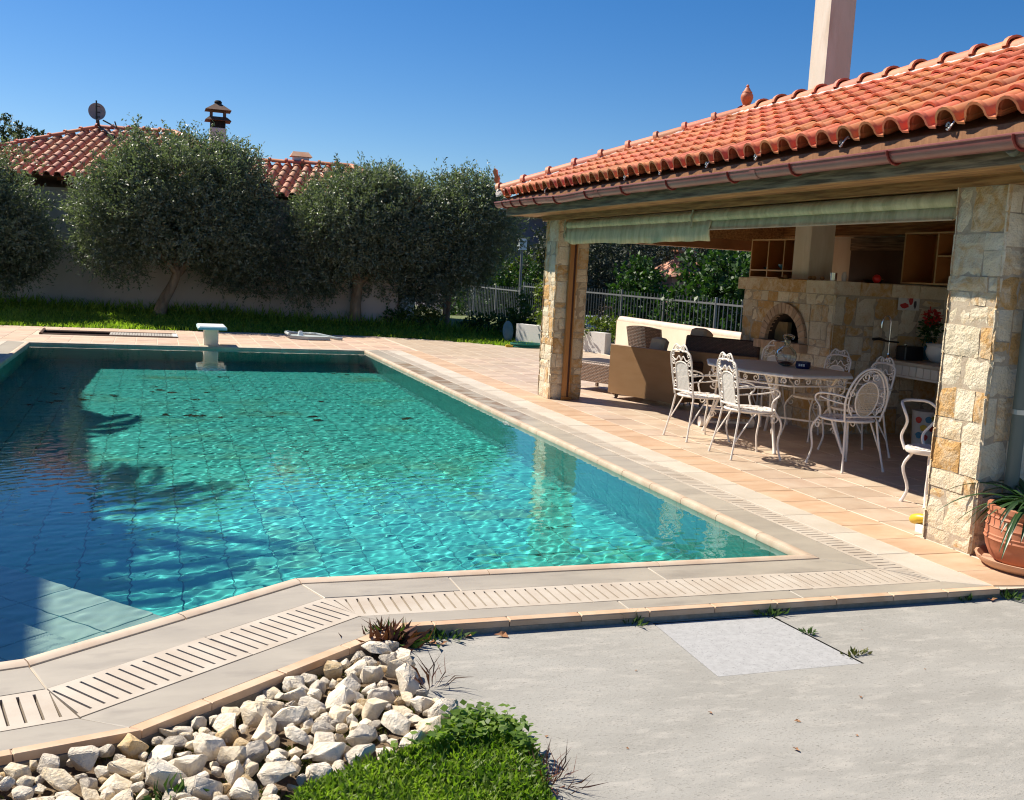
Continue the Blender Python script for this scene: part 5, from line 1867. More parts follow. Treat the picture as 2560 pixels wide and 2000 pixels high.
M['grey_pl'] = mat('grey_plastic', (.35, .42, .42), .5, (.45, .5, .5), 5)
vc = thing('pool_vacuum', 'grey flat pool vacuum head with hose lying on the far paving', 'pool vacuum', (3.0, 21.4, 0))
b = MB(); b.prism([(2.62, 21.15), (2.95, 20.95), (3.42, 21.0), (3.38, 21.25), (2.9, 21.5), (2.66, 21.45)], .012, .075); b.build('head', M['grey_pl'], vc)
b = MB(); b.tube(smoothpts([(2.62, 21.2, .09), (2.6, 21.6, .11), (2.85, 21.75, .08), (3.2, 21.5, .09), (3.55, 21.2, .04), (3.7, 21.15, .03)], 5), .03, 8); b.build('hose', M['grey_pl'], vc, smooth=True)
b = MB(); b.lathe([(.06, 0), (.05, .05), (.035, .09)], (2.85, 21.25, .075), 12); b.build('swivel', M['white_fit'], vc, smooth=True)

# leaves that sank to the pool floor
M['wetleaf'] = mat('sunken_leaf', (.03, .035, .012), .8, rv=.4)
rs_ = random.Random(12)
def leaf_patch(n_=7, r_=.05):
    b = MB(); a0 = rs_.uniform(0, 6.28); vs = [(0, 0, .004)]
    k = 10
    for i in range(k):
        rr_ = r_ * (.35 if i % 2 else 1) * rs_.uniform(.7, 1.2)
        vs.append((rr_ * math.cos(a0 + 6.283 * i / k), rr_ * math.sin(a0 + 6.283 * i / k), rs_.uniform(.002, .02)))
    b.add(vs, [(0, 1 + i, 1 + (i + 1) % k) for i in range(k)])
    return b.mesh('sunken_leaf', M['wetleaf'])
lms = [leaf_patch(r_=.045 + .012 * i) for i in range(6)]
spots = [(rs_.gauss(.5, .75), rs_.gauss(13.6, .5)) for _ in range(24)] + [(rs_.uniform(.1, 2), rs_.uniform(11.4, 12.2)) for _ in range(14)] + [(rs_.gauss(-1.2, .3), rs_.gauss(13.3, .6)) for _ in range(14)] + [(3.0, 11.5), (3.06, 11.56), (1.0, 15.6), (1.06, 15.62), (1.12, 15.6), (2.9, 16.3), (3.1, 16.2), (1.5, 9.5)]
for x, y in spots:
    y = y + 1.0
    if not (-1.85 < x < 3.6): continue
    o = receiver(put('sunken_leaf', rs_.choice(lms), None, (x, min(y, 18.4), floor_z(min(y, 18.4)) + .003), (0, 0, rs_.uniform(0, 6))))
    sh_ = 'shaded side of the pool floor' if x < -.7 else 'sunlit pool floor'
    tag(o, f'dark dead leaf lying on the {sh_}', 'leaf', f'sunken leaves on the {sh_}')

# ------------------------------------------------------------------ downpipe, pot, toy
M['pipe'] = mat('grey_green_pipe', (.13, .15, .125), .45)
dp = thing('downpipe', 'grey green downpipe running down the near column behind the flower pot', 'downpipe', (5.02, 4.84, 0))
b = MB(); b.tube([(5.0, 4.835, .02), (5.0, 4.835, 2.0)], .042, 14); b.build('pipe', M['pipe'], dp, smooth=True)
b = MB(); b.tube(smoothpts([(5.0, 4.835, 2.0), (4.95, 4.78, 2.2), (4.6, 4.6, 2.36), (4.38, 4.5, 2.42)], 4), .042, 12); b.build('elbow', M['pipe'], dp, smooth=True)
for z in (.9, 1.75):
    b = MB(); b.lathe([(.046, 0), (.046, .03)], (5.0, 4.835, z), 14); b.build('clamp', M['wire'], dp)

M['pot'] = mat('terracotta_pot', (.40, .135, .065), .75, (.46, .18, .095), 6, bump=.15, bscale=50, col3=(.52, .30, .2), n3=4, lo3=.6, hi3=.85)
M['saucer'] = mat('pale_saucer', (.52, .30, .18), .7, (.58, .36, .24), 8)
fp = thing('flower_pot', 'ribbed terracotta flower pot on a saucer in front of the near column', 'flower pot', (4.99, 4.61, .0))
b = MB(); b.lathe([(.0, .0), (.26, .0), (.305, .035), (.315, .06), (.30, .06), (.27, .03), (.0, .022)], (4.99, 4.61, .001), 40, cap=False); b.build('saucer', M['saucer'], fp, smooth=True)
prof = [(.19, .026), (.225, .05), (.235, .06), (.262, .12), (.272, .17), (.278, .175), (.272, .185), (.276, .20), (.27, .205), (.27, .245), (.275, .25), (.268, .26), (.262, .30), (.268, .305), (.26, .315), (.262, .335), (.272, .34), (.272, .37), (.245, .372), (.24, .33)]
b = MB(); b.lathe(prof, (4.99, 4.61, .0), 44, cap=False); b.build('pot', M['pot'], fp, smooth=True)
b = MB(); b.lathe([(.0, .34), (.245, .335)], (4.99, 4.61, 0), 30, cap=False); b.build('earth', M['soil'], fp)
def strap_leaves(name, c, n_, seed, L0, L1, w0, material, up0=.9):
    rs2 = random.Random(seed); b = MB(); rv_ = []
    for i in range(n_):
        a = rs2.uniform(0, 6.283); L = rs2.uniform(L0, L1); w_ = w0 * rs2.uniform(.7, 1.2)
        p = Vector(c) + Vector((math.cos(a), math.sin(a), 0)) * rs2.uniform(0, .07)
        d = Vector((math.cos(a), math.sin(a), rs2.uniform(up0 * .6, up0 * 2.2))).normalized()
        side = Vector((-math.sin(a), math.cos(a), 0))
        k = 10; g_ = rs2.uniform(1.6, 3.0) / L; vs = []
        for j in range(k + 1):
            t = j / k
            ww = w_ * (1 - t ** 3) * (.5 + .5 * min(1, t * 5)) + .0015
            vs += [p - side * ww - Vector((0, 0, -.003)), p + Vector((0, 0, -ww * .25)), p + side * ww - Vector((0, 0, -.003))]
            p = p + d * (L / k)
            d = (d + Vector((math.cos(a) * .1, math.sin(a) * .1, -g_ * L / k * 1.1))).normalized()
        b.add(vs, [(j * 3 + q, j * 3 + q + 1, j * 3 + q + 4, j * 3 + q + 3) for j in range(k) for q in (0, 1)])
        rv_ += [rs2.random()] * (2 * k)
    me = b.mesh(name, material, smooth='all')
    at = me.attributes.new('rnd', 'FLOAT', 'FACE'); at.data.foreach_set('value', rv_)
    return me
M['strap'] = leafmat('strap_leaf', (.016, .045, .016), (.05, .11, .035), .38, .2)
pl = thing('potted_lily', 'dark green lily with long arching leaves growing in the terracotta pot', 'plant', (4.99, 4.61, .335))
put('leaves', strap_leaves('leaves', (0, 0, 0), 84, 4, .30, .60, .014, M['strap']), pl)
put('leaves', strap_leaves('leaves', (0, 0, .02), 60, 9, .12, .26, .008, M['strap'], 1.3), pl)

ty = thing('yellow_toy', 'small yellow plastic toy lying at the foot of the near column', 'toy', (4.92, 5.50, 0))
b = MB(); b.tube(smoothpts([(4.93, 5.58, .06), (4.91, 5.5, .085), (4.93, 5.42, .10), (4.96, 5.38, .09)], 4), [.02, .03, .035, .035, .035, .035, .03, .03, .028, .026, .024, .02, .015], 10); b.build('body', M['yellow'], ty, smooth=True)
b = MB(); b.bbox(4.89, 5.42, 0, 4.96, 5.50, .055, .006); b.build('base', M['white_fit'], ty)

# ------------------------------------------------------------------ rock bed
ROCKM = [mat('white_rock', (.74, .635, .475), .9, (.82, .745, .61), 2.2, bump=.8, bscale=5, bdist=.014, rv=.08, coords='obj'),
         mat('cream_rock', (.72, .58, .38), .9, (.80, .70, .53), 2.2, bump=.8, bscale=5, bdist=.014, rv=.08, coords='obj'),
         mat('ochre_rock', (.52, .36, .17), .9, (.64, .50, .31), 2.2, bump=.8, bscale=5, bdist=.014, rv=.08, coords='obj'),
         mat('grey_rock', (.52, .455, .36), .9, (.66, .59, .48), 2.2, bump=.8, bscale=5, bdist=.014, rv=.1, coords='obj')]
RNAME = ['white', 'cream', 'ochre yellow', 'grey']
def rock_mesh(seed, mi):
    rs2 = random.Random(seed)
    bm = bmesh.new()
    sx, sy, sz = 1, rs2.uniform(.6, .85), rs2.uniform(.55, .78)
    for _ in range(rs2.randint(14, 20)):
        v = Vector((rs2.gauss(0, 1), rs2.gauss(0, 1), rs2.gauss(0, 1))).normalized() * rs2.uniform(.82, 1.05)
        bm.verts.new((v.x * sx, v.y * sy, v.z * sz))
    r_ = bmesh.ops.convex_hull(bm, input=bm.verts)
    bmesh.ops.delete(bm, geom=[e for e in r_['geom_interior'] if isinstance(e, bmesh.types.BMVert)], context='VERTS')
    bmesh.ops.bevel(bm, geom=bm.edges[:], offset=.10, segments=2, affect='EDGES', clamp_overlap=True)
    bmesh.ops.triangulate(bm, faces=bm.faces[:])
    bmesh.ops.subdivide_edges(bm, edges=bm.edges[:], cuts=1, use_grid_fill=True)
    for v in bm.verts:
        n_ = mnoise.noise(v.co * 2.3 + Vector((seed, 0, 0))) * .05 + mnoise.noise(v.co * 6 + Vector((seed, 3, 0))) * .025
        v.co += v.co.normalized() * n_
    me = bpy.data.meshes.new('garden_rock'); bm.to_mesh(me); bm.free()
    me.polygons.foreach_set('use_smooth', [True] * len(me.polygons)); me.set_sharp_from_angle(angle=R(38))
    me.materials.append(ROCKM[mi]); me.update()
    return me
rocks = [[rock_mesh(100 + i * 7 + m_ * 131, m_) for i in range(7)] for m_ in range(4)]
BED = [(-1.0, 2.75), (.36, 2.75), (.40, 3.03), (.64, 3.16), (.90, 3.24), (1.04, 3.38), (1.0, 3.7), (1.02, 4.08), (.98, 4.26), (-.15, 3.49), (-1.0, 3.25)]
COVER = [(.36, 2.6), (.42, 2.98), (.64, 3.14), (.90, 3.22), (1.02, 3.36), (1.12, 3.42), (1.24, 3.36), (1.25, 3.1), (1.19, 2.83), (1.12, 2.3), (.36, 2.3)]
rs_ = random.Random(5)
placed = []
def edge_dist(x, y):
    """distance to the deck edge (inside positive)"""
    a, b_ = (O_TRIM[1], O_TRIM[2]) if x > O_TRIM[2].x else (O_TRIM[2], Vector((-3.3, 2.65)))
    d = (b_ - a).normalized(); nn = Vector((-d.y, d.x))
    return (Vector((x, y)) - a).dot(nn)
for layer, (count, r0, r1) in enumerate(((80, .054, .086), (150, .039, .054), (130, .026, .038))):
    tries = 0; n_ = 0
    while n_ < count and tries < 9000:
        tries += 1
        x, y = rs_.uniform(-.72, 1.05), rs_.uniform(2.86, 4.24)
        if not poly_in(x, y, BED): continue
        r_ = rs_.uniform(r0, r1)
        if edge_dist(x, y) < r_ * .72: continue
        if any((x - a) ** 2 + (y - b_) ** 2 < ((r_ + c_) * (.72, .68, .62)[layer]) ** 2 for a, b_, c_ in placed): continue
        placed.append((x, y, r_)); n_ += 1
        mi = rs_.choices((0, 1, 2, 3), (46, 30, 9, 15))[0]
        h = -.064 + r_ * .55 + (.016 if layer == 2 else 0) + rs_.uniform(-.006, .012)
        o = put('garden_rock', rs_.choice(rocks[mi]), None, (x, y, h), (rs_.uniform(-.5, .5), rs_.uniform(-.5, .5), rs_.uniform(0, 6.28)))
        o.scale = (r_,) * 3
        big = 'large' if r_ > .054 else ('medium' if r_ > .0385 else 'small')
        if edge_dist(x, y) < .2: where = 'lying along the pool deck edge'
        elif x > .78 and y > 3.42: where = 'lying beside the concrete patio'
        elif x > .3 and (y - 3.0) < (x - .3) * .45 + .14: where = 'lying beside the green ground cover'
        else: where = 'in the middle of the rock bed'
        tag(o, f'{big} {RNAME[mi]} limestone rock {where}', 'rock', f'{big} {RNAME[mi]} rocks {where}')

# green ground cover and weeds
M['cover'] = leafmat('ground_cover_leaf', (.075, .15, .014), (.27, .36, .05), .5, .5)
M['clover'] = leafmat('clover_leaf', (.07, .15, .014), (.22, .33, .05), .5, .5)
M['moss'] = leafmat('moss', (.06, .08, .012), (.14, .13, .03), .8, .2)
M['redweed'] = leafmat('red_weed', (.08, .02, .015), (.16, .06, .03), .6, .2)
M['weed'] = leafmat('weed_leaf', (.03, .08, .012), (.09, .15, .03), .5, .3)
M['dryleaf'] = mat('dry_leaf', (.28, .12, .05), .9, (.36, .2, .1), 20)
rs2 = np.random.RandomState(8)
pts = []
while len(pts) < 30000:
    x, y = rs2.uniform(.36, 1.27), rs2.uniform(2.55, 3.57)
    if poly_in(x, y, COVER): pts.append((x, y))
pts = np.array(pts)
def cov_h(x, y):
    return .022 + .018 * np.sin(x * 9 + 1) * np.sin(y * 8) + .025 * np.exp(-(((x - 1.08) / .2) ** 2 + ((y - 3.3) / .15) ** 2))
z = -.07 + rs2.rand(len(pts)) ** .5 * np.clip(cov_h(pts[:, 0], pts[:, 1]) + .03, .02, .2)
n_ = len(pts)
D = unit(np.stack([rs2.normal(size=n_), rs2.normal(size=n_), .2 + rs2.rand(n_) * 2.2], 1))
N = unit(np.stack([rs2.normal(size=n_) * .5, rs2.normal(size=n_) * .5, np.ones(n_)], 1))
N = unit(N - D * (N * D).sum(1, keepdims=True))
patch = np.array([mnoise.noise(Vector((p[0] * 7, p[1] * 7, 1))) for p in pts])
me = leaf_mesh('ground_cover', np.column_stack([pts, z]), D, N, .014 + .028 * rs2.rand(n_) ** 2, .003 + .0025 * rs2.rand(n_), M['cover'], np.clip(.5 + patch * .8 + rs2.normal(size=n_) * .2, 0, 1))
tag(put('ground_cover', me), 'low bright green ground cover between the rocks and the patio', 'ground cover', kind='stuff')
# rounder clover along the mound edge
cm_ = []
while len(cm_) < 260:
    x, y = rs2.uniform(.72, 1.27), rs2.uniform(3.05, 3.5)
    if poly_in(x, y, COVER) and (y > 3.16 or x > 1.17): cm_.append((x, y))
cm_ = np.array(cm_); n_ = len(cm_)
zz = -.05 + cov_h(cm_[:, 0], cm_[:, 1]) + .02 + rs2.rand(n_) * .05
D = unit(np.stack([rs2.normal(size=n_), rs2.normal(size=n_), rs2.rand(n_) * .5], 1)); N = unit(np.stack([rs2.normal(size=n_) * .3, rs2.normal(size=n_) * .3, np.ones(n_)], 1)); N = unit(N - D * (N * D).sum(1, keepdims=True))
tag(put('clover', leaf_mesh('clover', np.column_stack([cm_, zz]), D, N, .024 + .014 * rs2.rand(n_), .011 + .006 * rs2.rand(n_), M['clover'], rs2.rand(n_), .1)), 'round leaved clover on top of the ground cover mound', 'clover', kind='stuff')
ms = []
while len(ms) < 5200:
    x, y = rs2.uniform(-.95, 1.03), rs2.uniform(2.8, 4.2)
    if poly_in(x, y, BED) and edge_dist(x, y) > .01 and mnoise.noise(Vector((x * 5, y * 5, 4))) > .02: ms.append((x, y, -.068))
tag(put('moss', grass_mesh('moss', ms, M['moss'], .022, .004, 3, .8)), 'yellow green moss between the rocks', 'moss', kind='stuff')

def weed(name, label, loc, n_, h, wd, m, seed, spread=.03, lean=.6, cat='weed'):
    r3 = np.random.RandomState(seed)
    p = np.column_stack([r3.normal(size=n_) * spread, r3.normal(size=n_) * spread * .6, np.zeros(n_)])
    o = put(name, grass_mesh(name, p, M[m], h, wd, seed, lean), None, loc)
    return tag(o, label, cat)
weed('weed', 'reddish stemmed weed growing where deck, rocks and patio meet', (.985, 4.24, -.06), 90, .10, .011, 'redweed', 1, .05, .7)
weed('weed', 'green leafy weed at the deck corner above the rock bed', (1.0, 4.26, -.06), 50, .085, .012, 'weed', 2, .045, .8)
weed('weed', 'green weed along the deck edge next to dry leaves', (1.24, 4.285, -.055), 60, .045, .008, 'weed', 3, .06)
weed('weed', 'small green weed on the deck edge short of the grey cover', (2.20, 4.30, -.055), 30, .05, .006, 'weed', 4, .03)
weed('weed', 'thin red weed tuft sticking out of the rocks over the patio', (1.05, 3.74, -.055), 26, .12, .0035, 'redweed', 5, .02, .9)
weed('weed', 'green weed at the far corner of the grey cover', (2.97, 4.29, -.055), 40, .045, .007, 'weed', 6, .03)
weed('weed', 'tiny weed in the right hand joint of the grey cover', (3.0, 4.0, -.055), 16, .035, .006, 'weed', 7, .012)
weed('weed', 'yellowish weed at the near end of the grey cover joint', (3.05, 3.72, -.055), 22, .03, .007, 'moss', 8, .025)
weed('weed', 'green weed at the deck edge near the flower pot', (4.50, 4.28, -.055), 40, .05, .006, 'weed', 9, .03)
weed('weed', 'little weed in the deck edge left of the flower pot', (4.22, 4.285, -.055), 22, .04, .006, 'weed', 10, .02)
weed('weed', 'dry grass tuft at the tip of the ground cover on the patio', (1.23, 2.92, -.055), 60, .11, .0025, 'redweed', 11, .04, 1.0)
weed('weed', 'broad leaved seedling among the rocks at the front', (.06, 3.05, -.02), 12, .06, .012, 'weed', 12, .03, .7)
rs_ = random.Random(2)
dl = []
for i in range(3):
    b = MB(); k = 9
    vs = [(0, 0, .004)] + [(.022 * (1.3 if q % 3 == 0 else .6) * math.cos(6.283 * q / k), .016 * (1.3 if q % 3 == 0 else .7) * math.sin(6.283 * q / k), rs_.uniform(.002, .014)) for q in range(k)]
    b.add(vs, [(0, 1 + q, 1 + (q + 1) % k) for q in range(k)]); dl.append(b.mesh('dry_leaf', M['dryleaf']))
for x, y, s_ in ((1.18, 4.22, 1.3), (1.22, 4.2, 1), (1.36, 4.27, 1.1), (1.52, 4.25, 1.5), (1.14, 4.25, 1.2), (4.36, 4.26, 1.2)):
    o = put('dry_leaf', dl[rs_.randrange(3)], None, (x, y, -.053), (0, 0, rs_.uniform(0, 6))); o.scale = (s_,) * 3
    tag(o, 'curled brown dry leaf lying along the deck edge', 'leaf', 'dry leaves along the deck edge')
for x, y, s_ in ((2.05, 3.3, .5), (2.35, 3.16, .6), (2.2, 2.95, .7), (1.35, 3.25, .35), (1.95, 3.75, .3), (2.75, 3.3, .45), (3.25, 3.5, .3), (2.5, 3.0, .35), (1.6, 3.1, .3), (3.3, 4.0, .25)):
    o = put('dry_leaf', dl[rs_.randrange(3)], None, (x, y, -.054), (0, 0, rs_.uniform(0, 6))); o.scale = (s_,) * 3
    tag(o, 'tiny brown leaf crumb on the open concrete patio', 'leaf', 'leaf crumbs on the patio')
# ------------------------------------------------------------------ lawn grass
M['grass'] = leafmat('grass_blade', (.12, .21, .018), (.38, .47, .07), .55, .6)
rs2 = np.random.RandomState(21)
gp = []
while len(gp) < 46000:
    x = rs2.uniform(-6, 9.0); y = rs2.uniform(20.5, 28.6)
    fy = far_y(min(x, 7.7))
    if y < fy + .02 or y > 28.4 - .33 * (x + 4.2) + .3: continue
    gp.append((x, y, lawn_z(x, y) - .015))
gp = np.array(gp)
tag(put('grass', grass_mesh('grass', gp, M['grass'], .10, .011, 5, .5)), 'short green lawn grass between the far paving and the house', 'grass', kind='stuff')
tall = gp[(gp[:, 1] > 25.4 - .25 * gp[:, 0]) & (rs2.rand(len(gp)) < .2)]
tag(put('tall_grass', grass_mesh('tall_grass', tall, M['grass'], .28, .012, 6, .45)), 'tall grass growing along the foot of the house wall', 'grass', kind='stuff')

# ------------------------------------------------------------------ olive trees
M['olive'] = leafmat('olive_leaf', (.045, .068, .042), (.31, .345, .255), .45, .28, .45)
M['bark'] = mat('olive_bark', (.20, .135, .08), .95, (.34, .245, .155), 9, stretch=(1, 1, .35), bump=.9, bscale=22, bdist=.04)


def tree(name, label, base, trunk, limbs, lobes, seed, m='olive', ntw=2600, nl=11, twig=.34, leaf=.082, wd=.0155, group=None, upb=.45, sprigs=0, cat='tree', shell=.55, droop=.5):
    t = thing(name, label, cat, base, 0, group)
    b = MB(); b.tube(smoothpts([p[:3] for p in trunk], 4), list(np.interp(np.linspace(0, 1, (len(trunk) - 1) * 4 + 1), np.linspace(0, 1, len(trunk)), [p[3] for p in trunk])), 10)
    for lm in limbs:
        b.tube(smoothpts([p[:3] for p in lm], 4), list(np.interp(np.linspace(0, 1, (len(lm) - 1) * 4 + 1), np.linspace(0, 1, len(lm)), [p[3] for p in lm])), 7)
    b.build('trunk', M['bark'], t, smooth='all', world=False)
    put('crown', crown_mesh('crown', lobes, M[m], ntw, nl, twig, leaf, wd, seed, upb=upb, shell=shell, droop=droop), t)
    if sprigs:
        rs3 = random.Random(seed)
        sl = []
        for _ in range(sprigs):
            l = rs3.choice(lobes[:max(3, len(lobes) // 2)])
            sl.append((l[0] + rs3.uniform(-.7, .7) * l[3], l[1] + rs3.uniform(-.5, .5) * l[4], l[2] + l[5] * rs3.uniform(.85, 1.0) + .08, .07, .07, rs3.uniform(.18, .42)))
        put('crown', crown_mesh('sprigs', sl, M[m], sprigs * 16, 7, .16, leaf, wd, seed + 1, upb=1.2, shell=.9), t)
    return t

GO = 'olive trees along the house wall'
tree('olive_tree', 'big round olive tree with a leaning trunk behind the starting block', (.10, 25.6, .11),
     [(0, 0, -.1, .17), (.12, 0, .35, .13), (.32, 0, .75, .11), (.45, 0, 1.1, .10)],
     [[(.40, 0, .95, .09), (.75, .1, 1.4, .07), (1.1, 0, 2.0, .04)], [(.42, 0, 1.0, .08), (.3, .1, 1.6, .06), (.1, 0, 2.3, .04)], [(.42, 0, 1.0, .07), (.0, -.2, 1.5, .05), (-.6, -.2, 2.0, .03)]],
     [(.35, 0, 2.95, 1.5, 1.35, 1.15), (-.75, 0, 2.35, 1.1, 1.1, 1.0), (1.5, 0, 2.65, 1.0, 1.15, 1.2), (.55, -.1, 2.1, 1.8, 1.3, .75), (-1.1, -.1, 1.75, .75, .8, .75), (1.95, 0, 1.75, .75, .9, .8), (-.35, .1, 3.2, .8, .8, .6), (1.3, .1, 3.5, .85, .8, .55), (1.5, .3, 1.15, .7, .4, .4), (2.2, .2, 1.0, .45, .45, .35), (-.75, 0, 1.15, .4, .4, .3)],
     11, ntw=14500, group=GO, sprigs=34)
tree('olive_tree', 'olive tree with a forked bare trunk beside the fallen pool vacuum', (4.72, 25.2, .12),
     [(0, 0, -.1, .17), (-.02, 0, .5, .13), (.02, 0, .9, .13), (.03, 0, 1.05, .14)],
     [[(0, 0, 1.0, .10), (-.25, 0, 1.35, .09), (-.6, 0, 1.9, .05)], [(.02, 0, 1.0, .10), (.35, 0, 1.25, .08), (.75, .1, 1.8, .05)], [(.02, 0, 1.05, .08), (.08, .1, 1.6, .06), (.1, .1, 2.2, .04)]],
     [(-.1, 0, 2.5, 1.3, 1.2, 1.1), (-.8, 0, 2.1, .85, 1, .85), (.85, 0, 2.45, 1.05, 1.1, 1.05), (.2, 0, 1.95, 1.7, 1.2, .75), (-.85, .1, 1.35, .8, .7, .6), (.4, .1, 3.1, .75, .7, .55), (-.5, .1, 2.95, .7, .7, .5), (-1.3, .2, 1.0, .55, .45, .55), (.8, .3, 1.2, .8, .5, .5)],
     23, ntw=11000, group=GO, sprigs=26)
tree('olive_tree', 'dense dark olive tree with low hanging branches next to the metal fence', (7.05, 25.4, .1),
     [(0, 0, -.1, .12), (.05, 0, .6, .09), (.1, 0, 1.1, .08)],
     [[(.08, 0, 1.0, .06), (.5, 0, 1.6, .04), (.9, 0, 2.2, .02)], [(.08, 0, 1.0, .06), (-.4, 0, 1.5, .04), (-.8, 0, 2.0, .02)]],
     [(.2, 0, 2.55, 1.25, 1.1, 1.15), (-.7, 0, 2.3, .9, .9, 1.0), (1.0, 0, 2.5, .8, .85, .85), (-.1, 0, 1.65, 1.1, 1.0, .7), (-.8, -.1, 1.15, .6, .6, .6), (.55, 0, 1.6, .6, .6, .5), (.5, .1, 3.3, .65, .6, .5), (-.35, 0, 1.0, .45, .45, .4)],
     37, ntw=9500, group=GO, sprigs=28)
tree('olive_tree', 'hanging olive tree at the edge of the lawn beside the trench', (-4.45, 26.1, .1),
     [(0, 0, -.1, .16), (.1, 0, .6, .12), (.1, 0, 1.2, .10)],
     [[(.1, 0, 1.1, .08), (.7, 0, 1.7, .05), (1.2, 0, 2.3, .03)], [(.1, 0, 1.1, .08), (-.4, 0, 1.7, .05), (-.8, 0, 2.3, .03)]],
     [(.4, 0, 2.1, 1.4, 1.2, 1.2), (1.15, -.1, 1.75, 1.0, 1.0, 1.05), (.9, -.2, 1.05, .9, .8, .6), (-.5, 0, 2.3, 1.2, 1.2, 1.1), (1.6, -.1, 1.35, .6, .7, .6), (.2, 0, 3.0, .8, .8, .7)],
     51, ntw=9500, group=GO, sprigs=26)
tree('young_olive', 'spindly young tree with a few grey shoots above the left olive', (-3.55, 27.3, .1),
     [(0, 0, 0, .05), (.1, 0, 2, .03), (.2, 0, 3.6, .015)], [[(.15, 0, 3, .012), (.5, 0, 3.8, .006)], [(.18, 0, 3.2, .012), (-.1, 0, 4.2, .006)]],
     [(.2, 0, 3.9, .2, .2, .5), (.5, 0, 3.7, .2, .2, .35), (-.05, 0, 3.6, .25, .2, .4), (.75, 0, 3.45, .25, .2, .2)], 61, ntw=110, nl=7, twig=.25, shell=.95)

# small shrubs in front of the wall and fence
M['yellowgreen'] = leafmat('yellow_green_leaf', (.06, .10, .012), (.18, .22, .04), .5, .35)
M['laurel'] = leafmat('laurel_leaf', (.014, .045, .010), (.07, .145, .03), .5, .25, .4)
M['greypine'] = leafmat('grey_pine_needle', (.025, .036, .024), (.08, .095, .062), .7, .12)
M['reddish'] = leafmat('reddish_leaf', (.05, .03, .022), (.14, .10, .07), .6, .2)
def shrub(name, label, base, lobes, m, ntw, nl, twig, leaf, wd, seed, stem=.03, group=None, upb=.4):
    t = thing(name, label, 'shrub', base, 0, group)
    b = MB()
    top = max(l[2] for l in lobes)
    for k_ in range(4):
        l = lobes[k_ % len(lobes)]
        b.tube([(0, 0, 0), (l[0] * .5, l[1] * .5, l[2] * .5), (l[0], l[1], l[2])], [stem, stem * .7, stem * .3], 6)
    b.build('stem', M['bark'], t, world=False)
    put('foliage', crown_mesh('foliage', lobes, M[m], ntw, nl, twig, leaf, wd, seed, upb=upb, shell=.6), t)
    return t
shrub('shrub', 'pale yellow green bush at the foot of the dark olive tree', (6.25, 24.9, .08), [(0, 0, .22, .42, .3, .2), (.3, 0, .2, .25, .25, .16)], 'yellowgreen', 240, 7, .14, .08, .022, 71)
shrub('shrub', 'dark low bush between the forked olive and the yellow green bush', (5.75, 25.2, .08), [(0, 0, .2, .3, .3, .2)], 'laurel', 130, 7, .12, .07, .022, 72)
shrub('ivy', 'leafy green ivy clump below the far metal fence', (7.95, 24.3, .0), [(0, 0, .2, .6, .4, .22), (.6, -.3, .16, .5, .35, .2), (-.4, .2, .14, .4, .3, .14)], 'laurel', 420, 7, .14, .085, .03, 73)
shrub('shrub', 'tall dark bush by the step of the metal fence', (8.35, 23.3, .0), [(0, 0, .55, .25, .25, .45), (.1, 0, .25, .35, .3, .3)], 'laurel', 240, 7, .14, .085, .028, 74)
shrub('shrub', 'slim bright green seedling rising above the white planter', (8.35, 21.9, .3), [(0, 0, .45, .12, .12, .45), (0, 0, .85, .1, .1, .25)], 'yellowgreen', 70, 6, .14, .09, .025, 75)
sp = thing('bare_sapling', 'bare young tree with light forked branches in the lawn', 'sapling', (6.95, 25.2, .05))
b = MB(); b.tube([(0, 0, 0), (.02, 0, .4), (0, 0, .9)], [.05, .035, .025], 7)
for q in ([(0, 0, .3), (-.2, 0, .5), (-.3, 0, .55)], [(.02, 0, .35), (.25, 0, .6), (.35, 0, .75)], [(.01, 0, .5), (.3, .1, .75), (.6, .1, .85)], [(0, 0, .55), (-.15, 0, .72), (-.22, 0, .8)], [(.0, 0, .5), (.1, 0, .8), (.3, 0, 1.0)]):
    b.tube(q, [.02, .014, .006], 5)
b.build('trunk', M['bark'], sp, smooth='all', world=False)

# leaning oval board, hose, white planter wall
M['bluegrey'] = mat('blue_grey_plastic', (.10, .19, .22), .4, (.14, .24, .27), 4)
b = MB(); mt = Matrix.Translation((7.72, 22.35, .0)) @ Matrix.Rotation(R(18), 4, 'Z') @ Matrix.Rotation(R(-18), 4, 'X') @ Matrix.Rotation(R(14), 4, 'Y')
bb = MB().lathe([(.0, -.02), (.8, -.02), (1, 0), (.95, .02), (.3, .005), (0, .0)], n=26, cap=False)
b.add([mt @ Vector((v[0] * .15, v[2] * 1.0, .25 + v[1] * .25)) for v in bb.v], bb.f)
tag(b.build('oval_sled', M['bluegrey'], smooth=True), 'blue grey oval plastic sled leaning against the bushes', 'sled')
M['hose'] = mat('green_hose', (.008, .13, .085), .4)
hs_ = thing('garden_hose', 'coiled green garden hose lying beside the white planter wall', 'hose', (7.62, 20.7, 0))
b = MB(); pts = [(.38 * (1 - .05 * (k_ // 12 % 3)) * math.cos(k_ * .52), .30 * math.sin(k_ * .52) * (1 + .06 * math.sin(k_ * .2)), .02 + .018 * (k_ // 12)) for k_ in range(49)]
b.tube(smoothpts(pts, 2), .017, 7); b.build('coil', M['hose'], hs_, smooth=True, world=False)
b = MB(); b.tube([(-.38, -.1, .02), (-.5, -.12, .03), (-.55, -.12, .03)], [.022, .03, .02], 8); b.build('nozzle', M['yellow'], hs_, smooth=True, world=False)

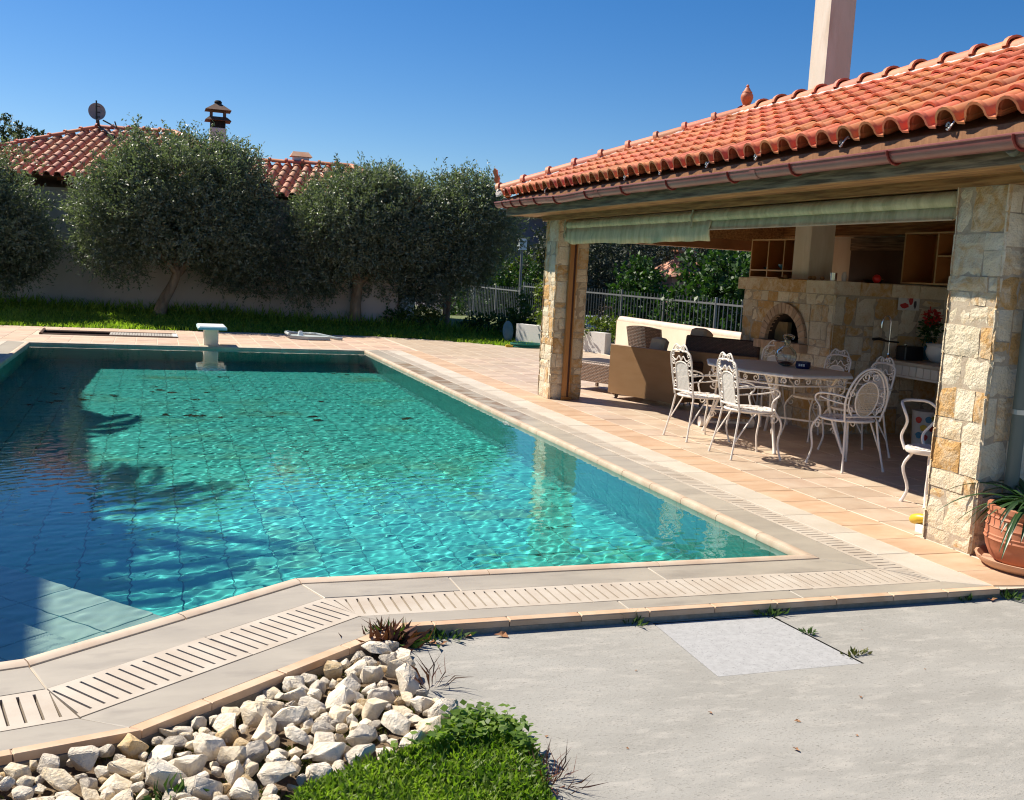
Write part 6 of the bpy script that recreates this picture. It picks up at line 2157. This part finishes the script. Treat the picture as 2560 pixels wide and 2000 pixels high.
M['whitewall'] = mat('white_render', (.62, .60, .57), .9, (.70, .685, .65), 3, bump=.2, bscale=40)
M['pinkcap'] = mat('pink_coping', (.62, .44, .34), .7, (.68, .53, .43), 6)
M['cream_wall'] = mat('cream_render', (.66, .58, .43), .9, (.72, .65, .51), 2, bump=.15, bscale=40)
pw = thing('planter_wall', 'low white planter wall with ivy between the lawn and the parapet', 'wall', (8.3, 20.9, 0))
d = Vector((8.9 - 7.83, 19.45 - 22.1)).normalized(); nn = Vector((-d.y, d.x)); a = Vector((7.83, 22.1)); bE = Vector((8.88, 19.5))
def strip(p, q, t, z0, z1):
    d = (q - p).normalized(); n_ = Vector((-d.y, d.x)) * t
    return MB().prism([tuple(p), tuple(q), tuple(q + n_), tuple(p + n_)], z0, z1)
strip(a, bE, .18, -.05, .43).build('wall', M['whitewall'], pw)
strip(bE, Vector((10.45, 18.9)), .18, -.05, .43).build('wall', M['whitewall'], pw) if False else None
shrub('ivy', 'bright green ivy spilling over the white planter wall behind the far column', (9.0, 20.3, .40), [(0, 0, .08, .75, .35, .16), (.5, -.5, .05, .5, .35, .2), (-.5, .9, .1, .5, .4, .2)], 'yellowgreen', 460, 7, .14, .08, .026, 76)
pp = thing('parapet', 'cream parapet wall with a pink rounded coping beyond the sofas', 'wall', (8.98, 15.0, 0))
MB().box(8.92, 9.0, -.03, 9.1, 19.05, .72).build('wall', M['cream_wall'], pp)
b = MB(); b.tube([(9.01, 9.0, .735), (9.01, 19.05, .735)], .085, 10); b.build('coping', M['pinkcap'], pp, smooth=True)
b = MB(); b.tube([(9.01, 19.07, .735), (9.01, 19.07, .0)], .085, 10); b.build('end_post', M['pinkcap'], pp, smooth=True)

# ------------------------------------------------------------------ metal fences
M['fence'] = mat('galvanised_fence', (.20, .205, .205), .5, metal=.4)
def fence(label, x, y0, y1, z0, z1, ztip, step_, posts, mid=None):
    f = thing('metal_fence', label, 'fence', (x, (y0 + y1) / 2, z0))
    pm = MB().tube([(0, 0, z0 - .06), (0, 0, ztip)], .011, 6).mesh('picket', M['fence'])
    k_ = int((y1 - y0) / step_)
    for i in range(k_ + 1):
        put('picket', pm, f, (0, y0 + i * step_ - (y0 + y1) / 2, -z0))
    for z in (z0, z1) + ((mid,) if mid else ()):
        MB().box(x - .012, y0, z - .018, x + .012, y1, z + .018).build('rail', M['fence'], f)
    for y in posts:
        MB().bbox(x - .022, y - .022, z0 - .4, x + .022, y + .022, ztip + .02, .004).build('post', M['fence'], f)
    return f
fence('grey metal picket fence running behind the sofas and shrubs', 10.5, 11.5, 29.2, .28, 1.18, 1.29, .165, (13, 15.5, 17.9, 20.1, 22.25, 24.6, 27, 29.15))
fence('lower stretch of grey picket fence beyond the dark olive tree', 10.5, 29.4, 41, -.17, 1.02, 1.12, .165, (29.45, 31.8, 34.2, 36.6, 39))
fb = thing('fence_base', 'low concrete base wall under the metal picket fence', 'wall', (10.5, 20, 0))
MB().box(10.40, 5, -.6, 10.60, 29.3, .14).build('wall', M['kerb'], fb)
MB().box(10.40, 29.301, -.6, 10.60, 42, -.3).build('wall', M['kerb'], fb)
sl_ = thing('street_lamp', 'thin grey lamp post with a square head by the fence step', 'lamp post', (10.75, 30.2, -.3))
b = MB(); b.tube([(10.75, 30.2, -.3), (10.75, 30.2, 2.3)], .045, 8); b.build('post', M['fence'], sl_)
b = MB(); b.bbox(10.63, 30.1, 2.28, 10.87, 30.3, 2.62, .01); b.build('head', M['white_fit'], sl_)

# ------------------------------------------------------------------ neighbouring house
M['terra_old'] = mat('old_roof_tile', (.42, .16, .09), .75, (.52, .27, .17), 5, lo=.3, hi=.7, rv=.18, hv=.012, bump=.15, bscale=40, col3=(.45, .33, .25), n3=2.5, lo3=.52, hi3=.8)
M['housewall'] = mat('mauve_render', (.52, .44, .38), .9, (.58, .50, .435), 1.5, bump=.15, bscale=30)
hs2 = thing('tiled_house', 'low house with red tiled hip roof and blank wall behind the olive trees', 'house', (0, 28.5, 0))
u = Vector((.951, -.31, 0)); nv = Vector((.31, .951, 0))
def hp(s_, t, z): return Vector((-3.58, 28.2, 0)) + u * s_ + nv * t + Vector((0, 0, z))
b = MB()
q = [hp(-6, 0, -.2), hp(9.8, 0, -.2), hp(9.8, 6, -.2), hp(-6, 6, -.2)]
b.add([tuple(v) for v in q] + [(v.x, v.y, 3.05) for v in q], [(0, 1, 5, 4), (1, 2, 6, 5), (2, 3, 7, 6), (3, 0, 4, 7), (4, 5, 6, 7)])
b.build('wall', M['housewall'], hs2)
def hip_roof(parent, s0, s1, t0, t1, ez, pit, lim):
    half = (t1 - t0) / 2; rz = ez + half * pit
    A, B, C, D = hp(s0, t0, ez), hp(s1, t0, ez), hp(s1, t1, ez), hp(s0, t1, ez)
    E, F = hp(s0 + half, t0 + half, rz), hp(s1 - half, t0 + half, rz)
    b = MB(); b.add([A, B, C, D, E, F], [(0, 1, 5, 4), (2, 3, 4, 5), (1, 2, 5), (3, 0, 4), (3, 2, 1, 0)])
    rf = b.build('roof', M['wood_plank'], parent)
    tmo = roof_tile_mesh(.26, .46, .088, 7, m='terra_old', lip=.02); tmo['len'] = .46
    fr = slope_frame(A, u, nv + Vector((0, 0, pit)))
    hd = lambda p, q_: ((q_ - p).xy).normalized()
    e1 = hd(A, E); e2 = hd(B, F)
    pl = [(A, Vector((-e1.y, e1.x, 0))), (B, Vector((e2.y, -e2.x, 0)))]
    tile_slope(rf, fr, s1 - s0, half * math.sqrt(1 + pit * pit), pl, limit=lim, tmesh=tmo, expo=.40, pitch=.26)
    fr2 = slope_frame(B, nv, -u + Vector((0, 0, pit)))
    e3 = hd(C, F)
    tile_slope(rf, fr2, t1 - t0, half * math.sqrt(1 + pit * pit), [(B, Vector((-e2.y, e2.x, 0))), (C, Vector((e3.y, -e3.x, 0)))], limit=0, tmesh=tmo, expo=.40, pitch=.26)
    for p, q_ in ((A, E), (B, F), (C, F), (D, E), (E, F)):
        caps(rf, p + Vector((0, 0, .06)), q_ + Vector((0, 0, .05)), .42)
    return rf
hip_roof(hs2, -1.9, 6.6, -.45, 5.95, 3.28, .46, 230)
hip_roof(hs2, 1.6, 10.3, -.30, 3.7, 3.10, .46, 150)
# chimney with a little tiled hood
hc = MB(); c = hp(4.65, 2.35, 0)
MB().bbox(c.x - .2, c.y - .2, 4.0, c.x + .2, c.y + .2, 4.95, .01).build('chimney', M['whitewall'], hs2)
M['sootblack'] = mat('sooty_black', (.012, .010, .009), .9)
MB().bbox(c.x - .19, c.y - .19, 4.951, c.x + .19, c.y + .19, 5.13, .01).build('chimney_throat', M['sootblack'], hs2)
def hood(z, r0, r1, h, nm):
    b = MB(); b.add([(c.x - r0, c.y - r0, z), (c.x + r0, c.y - r0, z), (c.x + r0, c.y + r0, z), (c.x - r0, c.y + r0, z), (c.x - r1, c.y - r1, z + h), (c.x + r1, c.y - r1, z + h), (c.x + r1, c.y + r1, z + h), (c.x - r1, c.y + r1, z + h)],
          [(3, 2, 1, 0), (4, 5, 6, 7), (0, 1, 5, 4), (1, 2, 6, 5), (2, 3, 7, 6), (3, 0, 4, 7)]); b.build(nm, M['rust'], hs2)
hood(5.131, .33, .22, .10, 'chimney_collar'); hood(5.40, .33, .08, .18, 'chimney_hood')
for sx in (-1, 1):
    for sy in (-1, 1): MB().box(c.x + sx * .17 - .03, c.y + sy * .17 - .03, 5.232, c.x + sx * .17 + .03, c.y + sy * .17 + .03, 5.40).build('hood_post', M['rust'], hs2)
b = MB(); b.lathe([(.09, 0), (.10, .05), (.07, .09)], (c.x, c.y, 5.58), 12); b.build('chimney_pot', M['sootblack'], hs2)
c2 = hp(6.95, 1.9, 0)
MB().bbox(c2.x - .2, c2.y - .15, 3.9, c2.x + .2, c2.y + .15, 4.28, .01).build('vent', M['whitewall'], hs2)
b = MB(); b.add([(c2.x - .28, c2.y - .2, 4.281), (c2.x + .28, c2.y - .2, 4.281), (c2.x + .28, c2.y + .2, 4.281), (c2.x - .28, c2.y + .2, 4.281), (c2.x - .2, c2.y, 4.42), (c2.x + .2, c2.y, 4.42)], [(3, 2, 1, 0), (0, 1, 5, 4), (2, 3, 4, 5), (1, 2, 5), (3, 0, 4)]); b.build('vent_cap', M['terra_old'], hs2)
# satellite dish on the ridge
M['dish'] = mat('grey_dish', (.33, .29, .27), .5)
sd_ = thing('satellite_dish', 'round grey satellite dish on a mast above the tiled house', 'satellite dish', (-1.45, 30.4, 4.3))
b = MB(); q = Matrix.Translation((-1.46, 30.1, 5.22)) @ Vector((.15, -1, .25)).normalized().to_track_quat('Z', 'Y').to_matrix().to_4x4()
bb = MB().lathe([(0.0, -.07), (.2, -.05), (.35, .0), (.42, .04), (.42, .05), (.35, .012), (.2, -.035), (0.0, -.055)], n=24, cap=False); b.add([q @ Vector((v[0] * .52, v[1] * .56, v[2] * .5)) for v in bb.v], bb.f); b.build('dish', M['dish'], sd_, smooth=True)
b = MB(); b.tube([(-1.42, 30.35, 4.2), (-1.42, 30.35, 4.85), (-1.45, 30.2, 5.1)], .035, 8); b.build('mast', M['black_pl'], sd_)
b = MB(); b.tube([(-1.42, 30.3, 4.85), (-1.0, 29.7, 4.55)], .04, 6); b.tube([(-1.3, 30.0, 5.0), (-.95, 29.6, 4.8), (-1.0, 29.55, 4.95)], .02, 6); b.build('arm', M['black_pl'], sd_)
b = MB(); b.tube([(-1.46, 30.05, 4.92), (-1.47, 30.0, 5.50)], .02, 6)
for z in (5.08, 5.2, 5.36): b.tube([(-1.46, 30.02, z), (-1.38, 30.0, z)], .015, 6)
b.build('feed_strut', M['black_pl'], sd_)

# ------------------------------------------------------------------ beyond the fence
M['greywall'] = mat('grey_violet_render', (.17, .15, .17), .9, (.20, .18, .20), 2)
gh = thing('grey_house', 'flat roofed grey violet house with a glass balcony beyond the hedge', 'house', (16, 48, -1))
MB().box(12.5, 45, -1.1, 22, 54, 4.15).build('wall', M['greywall'], gh)
MB().box(12.2, 44.7, 4.151, 22.2, 54.2, 4.3).build('roof', M['whitewall'], gh)
MB().box(12.3, 43.4, 1.95, 16.7, 44.99, 2.2).build('balcony', M['whitewall'], gh)
M['pane'] = mat('balcony_glass', (.10, .14, .15), .1, spec=.8)
for i in range(3):
    MB().box(12.35 + i * 1.43, 43.42, 2.201, 13.72 + i * 1.43, 43.45, 2.95).build('glass_panel', M['pane'], gh)
MB().box(16.62, 43.46, 2.201, 16.65, 44.98, 2.95).build('glass_panel', M['pane'], gh)
MB().box(13.6, 44.97, 2.25, 15.6, 44.999, 3.9).build('window', M['pane'], gh)

tree('hedge', 'clipped hedge in front of the grey house, sunlit top put into yellow green leaves', (13.0, 37.5, -1.1), [(0, 0, 0, .1), (0, 0, 1, .08)], [],
     [(-1.2, 0, 2.2, 1.2, .8, 1.2), (0, 0, 2.3, 1.2, .8, 1.2), (1.2, 0, 2.2, 1.2, .8, 1.2), (-1.5, 0, 1.2, 1.2, .8, 1.2), (1.5, 0, 1.2, 1.3, .8, 1.2), (0, 0, 1, 1.4, .8, 1)], 81, 'yellowgreen', 2400, 8, .2, .12, .04, cat='hedge')  # sunlight on the hedge top is put into the leaf colour
tree('hedge', 'dark green hedge running below the yellow green hedge', (12.4, 35.6, -1.1), [(0, 0, 0, .1), (0, 0, 1, .08)], [],
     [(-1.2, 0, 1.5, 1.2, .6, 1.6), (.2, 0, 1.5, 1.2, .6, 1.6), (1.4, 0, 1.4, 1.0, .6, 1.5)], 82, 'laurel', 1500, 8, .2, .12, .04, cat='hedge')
shrub('shrub', 'large glossy leaved laurel bush growing over the fence beside the oven', (11.35, 19.6, -1.0), [(0, 0, 2.2, .8, .8, 1.15), (-.25, .9, 1.4, .6, .6, .7), (.1, -.8, 2.3, .75, .75, 1.0), (-.2, 0, 1.0, .7, .8, .9), (0, 1.0, .9, .5, .5, .8)], 'laurel', 1500, 8, .22, .12, .042, 83)
shrub('shrub', 'smaller glossy leaved laurel bush behind the middle of the fence', (11.4, 23.1, -1.0), [(0, 0, 2.1, .6, .7, .85), (.1, .6, 1.4, .5, .5, .7), (-.05, -.5, 1.6, .5, .5, .7)], 'laurel', 800, 8, .22, .12, .042, 84)
shrub('shrub', 'reddish brown thin shrub seen through the fence pickets', (11.3, 23.8, -1.0), [(0, 0, 1.3, .4, .6, .9), (0, .9, 1.0, .4, .5, .6)], 'reddish', 420, 7, .2, .08, .02, 85)
for i, (x, y, s_) in enumerate(((17.5, 39.5, 1.0), (20.5, 43, 1.15), (15.2, 36.5, .75), (24, 41, 1.0))):
    tree('pine_tree', ['grey green pine seen behind the far stone column', 'tall grey green pine in the middle behind the fence', 'low rounded grey pine just beyond the road', 'grey pine half hidden behind the laurel bush'][i], (x, y, -1.1),
         [(0, 0, 0, .2), (.1, 0, 2.5, .15), (.2, 0, 5, .08)], [[(.1, 0, 2, .08), (1.2, 0, 3.2, .04)], [(.1, 0, 2.4, .08), (-1.2, .3, 3.6, .04)]],
         [tuple(v * s_ for v in l) for l in ((0, 0, 5.2, 1.8, 1.8, 1.3), (1.4, 0, 4.2, 1.3, 1.3, 1.0), (-1.4, 0, 4.0, 1.4, 1.3, 1.0), (.3, -.5, 3.2, 1.7, 1.2, .9), (-1.0, -.5, 2.4, 1.2, 1.0, .7), (1.3, -.4, 2.4, 1.2, 1.0, .7), (0, 0, 1.7, 1.3, 1, .7))], 90 + i, 'greypine', 1500, 9, .3, .16, .03, group='pines beyond the road')
tree('pine_tree', 'broad dark tree at the foot of the blue hill', (28.5, 53, -1.1), [(0, 0, 0, .3), (0, 0, 4, .2)], [], [(0, 0, 4.3, 2.6, 2, 1.8), (2, 0, 3.4, 2, 1.5, 1.4), (-2, 0, 3.2, 2, 1.5, 1.4)], 97, 'greypine', 1500, 9, .35, .2, .04, group='pines beyond the road')
tree('pine_tree', 'round pine top showing over the tiled house roof', (-8.9, 62, -.1), [(0, 0, 0, .3), (0, 0, 6, .2)], [], [(0, 0, 6.6, 1.9, 1.8, 1.3), (2.2, 0, 6.3, 1.5, 1.5, 1.1), (-2, 0, 6.8, 2, 1.8, 1.6), (-4, 0, 7, 2, 1.8, 1.8)], 98, 'yellowgreen', 1500, 9, .3, .2, .04, group='pines beyond the road') if False else None
M['darkpine'] = leafmat('dark_pine_needle', (.02, .032, .012), (.075, .085, .03), .7, .15)
tree('pine_tree', 'round topped pine rising behind the tiled house next to the young tree', (-8.2, 62, -.1), [(0, 0, 0, .3), (0, 0, 6, .2)], [], [(0, 0, 6.9, 2.0, 1.8, 1.4), (2.0, 0, 6.6, 1.5, 1.5, 1.2), (-2, 0, 6.9, 2, 1.8, 1.5), (-4, 0, 7.2, 2, 1.8, 1.8), (-1, 0, 5, 3.4, 1.8, 1.4)], 98, 'darkpine', 2000, 9, .3, .22, .05)
# far hill
M['hill'] = mat('wooded_hill', (.018, .032, .045), .95, (.03, .045, .055), .05, bump=0)
b = MB(); nh = 40; vs = []
for i in range(nh + 1):
    a = R(8 + 62 * i / nh)
    for j, (rr_, zz) in enumerate(((240, -2), (300, 10), (380, 20), (520, 20))):
        h = zz * (1 + .3 * mnoise.noise(Vector((i * .25, j * .4, 2)))) - 2
        vs.append((rr_ * math.sin(a), rr_ * math.cos(a), h))
b.add(vs, [(i * 4 + j, i * 4 + j + 1, i * 4 + j + 5, i * 4 + j + 4) for i in range(nh) for j in range(3)])
struct(b.build('hill', M['hill'], smooth='all'))
# red roofed house far behind the fence
M['brickpink'] = mat('pink_render', (.36, .20, .17), .9, (.42, .26, .22), 4)
rh = thing('small_red_house', 'small pink house with red roof and chimney far beyond the fence', 'house', (22.2, 41, -1.1))
MB().box(21.2, 40, -1.1, 25, 43, 1.75).build('wall', M['brickpink'], rh)
b = MB(); b.add([(20.9, 39.6, 1.751), (25.3, 39.6, 1.751), (25.3, 43.4, 1.751), (20.9, 43.4, 1.751), (21.9, 41.5, 2.5), (24.3, 41.5, 2.5)], [(3, 2, 1, 0), (0, 1, 5, 4), (2, 3, 4, 5), (1, 2, 5), (3, 0, 4)]); b.build('roof', M['terra_old'], rh)
MB().box(21.8, 40.6, 2.2, 22.5, 41.1, 2.85).build('chimney', M['brickpink'], rh)
MB().box(21.7, 40.5, 2.851, 22.6, 41.2, 2.93).build('chimney_cap', M['terra_old'], rh)

# cars parked on the road
M['carpaint'] = mat('silver_car_paint', (.32, .34, .37), .3, metal=.4, coat=.6)
M['carpaint2'] = mat('dark_car_paint', (.03, .04, .06), .3, metal=.3, coat=.6)
M['carglass'] = mat('car_glass', (.02, .025, .03), .08, spec=.8)
M['rubber'] = mat('tyre', (.015, .015, .015), .8)
def car(label, loc, rz, paint):
    c = thing('parked_car', label, 'car', loc, rz, 'cars parked beyond the fence')
    W = .85
    body = [(-2.1, .35), (-2.1, .75), (-1.9, .9), (-1.0, .95), (1.1, .93), (1.95, .8), (2.1, .6), (2.1, .35)]
    cab = [(-1.75, .9), (-1.35, 1.42), (.25, 1.45), (1.05, .93)]
    n_ = len(body); b = MB()
    b.add([(x, -W, z) for x, z in body] + [(x, W, z) for x, z in body], [tuple(range(n_ - 1, -1, -1)), tuple(range(n_, 2 * n_))] + [(i, (i + 1) % n_, n_ + (i + 1) % n_, n_ + i) for i in range(n_)])
    b.build('body', M[paint], c, world=False)
    b = MB(); k_ = len(cab)
    b.add([(x, -W + (.02 if z < 1 else .16), z) for x, z in cab] + [(x, W - (.02 if z < 1 else .16), z) for x, z in cab], [tuple(range(k_ - 1, -1, -1)), tuple(range(k_, 2 * k_))] + [(i, (i + 1) % k_, k_ + (i + 1) % k_, k_ + i) for i in range(k_)])
    b.build('cabin_glass', M['carglass'], c, world=False)
    MB().bbox(-1.33, -W + .17, 1.43, .24, W - .17, 1.47, .02).build('roof', M[paint], c, world=False)
    for x in (-1.3, 1.3):
        for s_ in (-1, 1):
            b = MB(); b.tube([(x, s_ * (W - .18), .33), (x, s_ * (W + .01), .33)], .33, 18); wh = b.build('wheel', M['rubber'], c, smooth=True, world=False)
            b = MB(); b.tube([(x, s_ * (W + .011), .33), (x, s_ * (W + .02), .33)], .2, 14); b.build('rim', M['chrome'], wh, world=False)
    for s_ in (-1, 1):
        MB().bbox(2.06, s_ * .6 - .18, .62, 2.12, s_ * .6 + .18, .76, .01).build('headlight', M['pane'], c, world=False)
        MB().bbox(-2.12, s_ * .65 - .12, .68, -2.06, s_ * .65 + .12, .82, .01).build('tail_light', M['red'], c, world=False)
car('silver car parked beyond the fence behind the far stone column', (13.3, 29.5, -1.095), R(92), 'carpaint')
car('dark car parked beyond the lower fence by the lamp post', (13.2, 38.0, -1.095), R(88), 'carpaint2')

# ------------------------------------------------------------------ what stands left of the pool and throws its shadow on the water
lh = thing('white_house', 'tall white house standing left of the pool', 'house', (-5.5, 14, 0))
a0, a1 = Vector((-4.85, 9.3)), Vector((-6.05, 21.0))
b = MB(); b.prism([tuple(a0), tuple(a1), (-12, 21.0), (-12, 9.3)], -.09, 6.6); b.build('wall', M['whitewall'], lh)
b = MB(); b.prism([(a0.x + .25, a0.y - .2), (a1.x + .25, a1.y + .2), (-12.2, 21.2), (-12.2, 9.1)], 6.601, 6.8); b.build('roof', M['whitewall'], lh)
M['palmleaf'] = leafmat('palm_leaflet', (.02, .05, .012), (.06, .11, .03), .4, .15)
def palm(label, loc, h, L, nf, seed):
    t = thing('palm_tree', label, 'palm tree', loc)
    b = MB(); b.tube([(0, 0, -.1), (.05, 0, h * .5), (0, 0, h)], [.2, .16, .15], 10); b.build('trunk', M['bark'], t, smooth='all', world=False)
    rs3 = np.random.RandomState(seed); P = []; D = []; N = []
    for f in range(nf):
        a = 6.283 * f / nf + rs3.normal() * .15; el = rs3.uniform(-.15, .9)
        d = np.array([math.cos(a) * math.cos(el), math.sin(a) * math.cos(el), math.sin(el)]); p = np.array([0, 0, h], float)
        side = np.array([-math.sin(a), math.cos(a), 0])
        for j in range(36):
            p = p + d * L / 36
            d = d + np.array([0, 0, -1]) * .032; d /= np.linalg.norm(d)
            for s_ in (-1, 1):
                P.append(p.copy()); q = side * s_ * .75 + d * .75 + np.array([0, 0, -.15]); D.append(q / np.linalg.norm(q)); N.append(np.cross(d, side))
    P, D, N = np.array(P), np.array(D), np.array(N); N = unit(N - D * (N * D).sum(1, keepdims=True))
    tt = np.tile(np.repeat(np.linspace(0, 1, 36), 2), nf)
    me = leaf_mesh('fronds', P, D, N, .5 * (.35 + .65 * np.sin(np.pi * np.clip(tt * .9 + .1, 0, 1))), np.full(len(P), .021), M['palmleaf'], rs3.rand(len(P)), .1)
    put('fronds', me, t)
palm('palm tree standing in the middle of the white house front', (-4.45, 12.2, 0), 4.9, 2.0, 20, 3)
palm('palm tree beside the near corner of the white house', (-4.35, 10.5, 0), 4.6, 1.6, 16, 5)
palm('smallest palm tree beside the far end of the white house', (-4.2, 15.4, 0), 4.2, 1.3, 12, 8)
